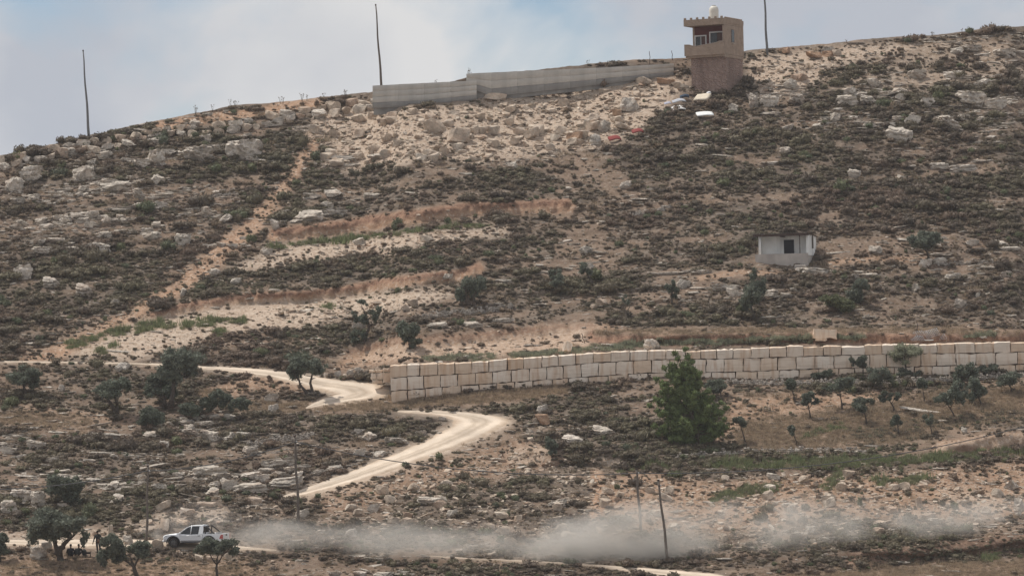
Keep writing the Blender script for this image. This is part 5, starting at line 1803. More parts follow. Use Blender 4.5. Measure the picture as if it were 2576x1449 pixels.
for e, pt in zip([o for o in COL.objects if o.name.startswith("utility_pole")], (A1, A2, A3, A4)):
    q = pt - e.location
    mb = MB(); mb.tube([q * 0.93 + Vector((-0.1, -0.1, 0)), q * 0.93 + Vector((0.16, -0.1, 0))], 0.035, 6); mb.build("bracket", M['iron'], e)
    mb = MB(); mb.tube([q * 0.93 + Vector((0.14, -0.1, -0.07)), q * 0.93 + Vector((0.14, -0.1, 0.0)), q * 0.93 + Vector((0.14, -0.1, 0.08))], [0.05, 0.065, 0.035], 8); mb.build("insulator", M['white_paint'], e)


def cable(p0, p1, sag, r, label, mat=None):
    p0, p1 = Vector(p0), Vector(p1)
    n_ = 40
    pts = []
    for k in range(n_ + 1):
        t = k / n_
        q = p0.lerp(p1, t)
        q.z -= sag * 4 * t * (1 - t)
        pts.append(q - p0)
    mb = MB(); mb.tube(pts, r, 5)
    o = mb.build("overhead_cable", mat or M['iron'])
    o.location = p0
    tag(o, label, "cable")


def at(u, v, y):
    return Vector(pos(np.array(float(u)), np.array(float(v)), np.array(float(y))))


H_ = lambda a, e: e.location.lerp(a, 0.93)
pl_ = [o for o in COL.objects if o.name.startswith("utility_pole") and o.type == 'EMPTY']
Q = [H_(a, e) + Vector((0, -0.12, 0)) for a, e in zip((A1, A2, A3, A4), pl_)]
M['cable'] = plain("grey_cable", (0.10, 0.10, 0.10), var=0.1)
cable(at(-60, 1232, Q[0].y + 4), Q[0], 0.35, 0.04, "overhead cable running from the left edge to the pole by the pickup", M['cable'])
cable(Q[0], Q[1], 0.5, 0.04, "overhead cable between the pole by the pickup and the pole beside the hairpin", M['cable'])
cable(Q[1], Q[2], 1.0, 0.04, "long sagging overhead cable crossing below the hairpin road", M['cable'])
cable(Q[2], at(2640, 1055, Q[2].y + 18), 1.3, 0.04, "overhead cable rising from the leaning pole to the right edge", M['cable'])
for (b_, t, lab) in [((1635, 168), (1634, 130), "thin rod standing on the skyline above the concrete wall's right part"), ((1692, 152), (1690, 128), "short thin rod on the skyline close to the tower"),
                     ((1719, 862), (1708, 837) , "x"), ((1733 - 263, 863), (1463, 838), "leaning rusty stick in the bare earth left of the pine"), ((2308, 836), (2307, 806), "dark upright stake behind the block wall's right part")]:
    if lab == "x":
        continue
    pole("thin_stake", b_, t, 0.035, 0.03, M['iron'], lab, "stake", None, False, 0.3)

ICO1 = ico(1)

# ------------------------------------------------------------------ trees
def tree(name, base, lobes, label, cat="tree", group=None, trunk_r=0.12, leaf='olive', n=900, size=0.11, stems=None, seed=1, aspect=0.4, trunk_mat='bark', core=True, lean=0.0):
    """base (u, v) of the trunk; lobes (u, v, ru, rv) of the crown as seen; stems: lists of (u, v) points"""
    r = np.random.default_rng(seed)
    b = S(*base)
    k = b.y / FOC
    root = empty(name, b)
    tag(root, label, cat, group)
    L3, R3_ = [], []
    for (cu, cv, ru, rv) in lobes:
        L3.append(((cu - base[0]) * k, r.normal(0, 0.25) * ru * k, (base[1] - cv) * k))
        ru, rv = ru * 1.12, rv * 1.12
        R3_.append((ru * k, (ru + rv) / 2 * k * r.uniform(0.8, 1.1), rv * k))
    # trunk and limbs
    mb = MB()
    if stems is None:
        stems = [[base, lobes[0][:2]]] + [[None, l[:2]] for l in lobes[1:]]
    first = None
    for si, st in enumerate(stems):
        pts = []
        for q in st:
            if q is None:
                q = first[max(1, len(first) // 2)]
                pts.append(q.copy())
            else:
                pts.append(Vector(((q[0] - base[0]) * k, 0, (base[1] - q[1]) * k)))
        a, c = pts[0], pts[-1]
        fine = []
        m_ = 4
        for s0, s1 in zip(pts[:-1], pts[1:]):
            for t in range(m_):
                q = s0.lerp(s1, t / m_)
                fine.append(q + Vector((r.normal(0, 0.05), r.normal(0, 0.10), 0)) * (t > 0) * min(1.0, trunk_r * 8))
        fine.append(pts[-1])
        if first is None:
            first = fine
        r0 = trunk_r if st[0] is not None else trunk_r * 0.5
        rad = [max(r0 * (1 - 0.75 * i / (len(fine) - 1)), 0.012) for i in range(len(fine))]
        if st[0] is not None:
            fine[0] = fine[0] - Vector((0, 0, 0.35)); rad[0] = r0 * 1.5
        mb.tube(fine, rad, 8, 0, True)
        # twigs
        for _ in range(6):
            i = r.integers(len(fine) // 2, len(fine))
            d = Vector(r.normal(size=3)); d.z = abs(d.z) * 0.8; d.normalize()
            ln = r.uniform(0.3, 0.9) * np.mean([x[0] for x in R3_])
            mb.tube([fine[i], fine[i] + d * ln * 0.5 + Vector((0, 0, 0.04)), fine[i] + d * ln], [rad[i] * 0.5, rad[i] * 0.3, 0.008], 5)
    mb.build("trunk", M[trunk_mat], root)
    # crown: leaf clumps, so that light and dark masses show
    C2, Q2 = [], []
    for c, q in zip(L3, R3_):
        m = max(5, int(9 * (q[0] * q[2]) ** 0.5 / 0.8))
        for _ in range(min(m, 22)):
            d = r.normal(size=3); d /= np.linalg.norm(d)
            rad = r.uniform(0.35, 0.82)
            C2.append(np.array(c) + d * rad * np.array(q))
            s = r.uniform(0.28, 0.5)
            Q2.append(np.array(q) * s)
    cm = MB()
    vs, fs = leaf_cloud(int(n * 2.2), C2, Q2, size * 1.1, r, aspect, 0.1, 0.3)
    cm.add(vs, fs)
    if n > 400:
        for c, q in zip(C2, Q2):
            w = ICO1[0] * q * 0.62 * (1 + 0.3 * fbm(ICO1[0][:, 0] * 2 + c[0], ICO1[0][:, 1] * 2, ICO1[0][:, 2] * 2 + c[2], 2, seed))[:, None] + c
            cm.add(w, ICO1[1])
    cm.build("crown", M[leaf], root)
    return root


T_ = []
ol = lambda *a, **k: T_.append(tree("olive_tree", *a, **k))
# left group below the upper road
ol((430, 1035), [(455, 905, 50, 38), (430, 935, 40, 28), (480, 935, 28, 25)], "large dark olive tree whose crown covers the upper dirt road", trunk_r=0.22, n=2600, size=0.12, seed=2, stems=[[(430, 1015), (440, 960), (455, 905)], [None, (480, 930)], [None, (430, 930)]])
ol((416, 1030), [(402, 968, 46, 30), (430, 985, 28, 18), (378, 985, 22, 18)], "olive tree with thick trunk in front of the large dark olive", trunk_r=0.24, n=1900, size=0.12, seed=3, stems=[[(416, 1030), (414, 1005), (405, 975)], [None, (432, 982)], [None, (380, 982)]])
ol((64, 994), [(60, 945, 42, 26), (80, 955, 24, 20)], "olive tree at the left edge below the upper road", trunk_r=0.17, n=1300, seed=4)
ol((292, 1045), [(275, 975, 46, 26), (315, 965, 24, 20), (255, 985, 26, 16)], "low spreading olive tree left of the thick-trunked olive", trunk_r=0.2, n=1500, seed=5, stems=[[(292, 1045), (296, 1015), (285, 980)], [(292, 1030), (272, 1005), (262, 985)]])
ol((779, 990), [(756, 925, 36, 26), (785, 922, 30, 22), (810, 928, 20, 16), (735, 938, 18, 16)], "twin-trunked olive tree beside the upper dirt road bend", trunk_r=0.15, n=1700, seed=6, stems=[[(774, 992), (755, 965), (740, 935)], [(784, 989), (783, 955), (790, 925)]])
# lower left foreground
ol((170, 1275), [(160, 1218, 44, 28), (180, 1245, 30, 26), (195, 1222, 26, 22)], "dense round olive above the big olive at the lower left", trunk_r=0.15, n=2300, size=0.11, seed=7)
ol((152, 1408), [(118, 1320, 52, 36), (175, 1322, 48, 38), (140, 1305, 45, 26), (90, 1345, 30, 26), (208, 1350, 18, 28)], "big spreading olive tree shading the seated people", trunk_r=0.27, n=4200, size=0.12, seed=8,
   stems=[[(152, 1410), (140, 1370), (128, 1330)], [(146, 1385), (165, 1365), (190, 1345)], [None, (150, 1310)]])
ol((346, 1462), [(285, 1368, 34, 26), (300, 1392, 28, 22), (262, 1400, 20, 20), (352, 1385, 28, 22), (365, 1372, 18, 14)], "olive tree with two crowns in front of the standing man", trunk_r=0.22, n=3200, size=0.12, seed=9,
   stems=[[(346, 1465), (338, 1425), (330, 1400)], [None, (290, 1385)], [None, (356, 1385)]])
ol((548, 1455), [(530, 1372, 34, 20), (570, 1370, 34, 18), (590, 1385, 20, 14), (505, 1382, 20, 12)], "small olive tree in front of the pickup's tail", trunk_r=0.13, n=2000, size=0.11, seed=10,
   stems=[[(548, 1456), (546, 1420), (552, 1390)], [None, (580, 1378)], [None, (520, 1378)]])
ol((-4, 1412), [(2, 1365, 30, 24), (-20, 1375, 26, 22)], "olive tree cut by the left edge near the bottom", trunk_r=0.15, n=1500, seed=11)
# middle slope
ol((912, 862), [(905, 800, 22, 18), (948, 790, 20, 20), (915, 765, 14, 12), (890, 795, 12, 12), (905, 845, 24, 16)], "ragged olive tree on the pale spoil above the road", trunk_r=0.13, n=1100, seed=12, stems=[[(916, 862), (930, 820), (920, 790), (912, 770)], [None, (948, 790)]])
ol((1183, 772), [(1178, 722, 32, 28), (1205, 715, 22, 24), (1160, 742, 18, 20)], "grey-green olive tree at the end of the lower red cut bank", trunk_r=0.14, n=1400, seed=13, stems=[[(1178, 772), (1176, 745), (1165, 720)], [(1188, 772), (1192, 745), (1203, 718)]])
ol((1403, 734), [(1398, 690, 20, 16), (1405, 715, 24, 18)], "compact dark tree left of the bare leaning tree", trunk_r=0.1, n=900, seed=14)
ol((1490, 716), [(1475, 678, 18, 16), (1470, 665, 12, 12)], "thin leaning half-bare tree on the middle slope", trunk_r=0.09, n=320, seed=15, stems=[[(1492, 716), (1480, 695), (1472, 668)]])
ol((1690, 767), [(1690, 720, 15, 16), (1697, 738, 15, 14)], "slender dark tree between the bare tree and the shed", trunk_r=0.09, n=420, seed=16)
ol((1578, 818), [(1575, 752, 10, 14)], "bare dead tree with grey trunk above the block wall", trunk_r=0.12, n=90, seed=17, stems=[[(1580, 818), (1574, 790), (1576, 752)], [None, (1566, 770)], [None, (1588, 765)]], trunk_mat='twig')
ol((1890, 806), [(1896, 735, 30, 30), (1893, 690, 14, 20), (1880, 755, 20, 20), (1915, 722, 18, 20)], "tall olive tree below the white shed", trunk_r=0.17, n=1800, seed=18, stems=[[(1890, 806), (1889, 765), (1893, 700)]])
ol((2341, 660), [(2318, 608, 34, 20), (2352, 603, 30, 20), (2335, 592, 28, 16)], "olive tree with dark umbrella crown right of the shed", trunk_r=0.16, n=1600, seed=19, stems=[[(2341, 660), (2333, 635), (2325, 612)], [None, (2355, 610)]])
# orchard
for q in [((2000, 1008), [(1990, 962, 20, 14)], "young olive nearest the tall pine, by the dry-stone wall", 20), ((2041, 1052), [(2030, 1003, 18, 13), (2050, 1008, 10, 8)], "young olive in front of the orange soil, left of the leaning one", 21),
          ((2119, 1031), [(2112, 965, 36, 17), (2090, 975, 18, 10)], "broad young olive with curved trunk on the orange soil", 22), ((2181, 1066), [(2170, 1015, 22, 17), (2185, 1012, 14, 12)], "round-crowned young olive in the middle of the plot", 23),
          ((2252, 1032), [(2232, 997, 16, 10), (2255, 997, 12, 10)], "small flat-crowned olive right of the round-crowned one", 24), ((2262, 1094), [(2255, 1058, 15, 13)], "little leaning olive at the lower edge of the plot", 25),
          ((2405, 1050), [(2375, 1003, 30, 17), (2415, 990, 24, 25)], "widest young olive with forked trunk on the right", 26), ((2473, 1020), [(2450, 978, 26, 20), (2468, 972, 16, 18)], "crooked pale-trunked olive behind the widest young olive", 27),
          ((2346, 1092), [(2336, 1053, 13, 11)], "sparse wispy olive left of the lower right edge", 28), ((1876, 1112), [(1860, 1060, 15, 12)], "small leaning olive right of the tall pine", 29),
          ((2008, 1120), [(1993, 1082, 13, 12)], "bent sapling olive at the bottom of the plot", 30), ((2171, 946), [(2170, 908, 18, 13), (2145, 910, 9, 10)], "slim olive in front of the block wall, left of the pale green tree", 31),
          ((2218, 985), [(2205, 945, 26, 20), (2230, 945, 18, 14)], "dark olive standing at the dry-stone wall", 32), ((2562, 915), [(2568, 890, 18, 22)], "olive at the right edge before the block wall", 33),
          ((2430, 975), [(2440, 935, 26, 18), (2412, 945, 18, 14)], "olive behind the crooked one, near the dry-stone wall", 34), ((2545, 985), [(2535, 950, 34, 16)], "olive at the right end of the dry-stone wall", 35),
          ((2325, 1010), [(2322, 968, 16, 13)], "thin grey sapling left of the widest olive", 36), ((1818, 1000), [(1808, 968, 26, 16), (1790, 975, 18, 14)], "half-bare shrub tree touching the pine's right side", 37)]:
    sp_ = 260 if "sparse" in q[2] or "thin grey" in q[2] or "sapling" in q[2] else 620
    q = (q[0], [(a_, b_, c_ * 1.08, d_ * 1.3) for a_, b_, c_, d_ in q[1]], q[2], q[3])
    ol(q[0], q[1], q[2], trunk_r=0.06 if sp_ == 260 else 0.075, n=int(sp_ * (1 + 0.3 * len(q[1]))), size=0.10, seed=q[3], group="young olives below the block wall")
ol((2282, 942), [(2275, 890, 40, 24), (2300, 885, 24, 20), (2255, 900, 20, 18)], "feathery pale green tree in front of the block wall", trunk_r=0.09, n=1000, size=0.09, seed=40, leaf='weed_grey')
ol((1389, 1148), [(1386, 1112, 15, 20), (1392, 1130, 15, 16)], "small dark upright tree below the hairpin's right end", trunk_r=0.08, n=600, seed=41)
# shrub-like trees
sh = lambda base, lobes, lab, n_, sd, leaf='olive': T_.append(tree("leafy_shrub", base, lobes, lab, "shrub", None, 0.07, leaf, n_, 0.11, None, sd))
sh((376, 1080), [(372, 1045, 26, 24), (400, 1055, 22, 20), (360, 1062, 20, 16)], "rounded green shrub below the thick-trunked olive", 1500, 50)
sh((520, 1058), [(480, 1030, 34, 20), (515, 1015, 26, 20), (550, 1005, 24, 24), (575, 1010, 22, 22), (610, 1018, 26, 18)], "long green shrub thicket below the upper road", 2600, 51)
sh((1030, 878), [(1028, 835, 30, 32), (1035, 855, 24, 20)], "dense dark green shrub above the road left of the stone terrace", 1600, 52)
sh((2120, 788), [(2085, 748, 26, 14), (2110, 755, 34, 20), (2130, 770, 30, 14)], "yellow-green shrub mound right of the shed's tall olive", 1500, 53, 'scrub_green')
sh((2165, 765), [(2165, 722, 28, 24), (2150, 745, 26, 20)], "dark green shrub behind the yellow-green mound", 1300, 54)
sh((2068, 955), [(2055, 940, 26, 12), (2085, 938, 20, 10)], "low olive shrub against the foot of the block wall", 700, 55)
sh((2285, 950), [(2270, 935, 22, 12), (2300, 938, 20, 10)], "shrub under the feathery pale green tree", 500, 56)
sh((2490, 942), [(2485, 925, 26, 12)], "low shrub before the block wall's right end", 500, 57)

# the tall pine
def pine():
    base = (1766, 1116)
    b = S(*base)
    k = b.y / FOC
    root = empty("pine_tree", b)
    tag(root, "tall bushy green pine tree in front of the pale block wall", "pine tree")
    r = np.random.default_rng(60)
    top = Vector(((1712 - base[0]) * k, 0, (base[1] - 885) * k))
    mb = MB()
    tr = [Vector((0, 0, -0.4)), Vector((-0.35, 0, 0.9)), Vector((-0.75, 0, 2.4)), Vector((-1.1, 0, 4.5)), top]
    mb.tube(tr, [0.22, 0.17, 0.13, 0.08, 0.02], 9)
    C, Q, = [], []
    # branches from hand-set tips around the outline (u, v), plus others filling the volume
    tips = [(1705, 883), (1730, 882), (1695, 915), (1748, 915), (1678, 930), (1757, 940), (1655, 948), (1775, 985), (1668, 965), (1640, 1020), (1655, 1000), (1795, 1000), (1818, 1010), (1828, 1025),
            (1825, 1060), (1815, 1090), (1790, 1100), (1660, 1085), (1645, 1075), (1690, 1100), (1720, 1105), (1735, 1060), (1700, 1040), (1760, 1030), (1720, 970), (1745, 1000), (1685, 1000), (1780, 1060), (1665, 1045), (1705, 1075)]
    brs = []
    for (u, v) in tips:
        brs.append((Vector(((u - base[0]) * k, r.normal(0, 0.4), (base[1] - v) * k))))
    for _ in range(34):
        t = r.uniform(0.06, 0.9)
        wd = np.interp(t, [0, 0.1, 0.3, 0.55, 0.8, 1.0], [2.2, 3.2, 3.3, 2.3, 1.3, 0.3])
        a = r.uniform(0, 6.28)
        cx = np.interp(t, [0, 0.5, 1], [-1.0, -1.3, -1.7])
        brs.append(Vector((cx + math.cos(a) * wd * r.uniform(0.5, 1.0), math.sin(a) * wd * r.uniform(0.4, 0.9), 0.5 + t * (top.z - 0.7))))
    for tip in brs:
        h0 = max(0.7, tip.z * 0.62 - 0.2)
        # start on the trunk line
        s0 = Vector((np.interp(h0, [q.z for q in tr], [q.x for q in tr]), 0, h0))
        mid = s0.lerp(tip, 0.55) - Vector((0, 0, 0.22))
        mb.tube([s0, mid, tip], [0.055, 0.035, 0.012], 5)
        for t in np.linspace(0.42, 1.0, 5):
            c = (s0.lerp(mid, t / 0.55) if t < 0.55 else mid.lerp(tip, (t - 0.55) / 0.45))
            C.append(np.array(c) + r.normal(0, 0.10, 3))
            w_ = 0.50 * (1.15 - 0.5 * t)
            Q.append((w_, w_, w_ * 0.95))
    mb.build("trunk", M['bark'], root)
    cm = MB()
    vs, fs = leaf_cloud(34000, C, Q, 0.14, r, 0.28, 0.9, 0.15)
    cm.add(vs, fs)
    for c, q in zip(C, Q):
        w = ICO1[0] * np.array(q) * 0.72 + c
        cm.add(w, ICO1[1])
    cm.build("crown", M['pine'], root)


pine()

# ------------------------------------------------------------------ dry-stone walls: small stones, laid in rough courses
def stone_run(name, pts, rows, size, meshes, label, seed, step=None):
    """a terrace wall; its stones are a few grid units each"""
    r = np.random.default_rng(seed)
    p = np.array(pts, float)
    seg = np.r_[0, np.cumsum(np.hypot(*np.diff(p, axis=0).T))]
    root = empty(name, S(p[0, 0], p[0, 1]))
    tag(root, label, "wall")
    mb = MB()
    k = root.location.y / FOC
    t = 0.0
    vs0, fs0 = ICO2
    us_, P_ = [], []
    while t < seg[-1]:
        u, v = np.interp(t, seg, p[:, 0]), np.interp(t, seg, p[:, 1])
        nr = max(1, int(round(rows + r.normal(0, 0.6))))
        for j in range(nr):
            s = size * r.uniform(0.6, 1.3)
            q = Vector(pos(np.array(u + r.normal(0, 0.6)), np.array(v - j * size * 0.8), samp(DEP, np.array([u]), np.array([v]))[0] - 0.15 + 0.08 * j)) - root.location
            w = vs0 * (1 + 0.22 * r.normal(size=len(vs0)))[:, None] * np.array([s * 0.62, s * 0.5, s * 0.45]) * k
            mb.add(w + np.array(q), fs0)
        t += size * 0.95
    o = mb.build("stones", meshes, root)
    o["kind"] = "stuff"
    return root


stone_run("dry_stone_wall", [(1050, 806), (1090, 798), (1140, 792), (1190, 790), (1230, 786), (1290, 776)], 4, 4.6, M['stone_small'], "dry-stone terrace wall above the orange cut left of centre", 70)
stone_run("dry_stone_wall", [(1830, 962), (1950, 968), (2060, 966), (2180, 968), (2300, 962), (2420, 956), (2576, 946)], 3, 5.0, M['stone_small'], "long low dry-stone wall between the block wall and the olive plot", 71)
stone_run("dry_stone_wall", [(1700, 1150), (1760, 1146), (1830, 1142), (1900, 1136), (1990, 1136), (2080, 1132), (2140, 1136), (2180, 1140)], 2, 6.0, M['stone_small'], "tumbled dry-stone wall along the lower edge of the olive plot", 72)
stone_run("dry_stone_wall", [(1480, 953), (1540, 952), (1600, 952), (1640, 950)], 2, 5.0, M['stone_small'], "short dry-stone wall left of the pine's top", 73)
stone_run("stone_heap", [(1580, 545), (1620, 538), (1660, 532), (1690, 528)], 3, 4.5, M['stone_small'], "flat heap of small grey stones on the scrub slope under the tower", 74)
stone_run("stone_heap", [(620, 1128), (680, 1115), (740, 1106), (790, 1100)], 4, 5.0, M['stone_small'], "long heap of grey field stones left of the utility pole", 75)
stone_run("dry_stone_wall", [(480, 505), (560, 492), (640, 482), (700, 474)], 2, 4.5, M['stone_small'], "ruined line of grey stones on the upper left slope", 76)
stone_run("dry_stone_wall", [(2360, 668), (2440, 664), (2500, 660)], 2, 4.5, M['stone_small'], "low stone terrace edge below the umbrella-crowned olive", 77)

# ------------------------------------------------------------------ dumped things below the tower
def cushion(name, u, v, w, d, h, mat, rz, tilt, label, cat, sag=0.05):
    """a soft slab lying on the slope"""
    p = S(u, v)
    w, d = w * 0.88, d * 0.88
    mb = MB()
    nx, ny = 9, 6
    vs, fs = [], []
    r = np.random.default_rng(int(u))
    for z in (0, 1):
        for j in range(ny):
            for i in range(nx):
                s, t = i / (nx - 1) * 2 - 1, j / (ny - 1) * 2 - 1
                e = max(abs(s), abs(t)) ** 6
                vs.append((s * w / 2 * (1 - 0.04 * t * t), t * d / 2 * (1 - 0.04 * s * s), (h * (0.5 - 0.12 * e) if z else -h * (0.5 - 0.12 * e)) + sag * math.sin(s * 2.1 + 1) + r.normal(0, 0.008)))
    n_ = nx * ny
    for j in range(ny - 1):
        for i in range(nx - 1):
            a = j * nx + i
            fs += [(a, a + nx, a + nx + 1, a + 1), (n_ + a, n_ + a + 1, n_ + a + nx + 1, n_ + a + nx)]
    ring = list(range(nx)) + [j * nx + nx - 1 for j in range(1, ny)] + [(ny - 1) * nx + i for i in range(nx - 2, -1, -1)] + [j * nx for j in range(ny - 2, 0, -1)]
    for a, b_ in zip(ring, ring[1:] + ring[:1]):
        fs.append((a, b_, n_ + b_, n_ + a))
    mb.add(vs, fs, 0, True)
    o = mb.build(name, mat)
    fix_normals(o.data)
    o.location = p + Vector((0, -0.2, 0.32))
    o.rotation_euler = (tilt, 0, rz)
    tag(o, label, cat)
    return o


cushion("mattress", 1767, 254, 1.9, 1.5, 0.32, plain("cream_mattress", (0.60, 0.53, 0.42), var=0.12, scale=2), -0.5, 0.55, "thick cream mattress dumped below the tower", "mattress", 0.02)
cushion("mattress", 1773, 295, 2.1, 1.0, 0.10, plain("white_foam", (0.78, 0.78, 0.76), var=0.03, scale=2), 0.2, 0.5, "bright white foam sheet in the scrub below the tower", "foam sheet", 0.06)
cushion("foam_sheet", 1707, 280, 1.7, 0.9, 0.08, plain("off_white_sheet", (0.72, 0.70, 0.67), var=0.06, scale=2), 0.35, 0.55, "off-white sheet lying left of the cream mattress", "foam sheet", 0.10)
cushion("tarpaulin", 1708, 262, 1.7, 0.7, 0.06, plain("grey_tarpaulin", (0.42, 0.43, 0.46), var=0.15, scale=3), 0.25, 0.5, "crumpled pale grey tarpaulin above the off-white sheet", "tarpaulin", 0.14)
cushion("tarpaulin", 1680, 268, 0.9, 0.5, 0.06, plain("lilac_grey_cloth", (0.40, 0.40, 0.46), var=0.15, scale=3), 0.3, 0.5, "small lilac-grey cloth left of the grey tarpaulin", "cloth", 0.08)
cushion("cloth_bundle", 1722, 251, 1.1, 0.6, 0.25, plain("navy_cloth", (0.035, 0.055, 0.085), var=0.3, scale=4), 0.1, 0.4, "dark blue cloth bundle below the tower's left corner", "cloth", 0.10)
cushion("plastic_bag", 1783, 243, 0.5, 0.35, 0.25, plain("white_bag", (0.80, 0.80, 0.80), var=0.05, scale=4), 0.3, 0.3, "small white bag at the mattress's upper right corner", "bag", 0.06)
cushion("red_mattress", 1546, 356, 1.5, 0.8, 0.12, plain("faded_red_cloth", (0.24, 0.055, 0.05), var=0.15, scale=3), 0.35, 0.6, "faded red mat at the lower end of the rubble slope", "mat", 0.12)
cushion("red_mattress", 1604, 338, 1.4, 0.7, 0.12, plain("faded_red_cloth_b", (0.25, 0.06, 0.055), var=0.15, scale=3), 0.3, 0.6, "smaller faded red mat further right on the rubble slope", "mat", 0.12)


def rebar_pile():
    p = S(2320, 860)
    root = empty("mesh_pile", p)
    tag(root, "tangled heap of grey steel reinforcing mesh behind the block wall", "steel mesh")
    r = np.random.default_rng(80)
    k = p.y / FOC
    for s in range(5):
        mb = MB()
        a = r.normal(0.12, 0.2); off = Vector((r.uniform(-38, 30) * k, r.normal(0, 0.3), r.uniform(0.0, 14) * k))
        d1 = Vector((math.cos(a), 0.1, math.sin(a) * 0.6)); d2 = Vector((-0.25, 0.75, 0.6)).normalized()
        L1, L2 = r.uniform(1.2, 1.9), r.uniform(0.7, 1.1)
        for i in range(9):
            q = off + d1 * L1 * (i / 8)
            mb.tube([q, q + d2 * L2], 0.014, 4)
        for j in range(5):
            q = off + d2 * L2 * (j / 4)
            mb.tube([q, q + d1 * L1 + Vector((0, 0, 0.05 * math.sin(j)))], 0.014, 4)
        mb.build("mesh_sheet", plain("bright_steel", (0.45, 0.45, 0.46), var=0.2, scale=4, rough=0.5, metal=0.3), root)
    mb = MB(); mb.box(0.2, 1.0, -0.25, 0.05, 0.10, 0.2, bevel=0.02); mb.build("white_offcut", M['white_paint'], root)


rebar_pile()

# dead thistle stalks on the skyline
for i, (u, h_) in enumerate([(492, 22), (535, 18), (580, 20), (592, 16), (705, 18), (712, 14), (760, 20), (772, 16), (815, 12), (868, 16), (1018, 10), (1096, 22), (1180, 26), (1480, 14), (2130, 10), (2345, 12), (2420, 12)]):
    b = S(u, float(skyrow(u)) + 5)
    k = b.y / FOC
    r = np.random.default_rng(900 + i)
    mb = MB()
    for s in range(4 if i % 3 else 8):
        d = Vector((r.normal(0, 0.22), r.normal(0, 0.2), 1)).normalized()
        L_ = h_ * k * r.uniform(0.7, 1.15)
        mb.tube([(0, 0, -0.05), d * L_ * 0.6, d * L_ + Vector((r.normal(0, 0.06), 0, 0))], [0.014, 0.012, 0.009], 4)
        v_, f_ = ICO2
        mb.add(v_ * 0.045 + np.array(d * L_), f_)
    o = mb.build("dead_thistle", M['twig'])
    o.location = b
    sec = "left of the concrete wall" if u < 930 else ("above the concrete wall" if u < 1700 else "right of the tower")
    tag(o, "%s dead thistle stalks on the skyline %s" % ("bushy" if i % 3 == 0 else "spindly", sec), "plant", "dead thistles on the skyline " + sec)

# ------------------------------------------------------------------ the pickup
def car_paint():
    m = plain("white_car_paint", (0.74, 0.75, 0.76), var=0.02, scale=2, rough=0.28, spec=0.5)
    m.node_tree.nodes["Principled BSDF"].inputs["Coat Weight"].default_value = 0.5
    return m


def loft(mb, secs, mat=0, smooth=False, caps=True):
    """closed cross-sections of equal length joined into a skin"""
    n = len(secs[0])
    vs = [p for s in secs for p in s]
    fs = []
    for i in range(len(secs) - 1):
        for k in range(n):
            fs.append((i * n + k, i * n + (k + 1) % n, (i + 1) * n + (k + 1) % n, (i + 1) * n + k))
    if caps:
        fs.append(tuple(range(n)))
        fs.append(tuple(range((len(secs) - 1) * n, len(secs) * n)))
    mb.add(vs, fs, mat, smooth)


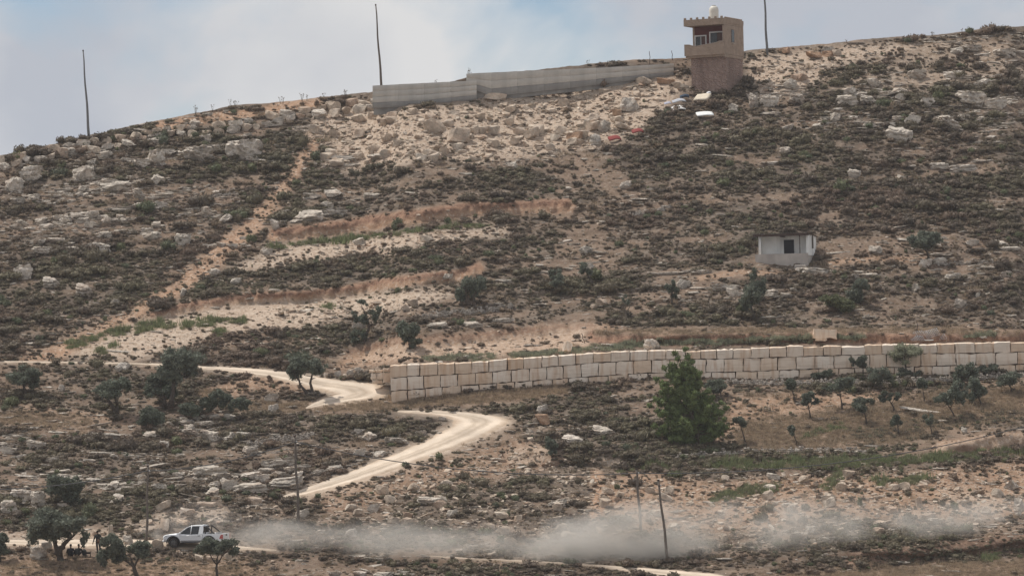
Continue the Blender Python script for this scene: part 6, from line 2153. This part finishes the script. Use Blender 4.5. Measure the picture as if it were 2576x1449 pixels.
def pickup():
    uc, vc = 493.0, 1377.0
    base = Vector(pos(np.array(uc), np.array(vc), np.array(samp(DEP, np.array([uc]), np.array([vc]))[0])))
    ang = math.radians(165)                      # x forward; heads left and a little away from the viewer
    root = empty("pickup_truck", base + Vector((0, 0.0, 0.06)), ang)
    tag(root, "white double-cab pickup truck driving left on the dusty track", "pickup truck")
    root.scale = (0.95,) * 3
    paint = car_paint()
    black = plain("black_trim", (0.022, 0.022, 0.024), var=0.2, scale=5, rough=0.6)
    glass = plain("tinted_glass", (0.02, 0.024, 0.026), var=0.1, scale=2, rough=0.08, spec=0.6)
    chrome = plain("silver_trim", (0.55, 0.55, 0.56), var=0.05, rough=0.3, metal=0.8)
    tyre = plain("dusty_tyre", (0.065, 0.06, 0.055), var=0.25, scale=6)
    red = plain("red_tail_lamp", (0.42, 0.03, 0.025), var=0.05, rough=0.25, spec=0.5)
    lamp = plain("headlamp_glass", (0.45, 0.47, 0.5), var=0.1, rough=0.15, spec=0.6)
    W2 = 0.93
    FW, RW, WR = 1.66, -1.48, 0.40                # axle positions, wheel radius

    def section(x, zb, zt, w, tumble=0.0, belt=None):
        b = belt if belt is not None else zb + (zt - zb) * 0.65
        return [(x, -w * 0.95, zb), (x, w * 0.95, zb), (x, w, zb + (b - zb) * 0.35), (x, w * 0.995, b), (x, w * (0.95 - tumble), zt), (x, -w * (0.95 - tumble), zt), (x, -w * 0.995, b), (x, -w, zb + (b - zb) * 0.35)]

    # lower body, cut away at the wheel arches by raising the bottom edge
    mb = MB()
    xs = [2.62, 2.55, 2.35, 2.12, 2.04, 1.85, 1.55, 1.25, 1.06, 1.0, 0.5, 0.0, -0.45, -0.62]
    top = {2.62: 0.86, 2.55: 1.0, 2.35: 1.07, 2.12: 1.11, 2.04: 1.12, 1.85: 1.14, 1.55: 1.165, 1.25: 1.18, 1.06: 1.19, 1.0: 1.19, 0.5: 1.10, 0.0: 1.10, -0.45: 1.10, -0.62: 1.10}; top.update({1.25: 1.19, 1.06: 1.17})
    wid = {2.62: 0.72, 2.55: 0.80, 2.35: 0.88}

    def zbot(x):
        for c in (FW, RW):
            d = abs(x - c)
            if d < 0.54:
                return 0.40 + math.sqrt(max(0.0, 0.54 ** 2 - d * d)) * 0.98 * 0.95
        return 0.50 if x > 2.2 else 0.44
    # bodywork in fine steps, so that the arches are round
    xx = sorted(set(list(np.arange(2.62, -0.92, -0.06).round(3)) + xs + [-0.90]), reverse=True)
    tx, tz = zip(*sorted(top.items()))
    wx_, wz = [2.0, 2.35, 2.55, 2.62], [0.93, 0.88, 0.80, 0.72]
    secs = [section(x, zbot(x), float(np.interp(x, tx, tz)), float(np.interp(x, wx_, wz)) if x > 2.0 else W2, 0.03, 0.98) for x in xx]
    loft(mb, secs, 0, True)
    body = mb.build("body", paint, root)
    fix_normals(body.data)
    # cab: pillars and roof
    mb = MB()
    zb, zr = 1.09, 1.80
    cab = [(1.20, zb + 0.08), (0.46, 1.66), (0.24, 1.755), (0.0, zr), (-0.70, zr), (-0.88, 1.77), (-0.95, 1.60), (-0.91, 1.30), (-0.85, zb)]
    # roof skin
    wr = lambda z: 0.90 - 0.20 * max(0, (z - 1.1)) / 0.7
    roofp = cab[1:6]
    vs = []
    for (x, z) in roofp:
        vs += [(x, -wr(z), z), (x, -wr(z) * 0.9, z + 0.03), (x, wr(z) * 0.9, z + 0.03), (x, wr(z), z), (x, wr(z) * 0.97, z - 0.07), (x, -wr(z) * 0.97, z - 0.07)]
    fs = []
    for i in range(len(roofp) - 1):
        for k in range(6):
            fs.append((i * 6 + k, i * 6 + (k + 1) % 6, (i + 1) * 6 + (k + 1) % 6, (i + 1) * 6 + k))
    fs += [tuple(range(6)), tuple(range(len(roofp) * 6 - 6, len(roofp) * 6))]
    mb.add(vs, fs, 0, True)
    for s in (-1, 1):
        for (a, b_, r_) in (((1.18, zb + 0.05), (0.44, 1.68), 0.045), ((0.14, zb), (0.08, 1.76), 0.035)):
            mb.tube([(a[0], s * wr(a[1]), a[1]), (b_[0], s * (wr(b_[1]) - 0.01), b_[1])], r_, 6)
        # broad rear pillar
        q = [(-0.55, zb), (-0.93, zb), (-0.96, 1.45), (-0.94, 1.76), (-0.76, 1.77), (-0.62, 1.72)]
        vs = [(x, s * wr(z) * 1.0, z) for x, z in q] + [(x, s * (wr(z) - 0.07), z) for x, z in q]
        n_ = len(q)
        mb.add(vs, [tuple(range(n_)), tuple(range(n_, 2 * n_))[::-1]] + [(i, (i + 1) % n_, n_ + (i + 1) % n_, n_ + i) for i in range(n_)])
    mb.box(-0.94, -0.88, -0.82, 0.82, 0.5, 1.22)
    cabo = mb.build("cab", paint, root); fix_normals(cabo.data)
    for s in (-1, 1):
        for (q, nm) in (([(1.02, zb + 0.05), (0.40, 1.66), (0.13, 1.71), (0.16, zb + 0.03)], "front_side_window"), ([(0.09, zb + 0.03), (0.06, 1.72), (-0.58, 1.72), (-0.66, 1.62), (-0.50, zb + 0.03)], "rear_side_window")):
            m_ = MB()
            vs = [(x, s * (wr(z) - 0.015), z) for x, z in q] + [(x, s * (wr(z) - 0.045), z) for x, z in q]
            n_ = len(q)
            m_.add(vs, [tuple(range(n_)), tuple(range(n_, 2 * n_))[::-1]] + [(i, (i + 1) % n_, n_ + (i + 1) % n_, n_ + i) for i in range(n_)])
            w_ = m_.build(nm, glass, root); fix_normals(w_.data)
    m_ = MB()
    m_.add([(1.16, -0.80, zb + 0.07), (1.16, 0.80, zb + 0.07), (0.48, 0.70, 1.66), (0.48, -0.70, 1.66), (1.12, -0.80, zb + 0.07), (1.12, 0.80, zb + 0.07), (0.44, 0.70, 1.66), (0.44, -0.70, 1.66)],
           [(0, 1, 2, 3), (4, 7, 6, 5), (0, 4, 5, 1), (1, 5, 6, 2), (2, 6, 7, 3), (3, 7, 4, 0)])
    m_.build("windscreen", glass, root)
    m_ = MB(); m_.box(-0.93, -0.905, -0.70, 0.70, 1.23, 1.70); m_.build("rear_window", glass, root)
    # seats and dashboard seen through the glass
    for s in (-0.38, 0.38):
        m_ = MB(); m_.box(-0.12, 0.02, s - 0.22, s + 0.22, 0.9, 1.45, bevel=0.04); m_.box(-0.11, -0.03, s - 0.11, s + 0.11, 1.46, 1.62, bevel=0.02); m_.build("seat", black, root)
    # doors: seams, handles
    for s in (-1, 1):
        for (x0, x1) in ((0.15, 1.08), (-0.82, 0.11)):
            m_ = MB(); m_.box(x0 + 0.012, x1 - 0.012, s * (W2 + 0.001), s * (W2 + 0.012), 0.55, 1.04, bevel=0.005)
            d_ = m_.build("door", paint, root)
            h_ = MB(); h_.box(x0 + 0.10, x0 + 0.30, s * (W2 + 0.012), s * (W2 + 0.05), 0.96, 1.0, bevel=0.008); h_.build("handle", black if x0 < 0 else chrome, d_)
        m_ = MB(); m_.box(-0.80, 0.92, s * (W2 - 0.02), s * (W2 + 0.07), 0.40, 0.46, bevel=0.015); m_.build("side_step", black, root)
        m_ = MB(); m_.box(0.95, 1.08, s * (W2 + 0.03), s * (W2 + 0.22), 1.10, 1.28, bevel=0.04); m_.build("mirror", paint, root)
        m_ = MB(); m_.box(-0.85, 0.95, s * (W2 + 0.002), s * (W2 + 0.018), 0.54, 0.585); m_.build("sill_strip", black, root)
    # bed
    mb = MB()
    bx0, bx1 = -2.66, -0.955
    xxb = np.arange(bx1, bx0 - 0.01, -0.06)
    for s in (-1, 1):
        secs = [[(x, s * W2 * 0.99, zbot(x) if zbot(x) > 0.5 else 0.50), (x, s * W2, 0.85), (x, s * W2 * 0.985, 1.10), (x, s * (W2 - 0.10), 1.11), (x, s * (W2 - 0.10), 0.92), (x, s * (W2 - 0.12), max(zbot(x), 0.5))] for x in xxb]
        loft(mb, secs, 0, False)
    mb.box(bx0 + 0.06, bx1, -W2 + 0.12, W2 - 0.12, 0.62, 0.70)
    mb.box(bx1 - 0.05, bx1, -W2 + 0.1, W2 - 0.1, 0.70, 1.08)
    bed = mb.build("cargo_bed", paint, root); fix_normals(bed.data)
    m_ = MB(); m_.box(bx0 - 0.03, bx0 + 0.05, -W2 + 0.11, W2 - 0.11, 0.58, 1.12, bevel=0.02)
    tg = m_.build("tailgate", paint, root)
    m_ = MB(); m_.box(bx0 - 0.05, bx0 - 0.031, -0.16, 0.16, 0.92, 1.06, bevel=0.008); m_.build("handle", black, tg)
    m_ = MB(); m_.box(bx0 - 0.2, bx0 - 0.04, -0.8, 0.8, 0.46, 0.58, bevel=0.03); m_.build("rear_bumper", chrome, root)
    for s in (-1, 1):
        m_ = MB()
        q = [(bx0 + 0.02, 0.72), (bx0 + 0.26, 0.72), (bx0 + 0.18, 0.95), (bx0 + 0.10, 1.05), (bx0 + 0.02, 1.05)]
        vs = [(x, s * (W2 + 0.012), z) for x, z in q] + [(x, s * (W2 - 0.12), z) for x, z in q]
        m_.add(vs, [tuple(range(5)), tuple(range(5, 10))[::-1]] + [(i, (i + 1) % 5, 5 + (i + 1) % 5, 5 + i) for i in range(5)])
        t_ = m_.build("tail_lamp", red, root); fix_normals(t_.data)
        m_ = MB(); m_.box(bx0 - 0.036, bx0 + 0.02, s * (W2 - 0.13), s * (W2 + 0.004), 0.72, 1.06, bevel=0.01); m_.build("rear_corner", red, root)
        # headlamp
        m_ = MB()
        q = [(2.60, 0.84), (2.38, 0.98), (2.12, 1.04), (2.30, 0.92), (2.52, 0.78)]
        vs = [(x, s * (float(np.interp(x, wx_, wz)) + 0.012 if x > 2.0 else W2), z) for x, z in q] + [(x, s * (float(np.interp(x, wx_, wz)) - 0.1), z) for x, z in q]
        m_.add(vs, [tuple(range(5)), tuple(range(5, 10))[::-1]] + [(i, (i + 1) % 5, 5 + (i + 1) % 5, 5 + i) for i in range(5)])
        t_ = m_.build("headlight", lamp, root); fix_normals(t_.data)
        # flared black wheel-arch trim
        for c in (FW, RW):
            m_ = MB()
            pts = [(c + 0.56 * math.cos(t), s * (W2 + 0.02), 0.40 + 0.55 * math.sin(t)) for t in np.linspace(-0.05, math.pi + 0.05, 15)]
            m_.tube(pts, 0.055, 6)
            m_.build("wheel_arch", black, root)
            m_ = MB(); m_.box(c - 0.5, c + 0.5, s * 0.40, s * 0.72, 0.45, 0.92); m_.build("arch_liner", black, root)
    m_ = MB(); m_.box(2.50, 2.66, -0.66, 0.66, 0.55, 0.86, bevel=0.04); g_ = m_.build("grille", black, root)
    m_ = MB(); m_.box(2.48, 2.70, -0.78, 0.78, 0.44, 0.62, bevel=0.05); m_.build("front_bumper", paint, root)
    # roll bar behind the cab
    m_ = MB()
    for s in (-1, 1):
        m_.tube([(-1.12, s * 0.74, 1.1), (-1.16, s * 0.72, 1.60), (-1.22, s * 0.66, 1.74)], 0.045, 8)
        m_.tube([(-1.24, s * 0.66, 1.74), (-1.62, s * 0.76, 1.40), (-1.95, s * 0.80, 1.12)], [0.05, 0.05, 0.035], 8)
    m_.tube([(-1.22, -0.66, 1.74), (-1.22, 0.66, 1.74)], 0.045, 8)
    m_.build("roll_bar", black, root)
    m_ = MB(); m_.box(-1.9, -1.2, -0.6, 0.6, 0.72, 1.16, bevel=0.08); m_.build("dark_load_cover", black, root)
    m_ = MB(); m_.box(-2.05, -1.95, -0.80, 0.80, 1.1, 1.22, bevel=0.03); m_.build("bed_rack", chrome, root)
    # antenna light on the roof
    m_ = MB(); m_.box(-0.86, -0.72, -0.25, 0.25, 1.82, 1.87, bevel=0.015); m_.build("roof_light", paint, root)
    # wheels
    for c in (FW, RW):
        for s in (-1, 1):
            m_ = MB()
            n = 24
            prof = [(0.26, -0.12), (0.36, -0.125), (WR, -0.09), (WR, 0.09), (0.36, 0.125), (0.26, 0.12)]
            vs = [(c + r_ * math.cos(2 * math.pi * k / n), s * 0.80 + w_ * s, 0.40 + r_ * math.sin(2 * math.pi * k / n)) for r_, w_ in prof for k in range(n)]
            fs = [(i * n + k, i * n + (k + 1) % n, (i + 1) * n + (k + 1) % n, (i + 1) * n + k) for i in range(len(prof) - 1) for k in range(n)]
            m_.add(vs, fs, 0, True)
            wh = m_.build("wheel", tyre, root); fix_normals(wh.data)
            m_ = MB()
            m_.tube([(c, s * 0.78, 0.40), (c, s * 0.885, 0.40)], [0.26, 0.24], 20)
            for k in range(6):
                t = k * math.pi / 3
                m_.tube([(c + 0.05 * math.cos(t), s * 0.90, 0.40 + 0.05 * math.sin(t)), (c + 0.24 * math.cos(t), s * 0.895, 0.40 + 0.24 * math.sin(t))], 0.025, 5)
            m_.build("rim", plain("dusty_alloy", (0.16, 0.155, 0.15), rough=0.5, metal=0.3), wh)
    m_ = MB(); m_.tube([(FW, -0.7, 0.42), (FW, 0.7, 0.42)], 0.05, 8); m_.tube([(RW, -0.7, 0.42), (RW, 0.7, 0.42)], 0.06, 8); m_.box(-2.5, 2.3, -0.45, 0.45, 0.42, 0.55); m_.build("chassis", black, root)
    return root


truck = pickup()

# ------------------------------------------------------------------ people
M['cloth_dark'] = plain("dark_olive_jacket", (0.028, 0.030, 0.028), var=0.3, scale=8)
M['cloth_navy'] = plain("dark_navy_cloth", (0.016, 0.018, 0.024), var=0.3, scale=8)
M['trouser'] = plain("dark_trousers", (0.024, 0.023, 0.027), var=0.3, scale=8)
M['skin'] = plain("skin", (0.23, 0.13, 0.085), var=0.08, scale=6, rough=0.6)
M['hair'] = plain("black_hair", (0.012, 0.010, 0.009), var=0.3, scale=12)
M['shoe'] = plain("black_shoe", (0.015, 0.014, 0.013), var=0.2)


def grow(name, joints, edges, root_i, mats, pick):
    """one continuous body from a joint graph; pick(center) chooses the material of a face"""
    me = bpy.data.meshes.new(name)
    me.from_pydata([j[0] for j in joints], edges, [])
    o = bpy.data.objects.new(name, me)
    COL.objects.link(o)
    sk = o.modifiers.new("skin", 'SKIN')
    sk.use_smooth_shade = True
    for i, j in enumerate(joints):
        r_ = j[1]
        me.skin_vertices[0].data[i].radius = (r_, r_) if not hasattr(r_, '__len__') else r_
        me.skin_vertices[0].data[i].use_root = (i == root_i)
    sb_ = o.modifiers.new("sub", 'SUBSURF'); sb_.levels = 1; sb_.render_levels = 1
    dg = bpy.context.evaluated_depsgraph_get()
    new = bpy.data.meshes.new_from_object(o.evaluated_get(dg))
    o.modifiers.clear()
    o.data = new
    new.materials.clear()
    for m_ in mats:
        new.materials.append(m_)
    for p_ in new.polygons:
        p_.material_index = pick(Vector(p_.center))
        p_.use_smooth = True
    return o


def body_graph(P):
    """P: joint positions; returns joints, edges. Hands have a palm and five fingers."""
    J, E, ix = [], [], {}

    def add(nm, p, r, link=None):
        ix[nm] = len(J); J.append((tuple(p), r))
        if link is not None: E.append((ix[link], ix[nm]))
    v = {k: Vector(q) for k, q in P.items()}
    add('pelvis', v['pelvis'], (0.18, 0.13))
    add('waist', v['pelvis'].lerp(v['chest'], 0.45), (0.17, 0.125), 'pelvis')
    add('chest', v['chest'], (0.205, 0.14), 'waist')
    add('neck0', v['neck'] - (v['neck'] - v['chest']) * 0.25, (0.085, 0.07), 'chest')
    add('neck', v['neck'], 0.055, 'neck0')
    add('jaw', v['neck'].lerp(v['head'], 0.55), (0.066, 0.075), 'neck')
    add('head', v['head'], (0.078, 0.094), 'jaw')
    add('crown', v['head'] + (v['head'] - v['neck']).normalized() * 0.085, (0.062, 0.075), 'head')
    for s in 'lr':
        add('sh' + s, v['sh' + s], 0.085, 'chest')
        add('el' + s, v['el' + s], 0.058, 'sh' + s)
        add('fa' + s, v['el' + s].lerp(v['wr' + s], 0.4), 0.052, 'el' + s)
        add('wr' + s, v['wr' + s], 0.029, 'fa' + s)
        d = (v['wr' + s] - v['el' + s]).normalized()
        side = d.cross(Vector((0, 1, 0)))
        side = side.normalized() if side.length > 0.1 else Vector((1, 0, 0))
        palm = v['wr' + s] + d * 0.07
        add('palm' + s, palm, (0.036, 0.02), 'wr' + s)
        for k, (o_, L_) in enumerate(((-0.03, 0.07), (-0.011, 0.085), (0.010, 0.08), (0.029, 0.062))):
            k0 = palm + d * 0.02 + side * o_
            add('f%d%s' % (k, s), k0, 0.0095, 'palm' + s)
            add('g%d%s' % (k, s), k0 + d * L_ * 0.55 + Vector((0, -0.012, 0)), 0.0085, 'f%d%s' % (k, s))
            add('h%d%s' % (k, s), k0 + d * L_ * 0.9 + Vector((0, -0.035, 0)), 0.0075, 'g%d%s' % (k, s))
        t0 = v['wr' + s] + d * 0.035 - side * 0.04
        add('t0' + s, t0, 0.011, 'wr' + s)
        add('t1' + s, t0 + d * 0.04 - side * 0.02, 0.009, 't0' + s)
        add('hip' + s, v['hip' + s], 0.115, 'pelvis')
        add('kn' + s, v['kn' + s], 0.078, 'hip' + s)
        add('ca' + s, v['kn' + s].lerp(v['an' + s], 0.35), 0.07, 'kn' + s)
        add('an' + s, v['an' + s], 0.05, 'ca' + s)
        add('to' + s, v['to' + s], (0.045, 0.03), 'an' + s)
    return J, E


def head_bits(P, root, facing):
    """hair cap, nose, ears as children of the body"""
    h = Vector(P['head'])
    f = Vector(facing).normalized()
    side = f.cross(Vector((0, 0, 1))).normalized()
    vs, fs = ICO3
    w = np.array([(v[0], v[1], v[2]) for v in vs])
    q = w * np.array([0.088, 0.104, 0.10]) + np.array(h + Vector((0, 0, 0.045)) - f * 0.014)
    ok = [i for i, v in enumerate(w) if v[2] > -0.12 or (v @ np.array(f)) < -0.35 and v[2] > -0.7]
    oks = set(ok)
    mb = MB(); mb.add(q, [t for t in fs if all(i in oks for i in t)], 0, True)
    mb.build("hair", M['hair'], root)
    mb = MB()
    n0 = h + f * 0.095
    mb.tube([n0 + Vector((0, 0, 0.02)), n0 + f * 0.022 - Vector((0, 0, 0.02)), n0 - Vector((0, 0, 0.03))], [0.008, 0.014, 0.01], 6)
    for s in (-1, 1):
        e = h + side * s * 0.08
        mb.tube([e + Vector((0, 0, 0.022)), e + side * s * 0.012, e - Vector((0, 0, 0.025))], [0.008, 0.014, 0.008], 6)
    mb.build("nose_and_ears", M['skin'], root)
    mb = MB()
    for s in (-1, 1):
        e = h + f * 0.086 + side * s * 0.032 + Vector((0, 0, 0.012))
        mb.add(vs * 0.011 + np.array(e), fs, 0, True)
    mb.tube([h + f * 0.084 - side * 0.025 - Vector((0, 0, 0.055)), h + f * 0.092 - Vector((0, 0, 0.057)), h + f * 0.084 + side * 0.025 - Vector((0, 0, 0.055))], 0.006, 5)
    mb.build("eyes_and_mouth", M['hair'], root)


def person(spot, P, label, facing, jacket, scale=1.0):
    b = S(*spot)
    J, E = body_graph(P)
    headz = Vector(P['neck']).z + 0.03
    hd = Vector(P['head'])
    wrs = [Vector(P['wrl']), Vector(P['wrr'])]
    ans = [Vector(P['anl']), Vector(P['anr'])]
    pel = Vector(P['pelvis'])
    hips = [(Vector(P['hip' + s]), Vector(P['kn' + s]), Vector(P['an' + s])) for s in 'lr']

    def seg(p, a, c):
        d = c - a; t = max(0, min(1, (p - a).dot(d) / d.length_squared))
        return (p - a - d * t).length

    def pick(c):
        if (c - hd).length < 0.17 and c.z > headz - 0.02: return 2
        for w_, e_ in ((wrs[0], Vector(P['ell'])), (wrs[1], Vector(P['elr']))):
            d = (w_ - e_).normalized()
            if (c - w_).dot(d) > 0.0 and (c - w_).length < 0.22: return 2
        for a in ans:
            if (c - a).length < 0.09 and c.z < a.z + 0.02 or (c - a).length < 0.05: return 3
        for s in 'lr':
            if (c - Vector(P['to' + s])).length < 0.09: return 3
        legd = min(min(seg(c, h, k), seg(c, k, a)) for h, k, a in hips)
        armd = min(min(seg(c, Vector(P['sh' + s]), Vector(P['el' + s])), seg(c, Vector(P['el' + s]), Vector(P['wr' + s]))) for s in 'lr')
        tors = seg(c, pel + (Vector(P['chest']) - pel) * 0.22, Vector(P['neck']))
        return 1 if legd < min(armd, tors) else 0
    o = grow("person", J, E, 0, [jacket, M['trouser'], M['skin'], M['shoe']], pick)
    head_bits(P, o, facing)
    o.location = b
    o.scale = (scale,) * 3
    tag(o, label, "person")
    return o


# the man on foot, walking away from the viewer past the olive, right hand swung low on the left of the picture
person((247, 1392), dict(pelvis=(0, 0, 0.95), chest=(0.0, 0.02, 1.30), neck=(-0.02, 0.03, 1.51), head=(-0.04, 0.05, 1.64),
                         shl=(-0.19, 0.02, 1.41), ell=(-0.29, -0.02, 1.13), wrl=(-0.36, -0.05, 0.88), shr=(0.19, 0.02, 1.41), elr=(0.30, -0.05, 1.16), wrr=(0.14, -0.16, 1.05),
                         hipl=(-0.09, 0, 0.90), knl=(-0.07, -0.02, 0.49), anl=(-0.05, 0.10, 0.08), tol=(-0.06, 0.24, 0.03), hipr=(0.09, 0, 0.90), knr=(0.13, 0.10, 0.50), anr=(0.15, -0.05, 0.09), tor=(0.15, 0.09, 0.03)),
       "person in dark jacket and trousers standing between the two olives", (-0.1, 1, 0), M['cloth_dark'], 1.02)
# two people sitting on the ground in the shade
for (sp_, lab, dx, mt) in (((177, 1400), "person in dark clothes sitting nearest the big olive's trunk", 0.0, 'cloth_navy'), ((193, 1400), "person in dark clothes sitting right of the other seated person", 1.0, 'cloth_dark')):
    a = 0.12 * dx
    person(sp_, dict(pelvis=(0, 0, 0.13), chest=(0.03 + a, 0.04, 0.46), neck=(0.03 + a, 0.06, 0.66), head=(0.04 + a, 0.08, 0.80),
                     shl=(-0.18 + a, 0.03, 0.56), ell=(-0.26 + a, 0.06, 0.30), wrl=(-0.14, 0.28, 0.30), shr=(0.22 + a, 0.04, 0.56), elr=(0.33 + a, 0.10, 0.33), wrr=(0.26 + a, 0.33, 0.36),
                     hipl=(-0.08, 0.03, 0.12), knl=(-0.05, 0.40, 0.42), anl=(0.05, 0.55, 0.09), tol=(0.10, 0.68, 0.05), hipr=(0.09, 0.03, 0.12), knr=(0.34, 0.34, 0.38), anr=(0.48, 0.50, 0.09), tor=(0.56, 0.60, 0.05)),
           lab, (0.3 + 0.5 * dx, 0.9, 0), M[mt], 1.08)
# their things on the ground
b = S(212, 1396)
bag = empty("backpack", b + Vector((0, 0, 0.0)))
tag(bag, "dark rounded bag on the ground right of the seated people", "bag")
mb = MB(); v_, f_ = ICO3
w = v_ * np.array([0.20, 0.14, 0.27]); w[:, 2] = np.maximum(w[:, 2], -0.22); mb.add(w + np.array([0, 0, 0.22]), f_, 0, True); mb.build("sack", plain("grey_bag", (0.06, 0.06, 0.058), var=0.3), bag)
mb = MB(); mb.box(-0.14, 0.14, -0.155, -0.11, 0.05, 0.22, bevel=0.03); mb.build("pocket", M['cloth_dark'], bag)
mb = MB(); mb.tube([(-0.06, 0, 0.46), (0, 0, 0.54), (0.06, 0, 0.46)], 0.015, 6); mb.build("carry_loop", M['cloth_navy'], bag)
b = S(222, 1400)
st = empty("low_stand", b)
tag(st, "small black four-legged stand on the grass right of the bag", "stand")
mb = MB(); mb.box(-0.19, 0.19, -0.14, 0.14, 0.24, 0.38, bevel=0.03); mb.build("tray", M['hair'], st)
for x in (-0.16, 0.16):
    for y in (-0.11, 0.11):
        mb = MB(); mb.tube([(x * 1.1, y, -0.03), (x, y, 0.26)], 0.022, 6); mb.build("leg", M['hair'], st)
mb = MB(); mb.tube([(0.18, 0, 0.36), (0.22, 0, 0.42), (0.23, 0, 0.5)], 0.018, 6); mb.build("handle", M['hair'], st)

# ------------------------------------------------------------------ dust thrown up by the pickup
def dust_mat(name, density, scale, seed, soft=1.0):
    m = bpy.data.materials.new(name)
    m.use_nodes = True
    nt = m.node_tree
    nt.nodes.clear()
    N, L = nt.nodes.new, nt.links.new
    out = N("ShaderNodeOutputMaterial")
    pv = N("ShaderNodeVolumePrincipled")
    pv.inputs["Color"].default_value = (0.97, 0.925, 0.86, 1)
    pv.inputs["Anisotropy"].default_value = 0.2
    tc = N("ShaderNodeTexCoord")
    ln = N("ShaderNodeVectorMath"); ln.operation = 'LENGTH'
    L(tc.outputs["Object"], ln.inputs[0])
    fall = N("ShaderNodeMapRange"); fall.interpolation_type = 'SMOOTHSTEP'
    fall.inputs["From Min"].default_value = 1.0; fall.inputs["From Max"].default_value = 0.3
    fall.inputs["To Min"].default_value = 0.0; fall.inputs["To Max"].default_value = 1.0
    L(ln.outputs["Value"], fall.inputs["Value"])
    g_ = N("ShaderNodeNewGeometry")
    n = N("ShaderNodeTexNoise"); n.inputs["Scale"].default_value = scale; n.inputs["Detail"].default_value = 5; n.inputs["Roughness"].default_value = 0.6
    n.inputs["Distortion"].default_value = 0.4
    mp = N("ShaderNodeMapping"); mp.inputs["Location"].default_value = (seed * 3.1, 0, seed); mp.inputs["Scale"].default_value = (0.7, 0.7, 1.2)
    L(g_.outputs["Position"], mp.inputs["Vector"]); L(mp.outputs["Vector"], n.inputs["Vector"])
    nr = N("ShaderNodeMapRange"); nr.inputs["From Min"].default_value = 0.38; nr.inputs["From Max"].default_value = 0.68
    L(n.outputs["Fac"], nr.inputs["Value"])
    mu = N("ShaderNodeMath"); mu.operation = 'MULTIPLY'
    L(fall.outputs["Result"], mu.inputs[0]); L(nr.outputs["Result"], mu.inputs[1])
    m2 = N("ShaderNodeMath"); m2.operation = 'MULTIPLY'; m2.inputs[1].default_value = density
    L(mu.outputs[0], m2.inputs[0])
    L(m2.outputs[0], pv.inputs["Density"])
    L(pv.outputs["Volume"], out.inputs["Volume"])
    return m


def dust(u, v, ru, rv, ry, dens, seed, label, tilt=0.0, front=1.2, scale=0.35):
    b = S(u, v + rv * 0.6)
    k = b.y / FOC
    vs, fs = ICO3
    mb = MB(); mb.add(vs, fs, 0, True)
    o = mb.build("dust_cloud", dust_mat("dust_%d" % seed, dens, scale, seed))
    o.location = Vector(pos(np.array(float(u)), np.array(float(v)), np.array(b.y - front)))
    o.scale = (ru * k, ry, rv * k)
    o.rotation_euler = (0, tilt, 0)
    tag(o, label, "dust", kind="stuff")


dust(1560, 1386, 300, 58, 2.2, 1.3, 1, "thick pale dust cloud over the track by the two leaning poles", -0.02, -1.9, 0.28)
dust(1600, 1345, 280, 105, 2.4, 0.85, 8, "billow of dust rising behind the leaning poles", -0.12, -1.2, 0.2)
dust(1390, 1362, 210, 80, 2.6, 0.7, 9, "billow of dust left of the thick cloud", 0.05, 0.4, 0.22)
dust(1880, 1328, 420, 95, 2.6, 0.6, 2, "thinner dust drifting right of the thick cloud", -0.10, 0.4, 0.2)
dust(2320, 1314, 460, 65, 2.6, 0.38, 3, "faint dust veil along the lower right slope", -0.10, 0.8, 0.2)
dust(1080, 1358, 400, 62, 2.6, 0.40, 4, "thin dust streak over the track in the middle", 0.03, 1.0, 0.2)
dust(740, 1345, 280, 58, 2.2, 0.40, 5, "thin dust trailing behind the pickup", 0.0, 1.0, 0.28)
dust(500, 1310, 150, 60, 2.0, 0.28, 6, "dust hanging above and behind the pickup", 0.0, -0.8, 0.35)
dust(375, 1345, 55, 35, 1.2, 0.6, 7, "small dust puff at the pickup's nose", 0.0, -0.4, 0.6)

# hazy summer air
mb = MB(); mb.box(-700, 700, -60, 620, -75, 75)
hz = mb.build("haze", bpy.data.materials.new("haze_air"))
m = hz.data.materials[0]; m.use_nodes = True; nt = m.node_tree; nt.nodes.clear()
out = nt.nodes.new("ShaderNodeOutputMaterial"); pv = nt.nodes.new("ShaderNodeVolumePrincipled")
pv.inputs["Color"].default_value = (0.95, 0.96, 1.0, 1); pv.inputs["Density"].default_value = HAZE = 0.00010
nt.links.new(pv.outputs["Volume"], out.inputs["Volume"])
tag(hz, "thin summer haze over the hillside", "haze", kind="stuff")


# ------------------------------------------------------------------ labels: things that would share one are told apart by their order in the picture
def screen(o):
    p = np.array(CAMROT.to_3x3().inverted() @ o.location)
    return VW / 2 - FOC * p[0] / p[2], VH / 2 + FOC * p[1] / p[2]


ORD = ["leftmost", "second from left", "third from left", "fourth from left", "fifth from left", "sixth from left", "seventh from left", "eighth from left", "ninth from left", "tenth from left"]
BAND = {1: [""], 2: ["upper", "lower"], 3: ["upper", "middle", "lower"], 4: ["top", "upper", "lower", "bottom"], 5: ["top", "upper", "middle", "lower", "bottom"], 6: ["topmost", "top", "upper", "middle", "lower", "bottom"]}
same = {}
for o in COL.objects:
    if o.parent is None and o.get("label") and not o.get("kind"):
        same.setdefault(o["label"], []).append(o)
for lab, os_ in same.items():
    if len(os_) < 2:
        continue
    os_.sort(key=lambda o: screen(o)[1])
    nb = min(6, max(1, -(-len(os_) // 9)))
    per = -(-len(os_) // nb)
    for b_i in range(nb):
        chunk = sorted(os_[b_i * per:(b_i + 1) * per], key=lambda o: screen(o)[0])
        for k_, o in enumerate(chunk):
            bw = BAND[nb][b_i]
            o["label"] = (lab + (", %s row" % bw if bw else "") + ", " + (ORD[k_] if k_ < len(ORD) else "rightmost")).replace("mid-sized ", "middling ")
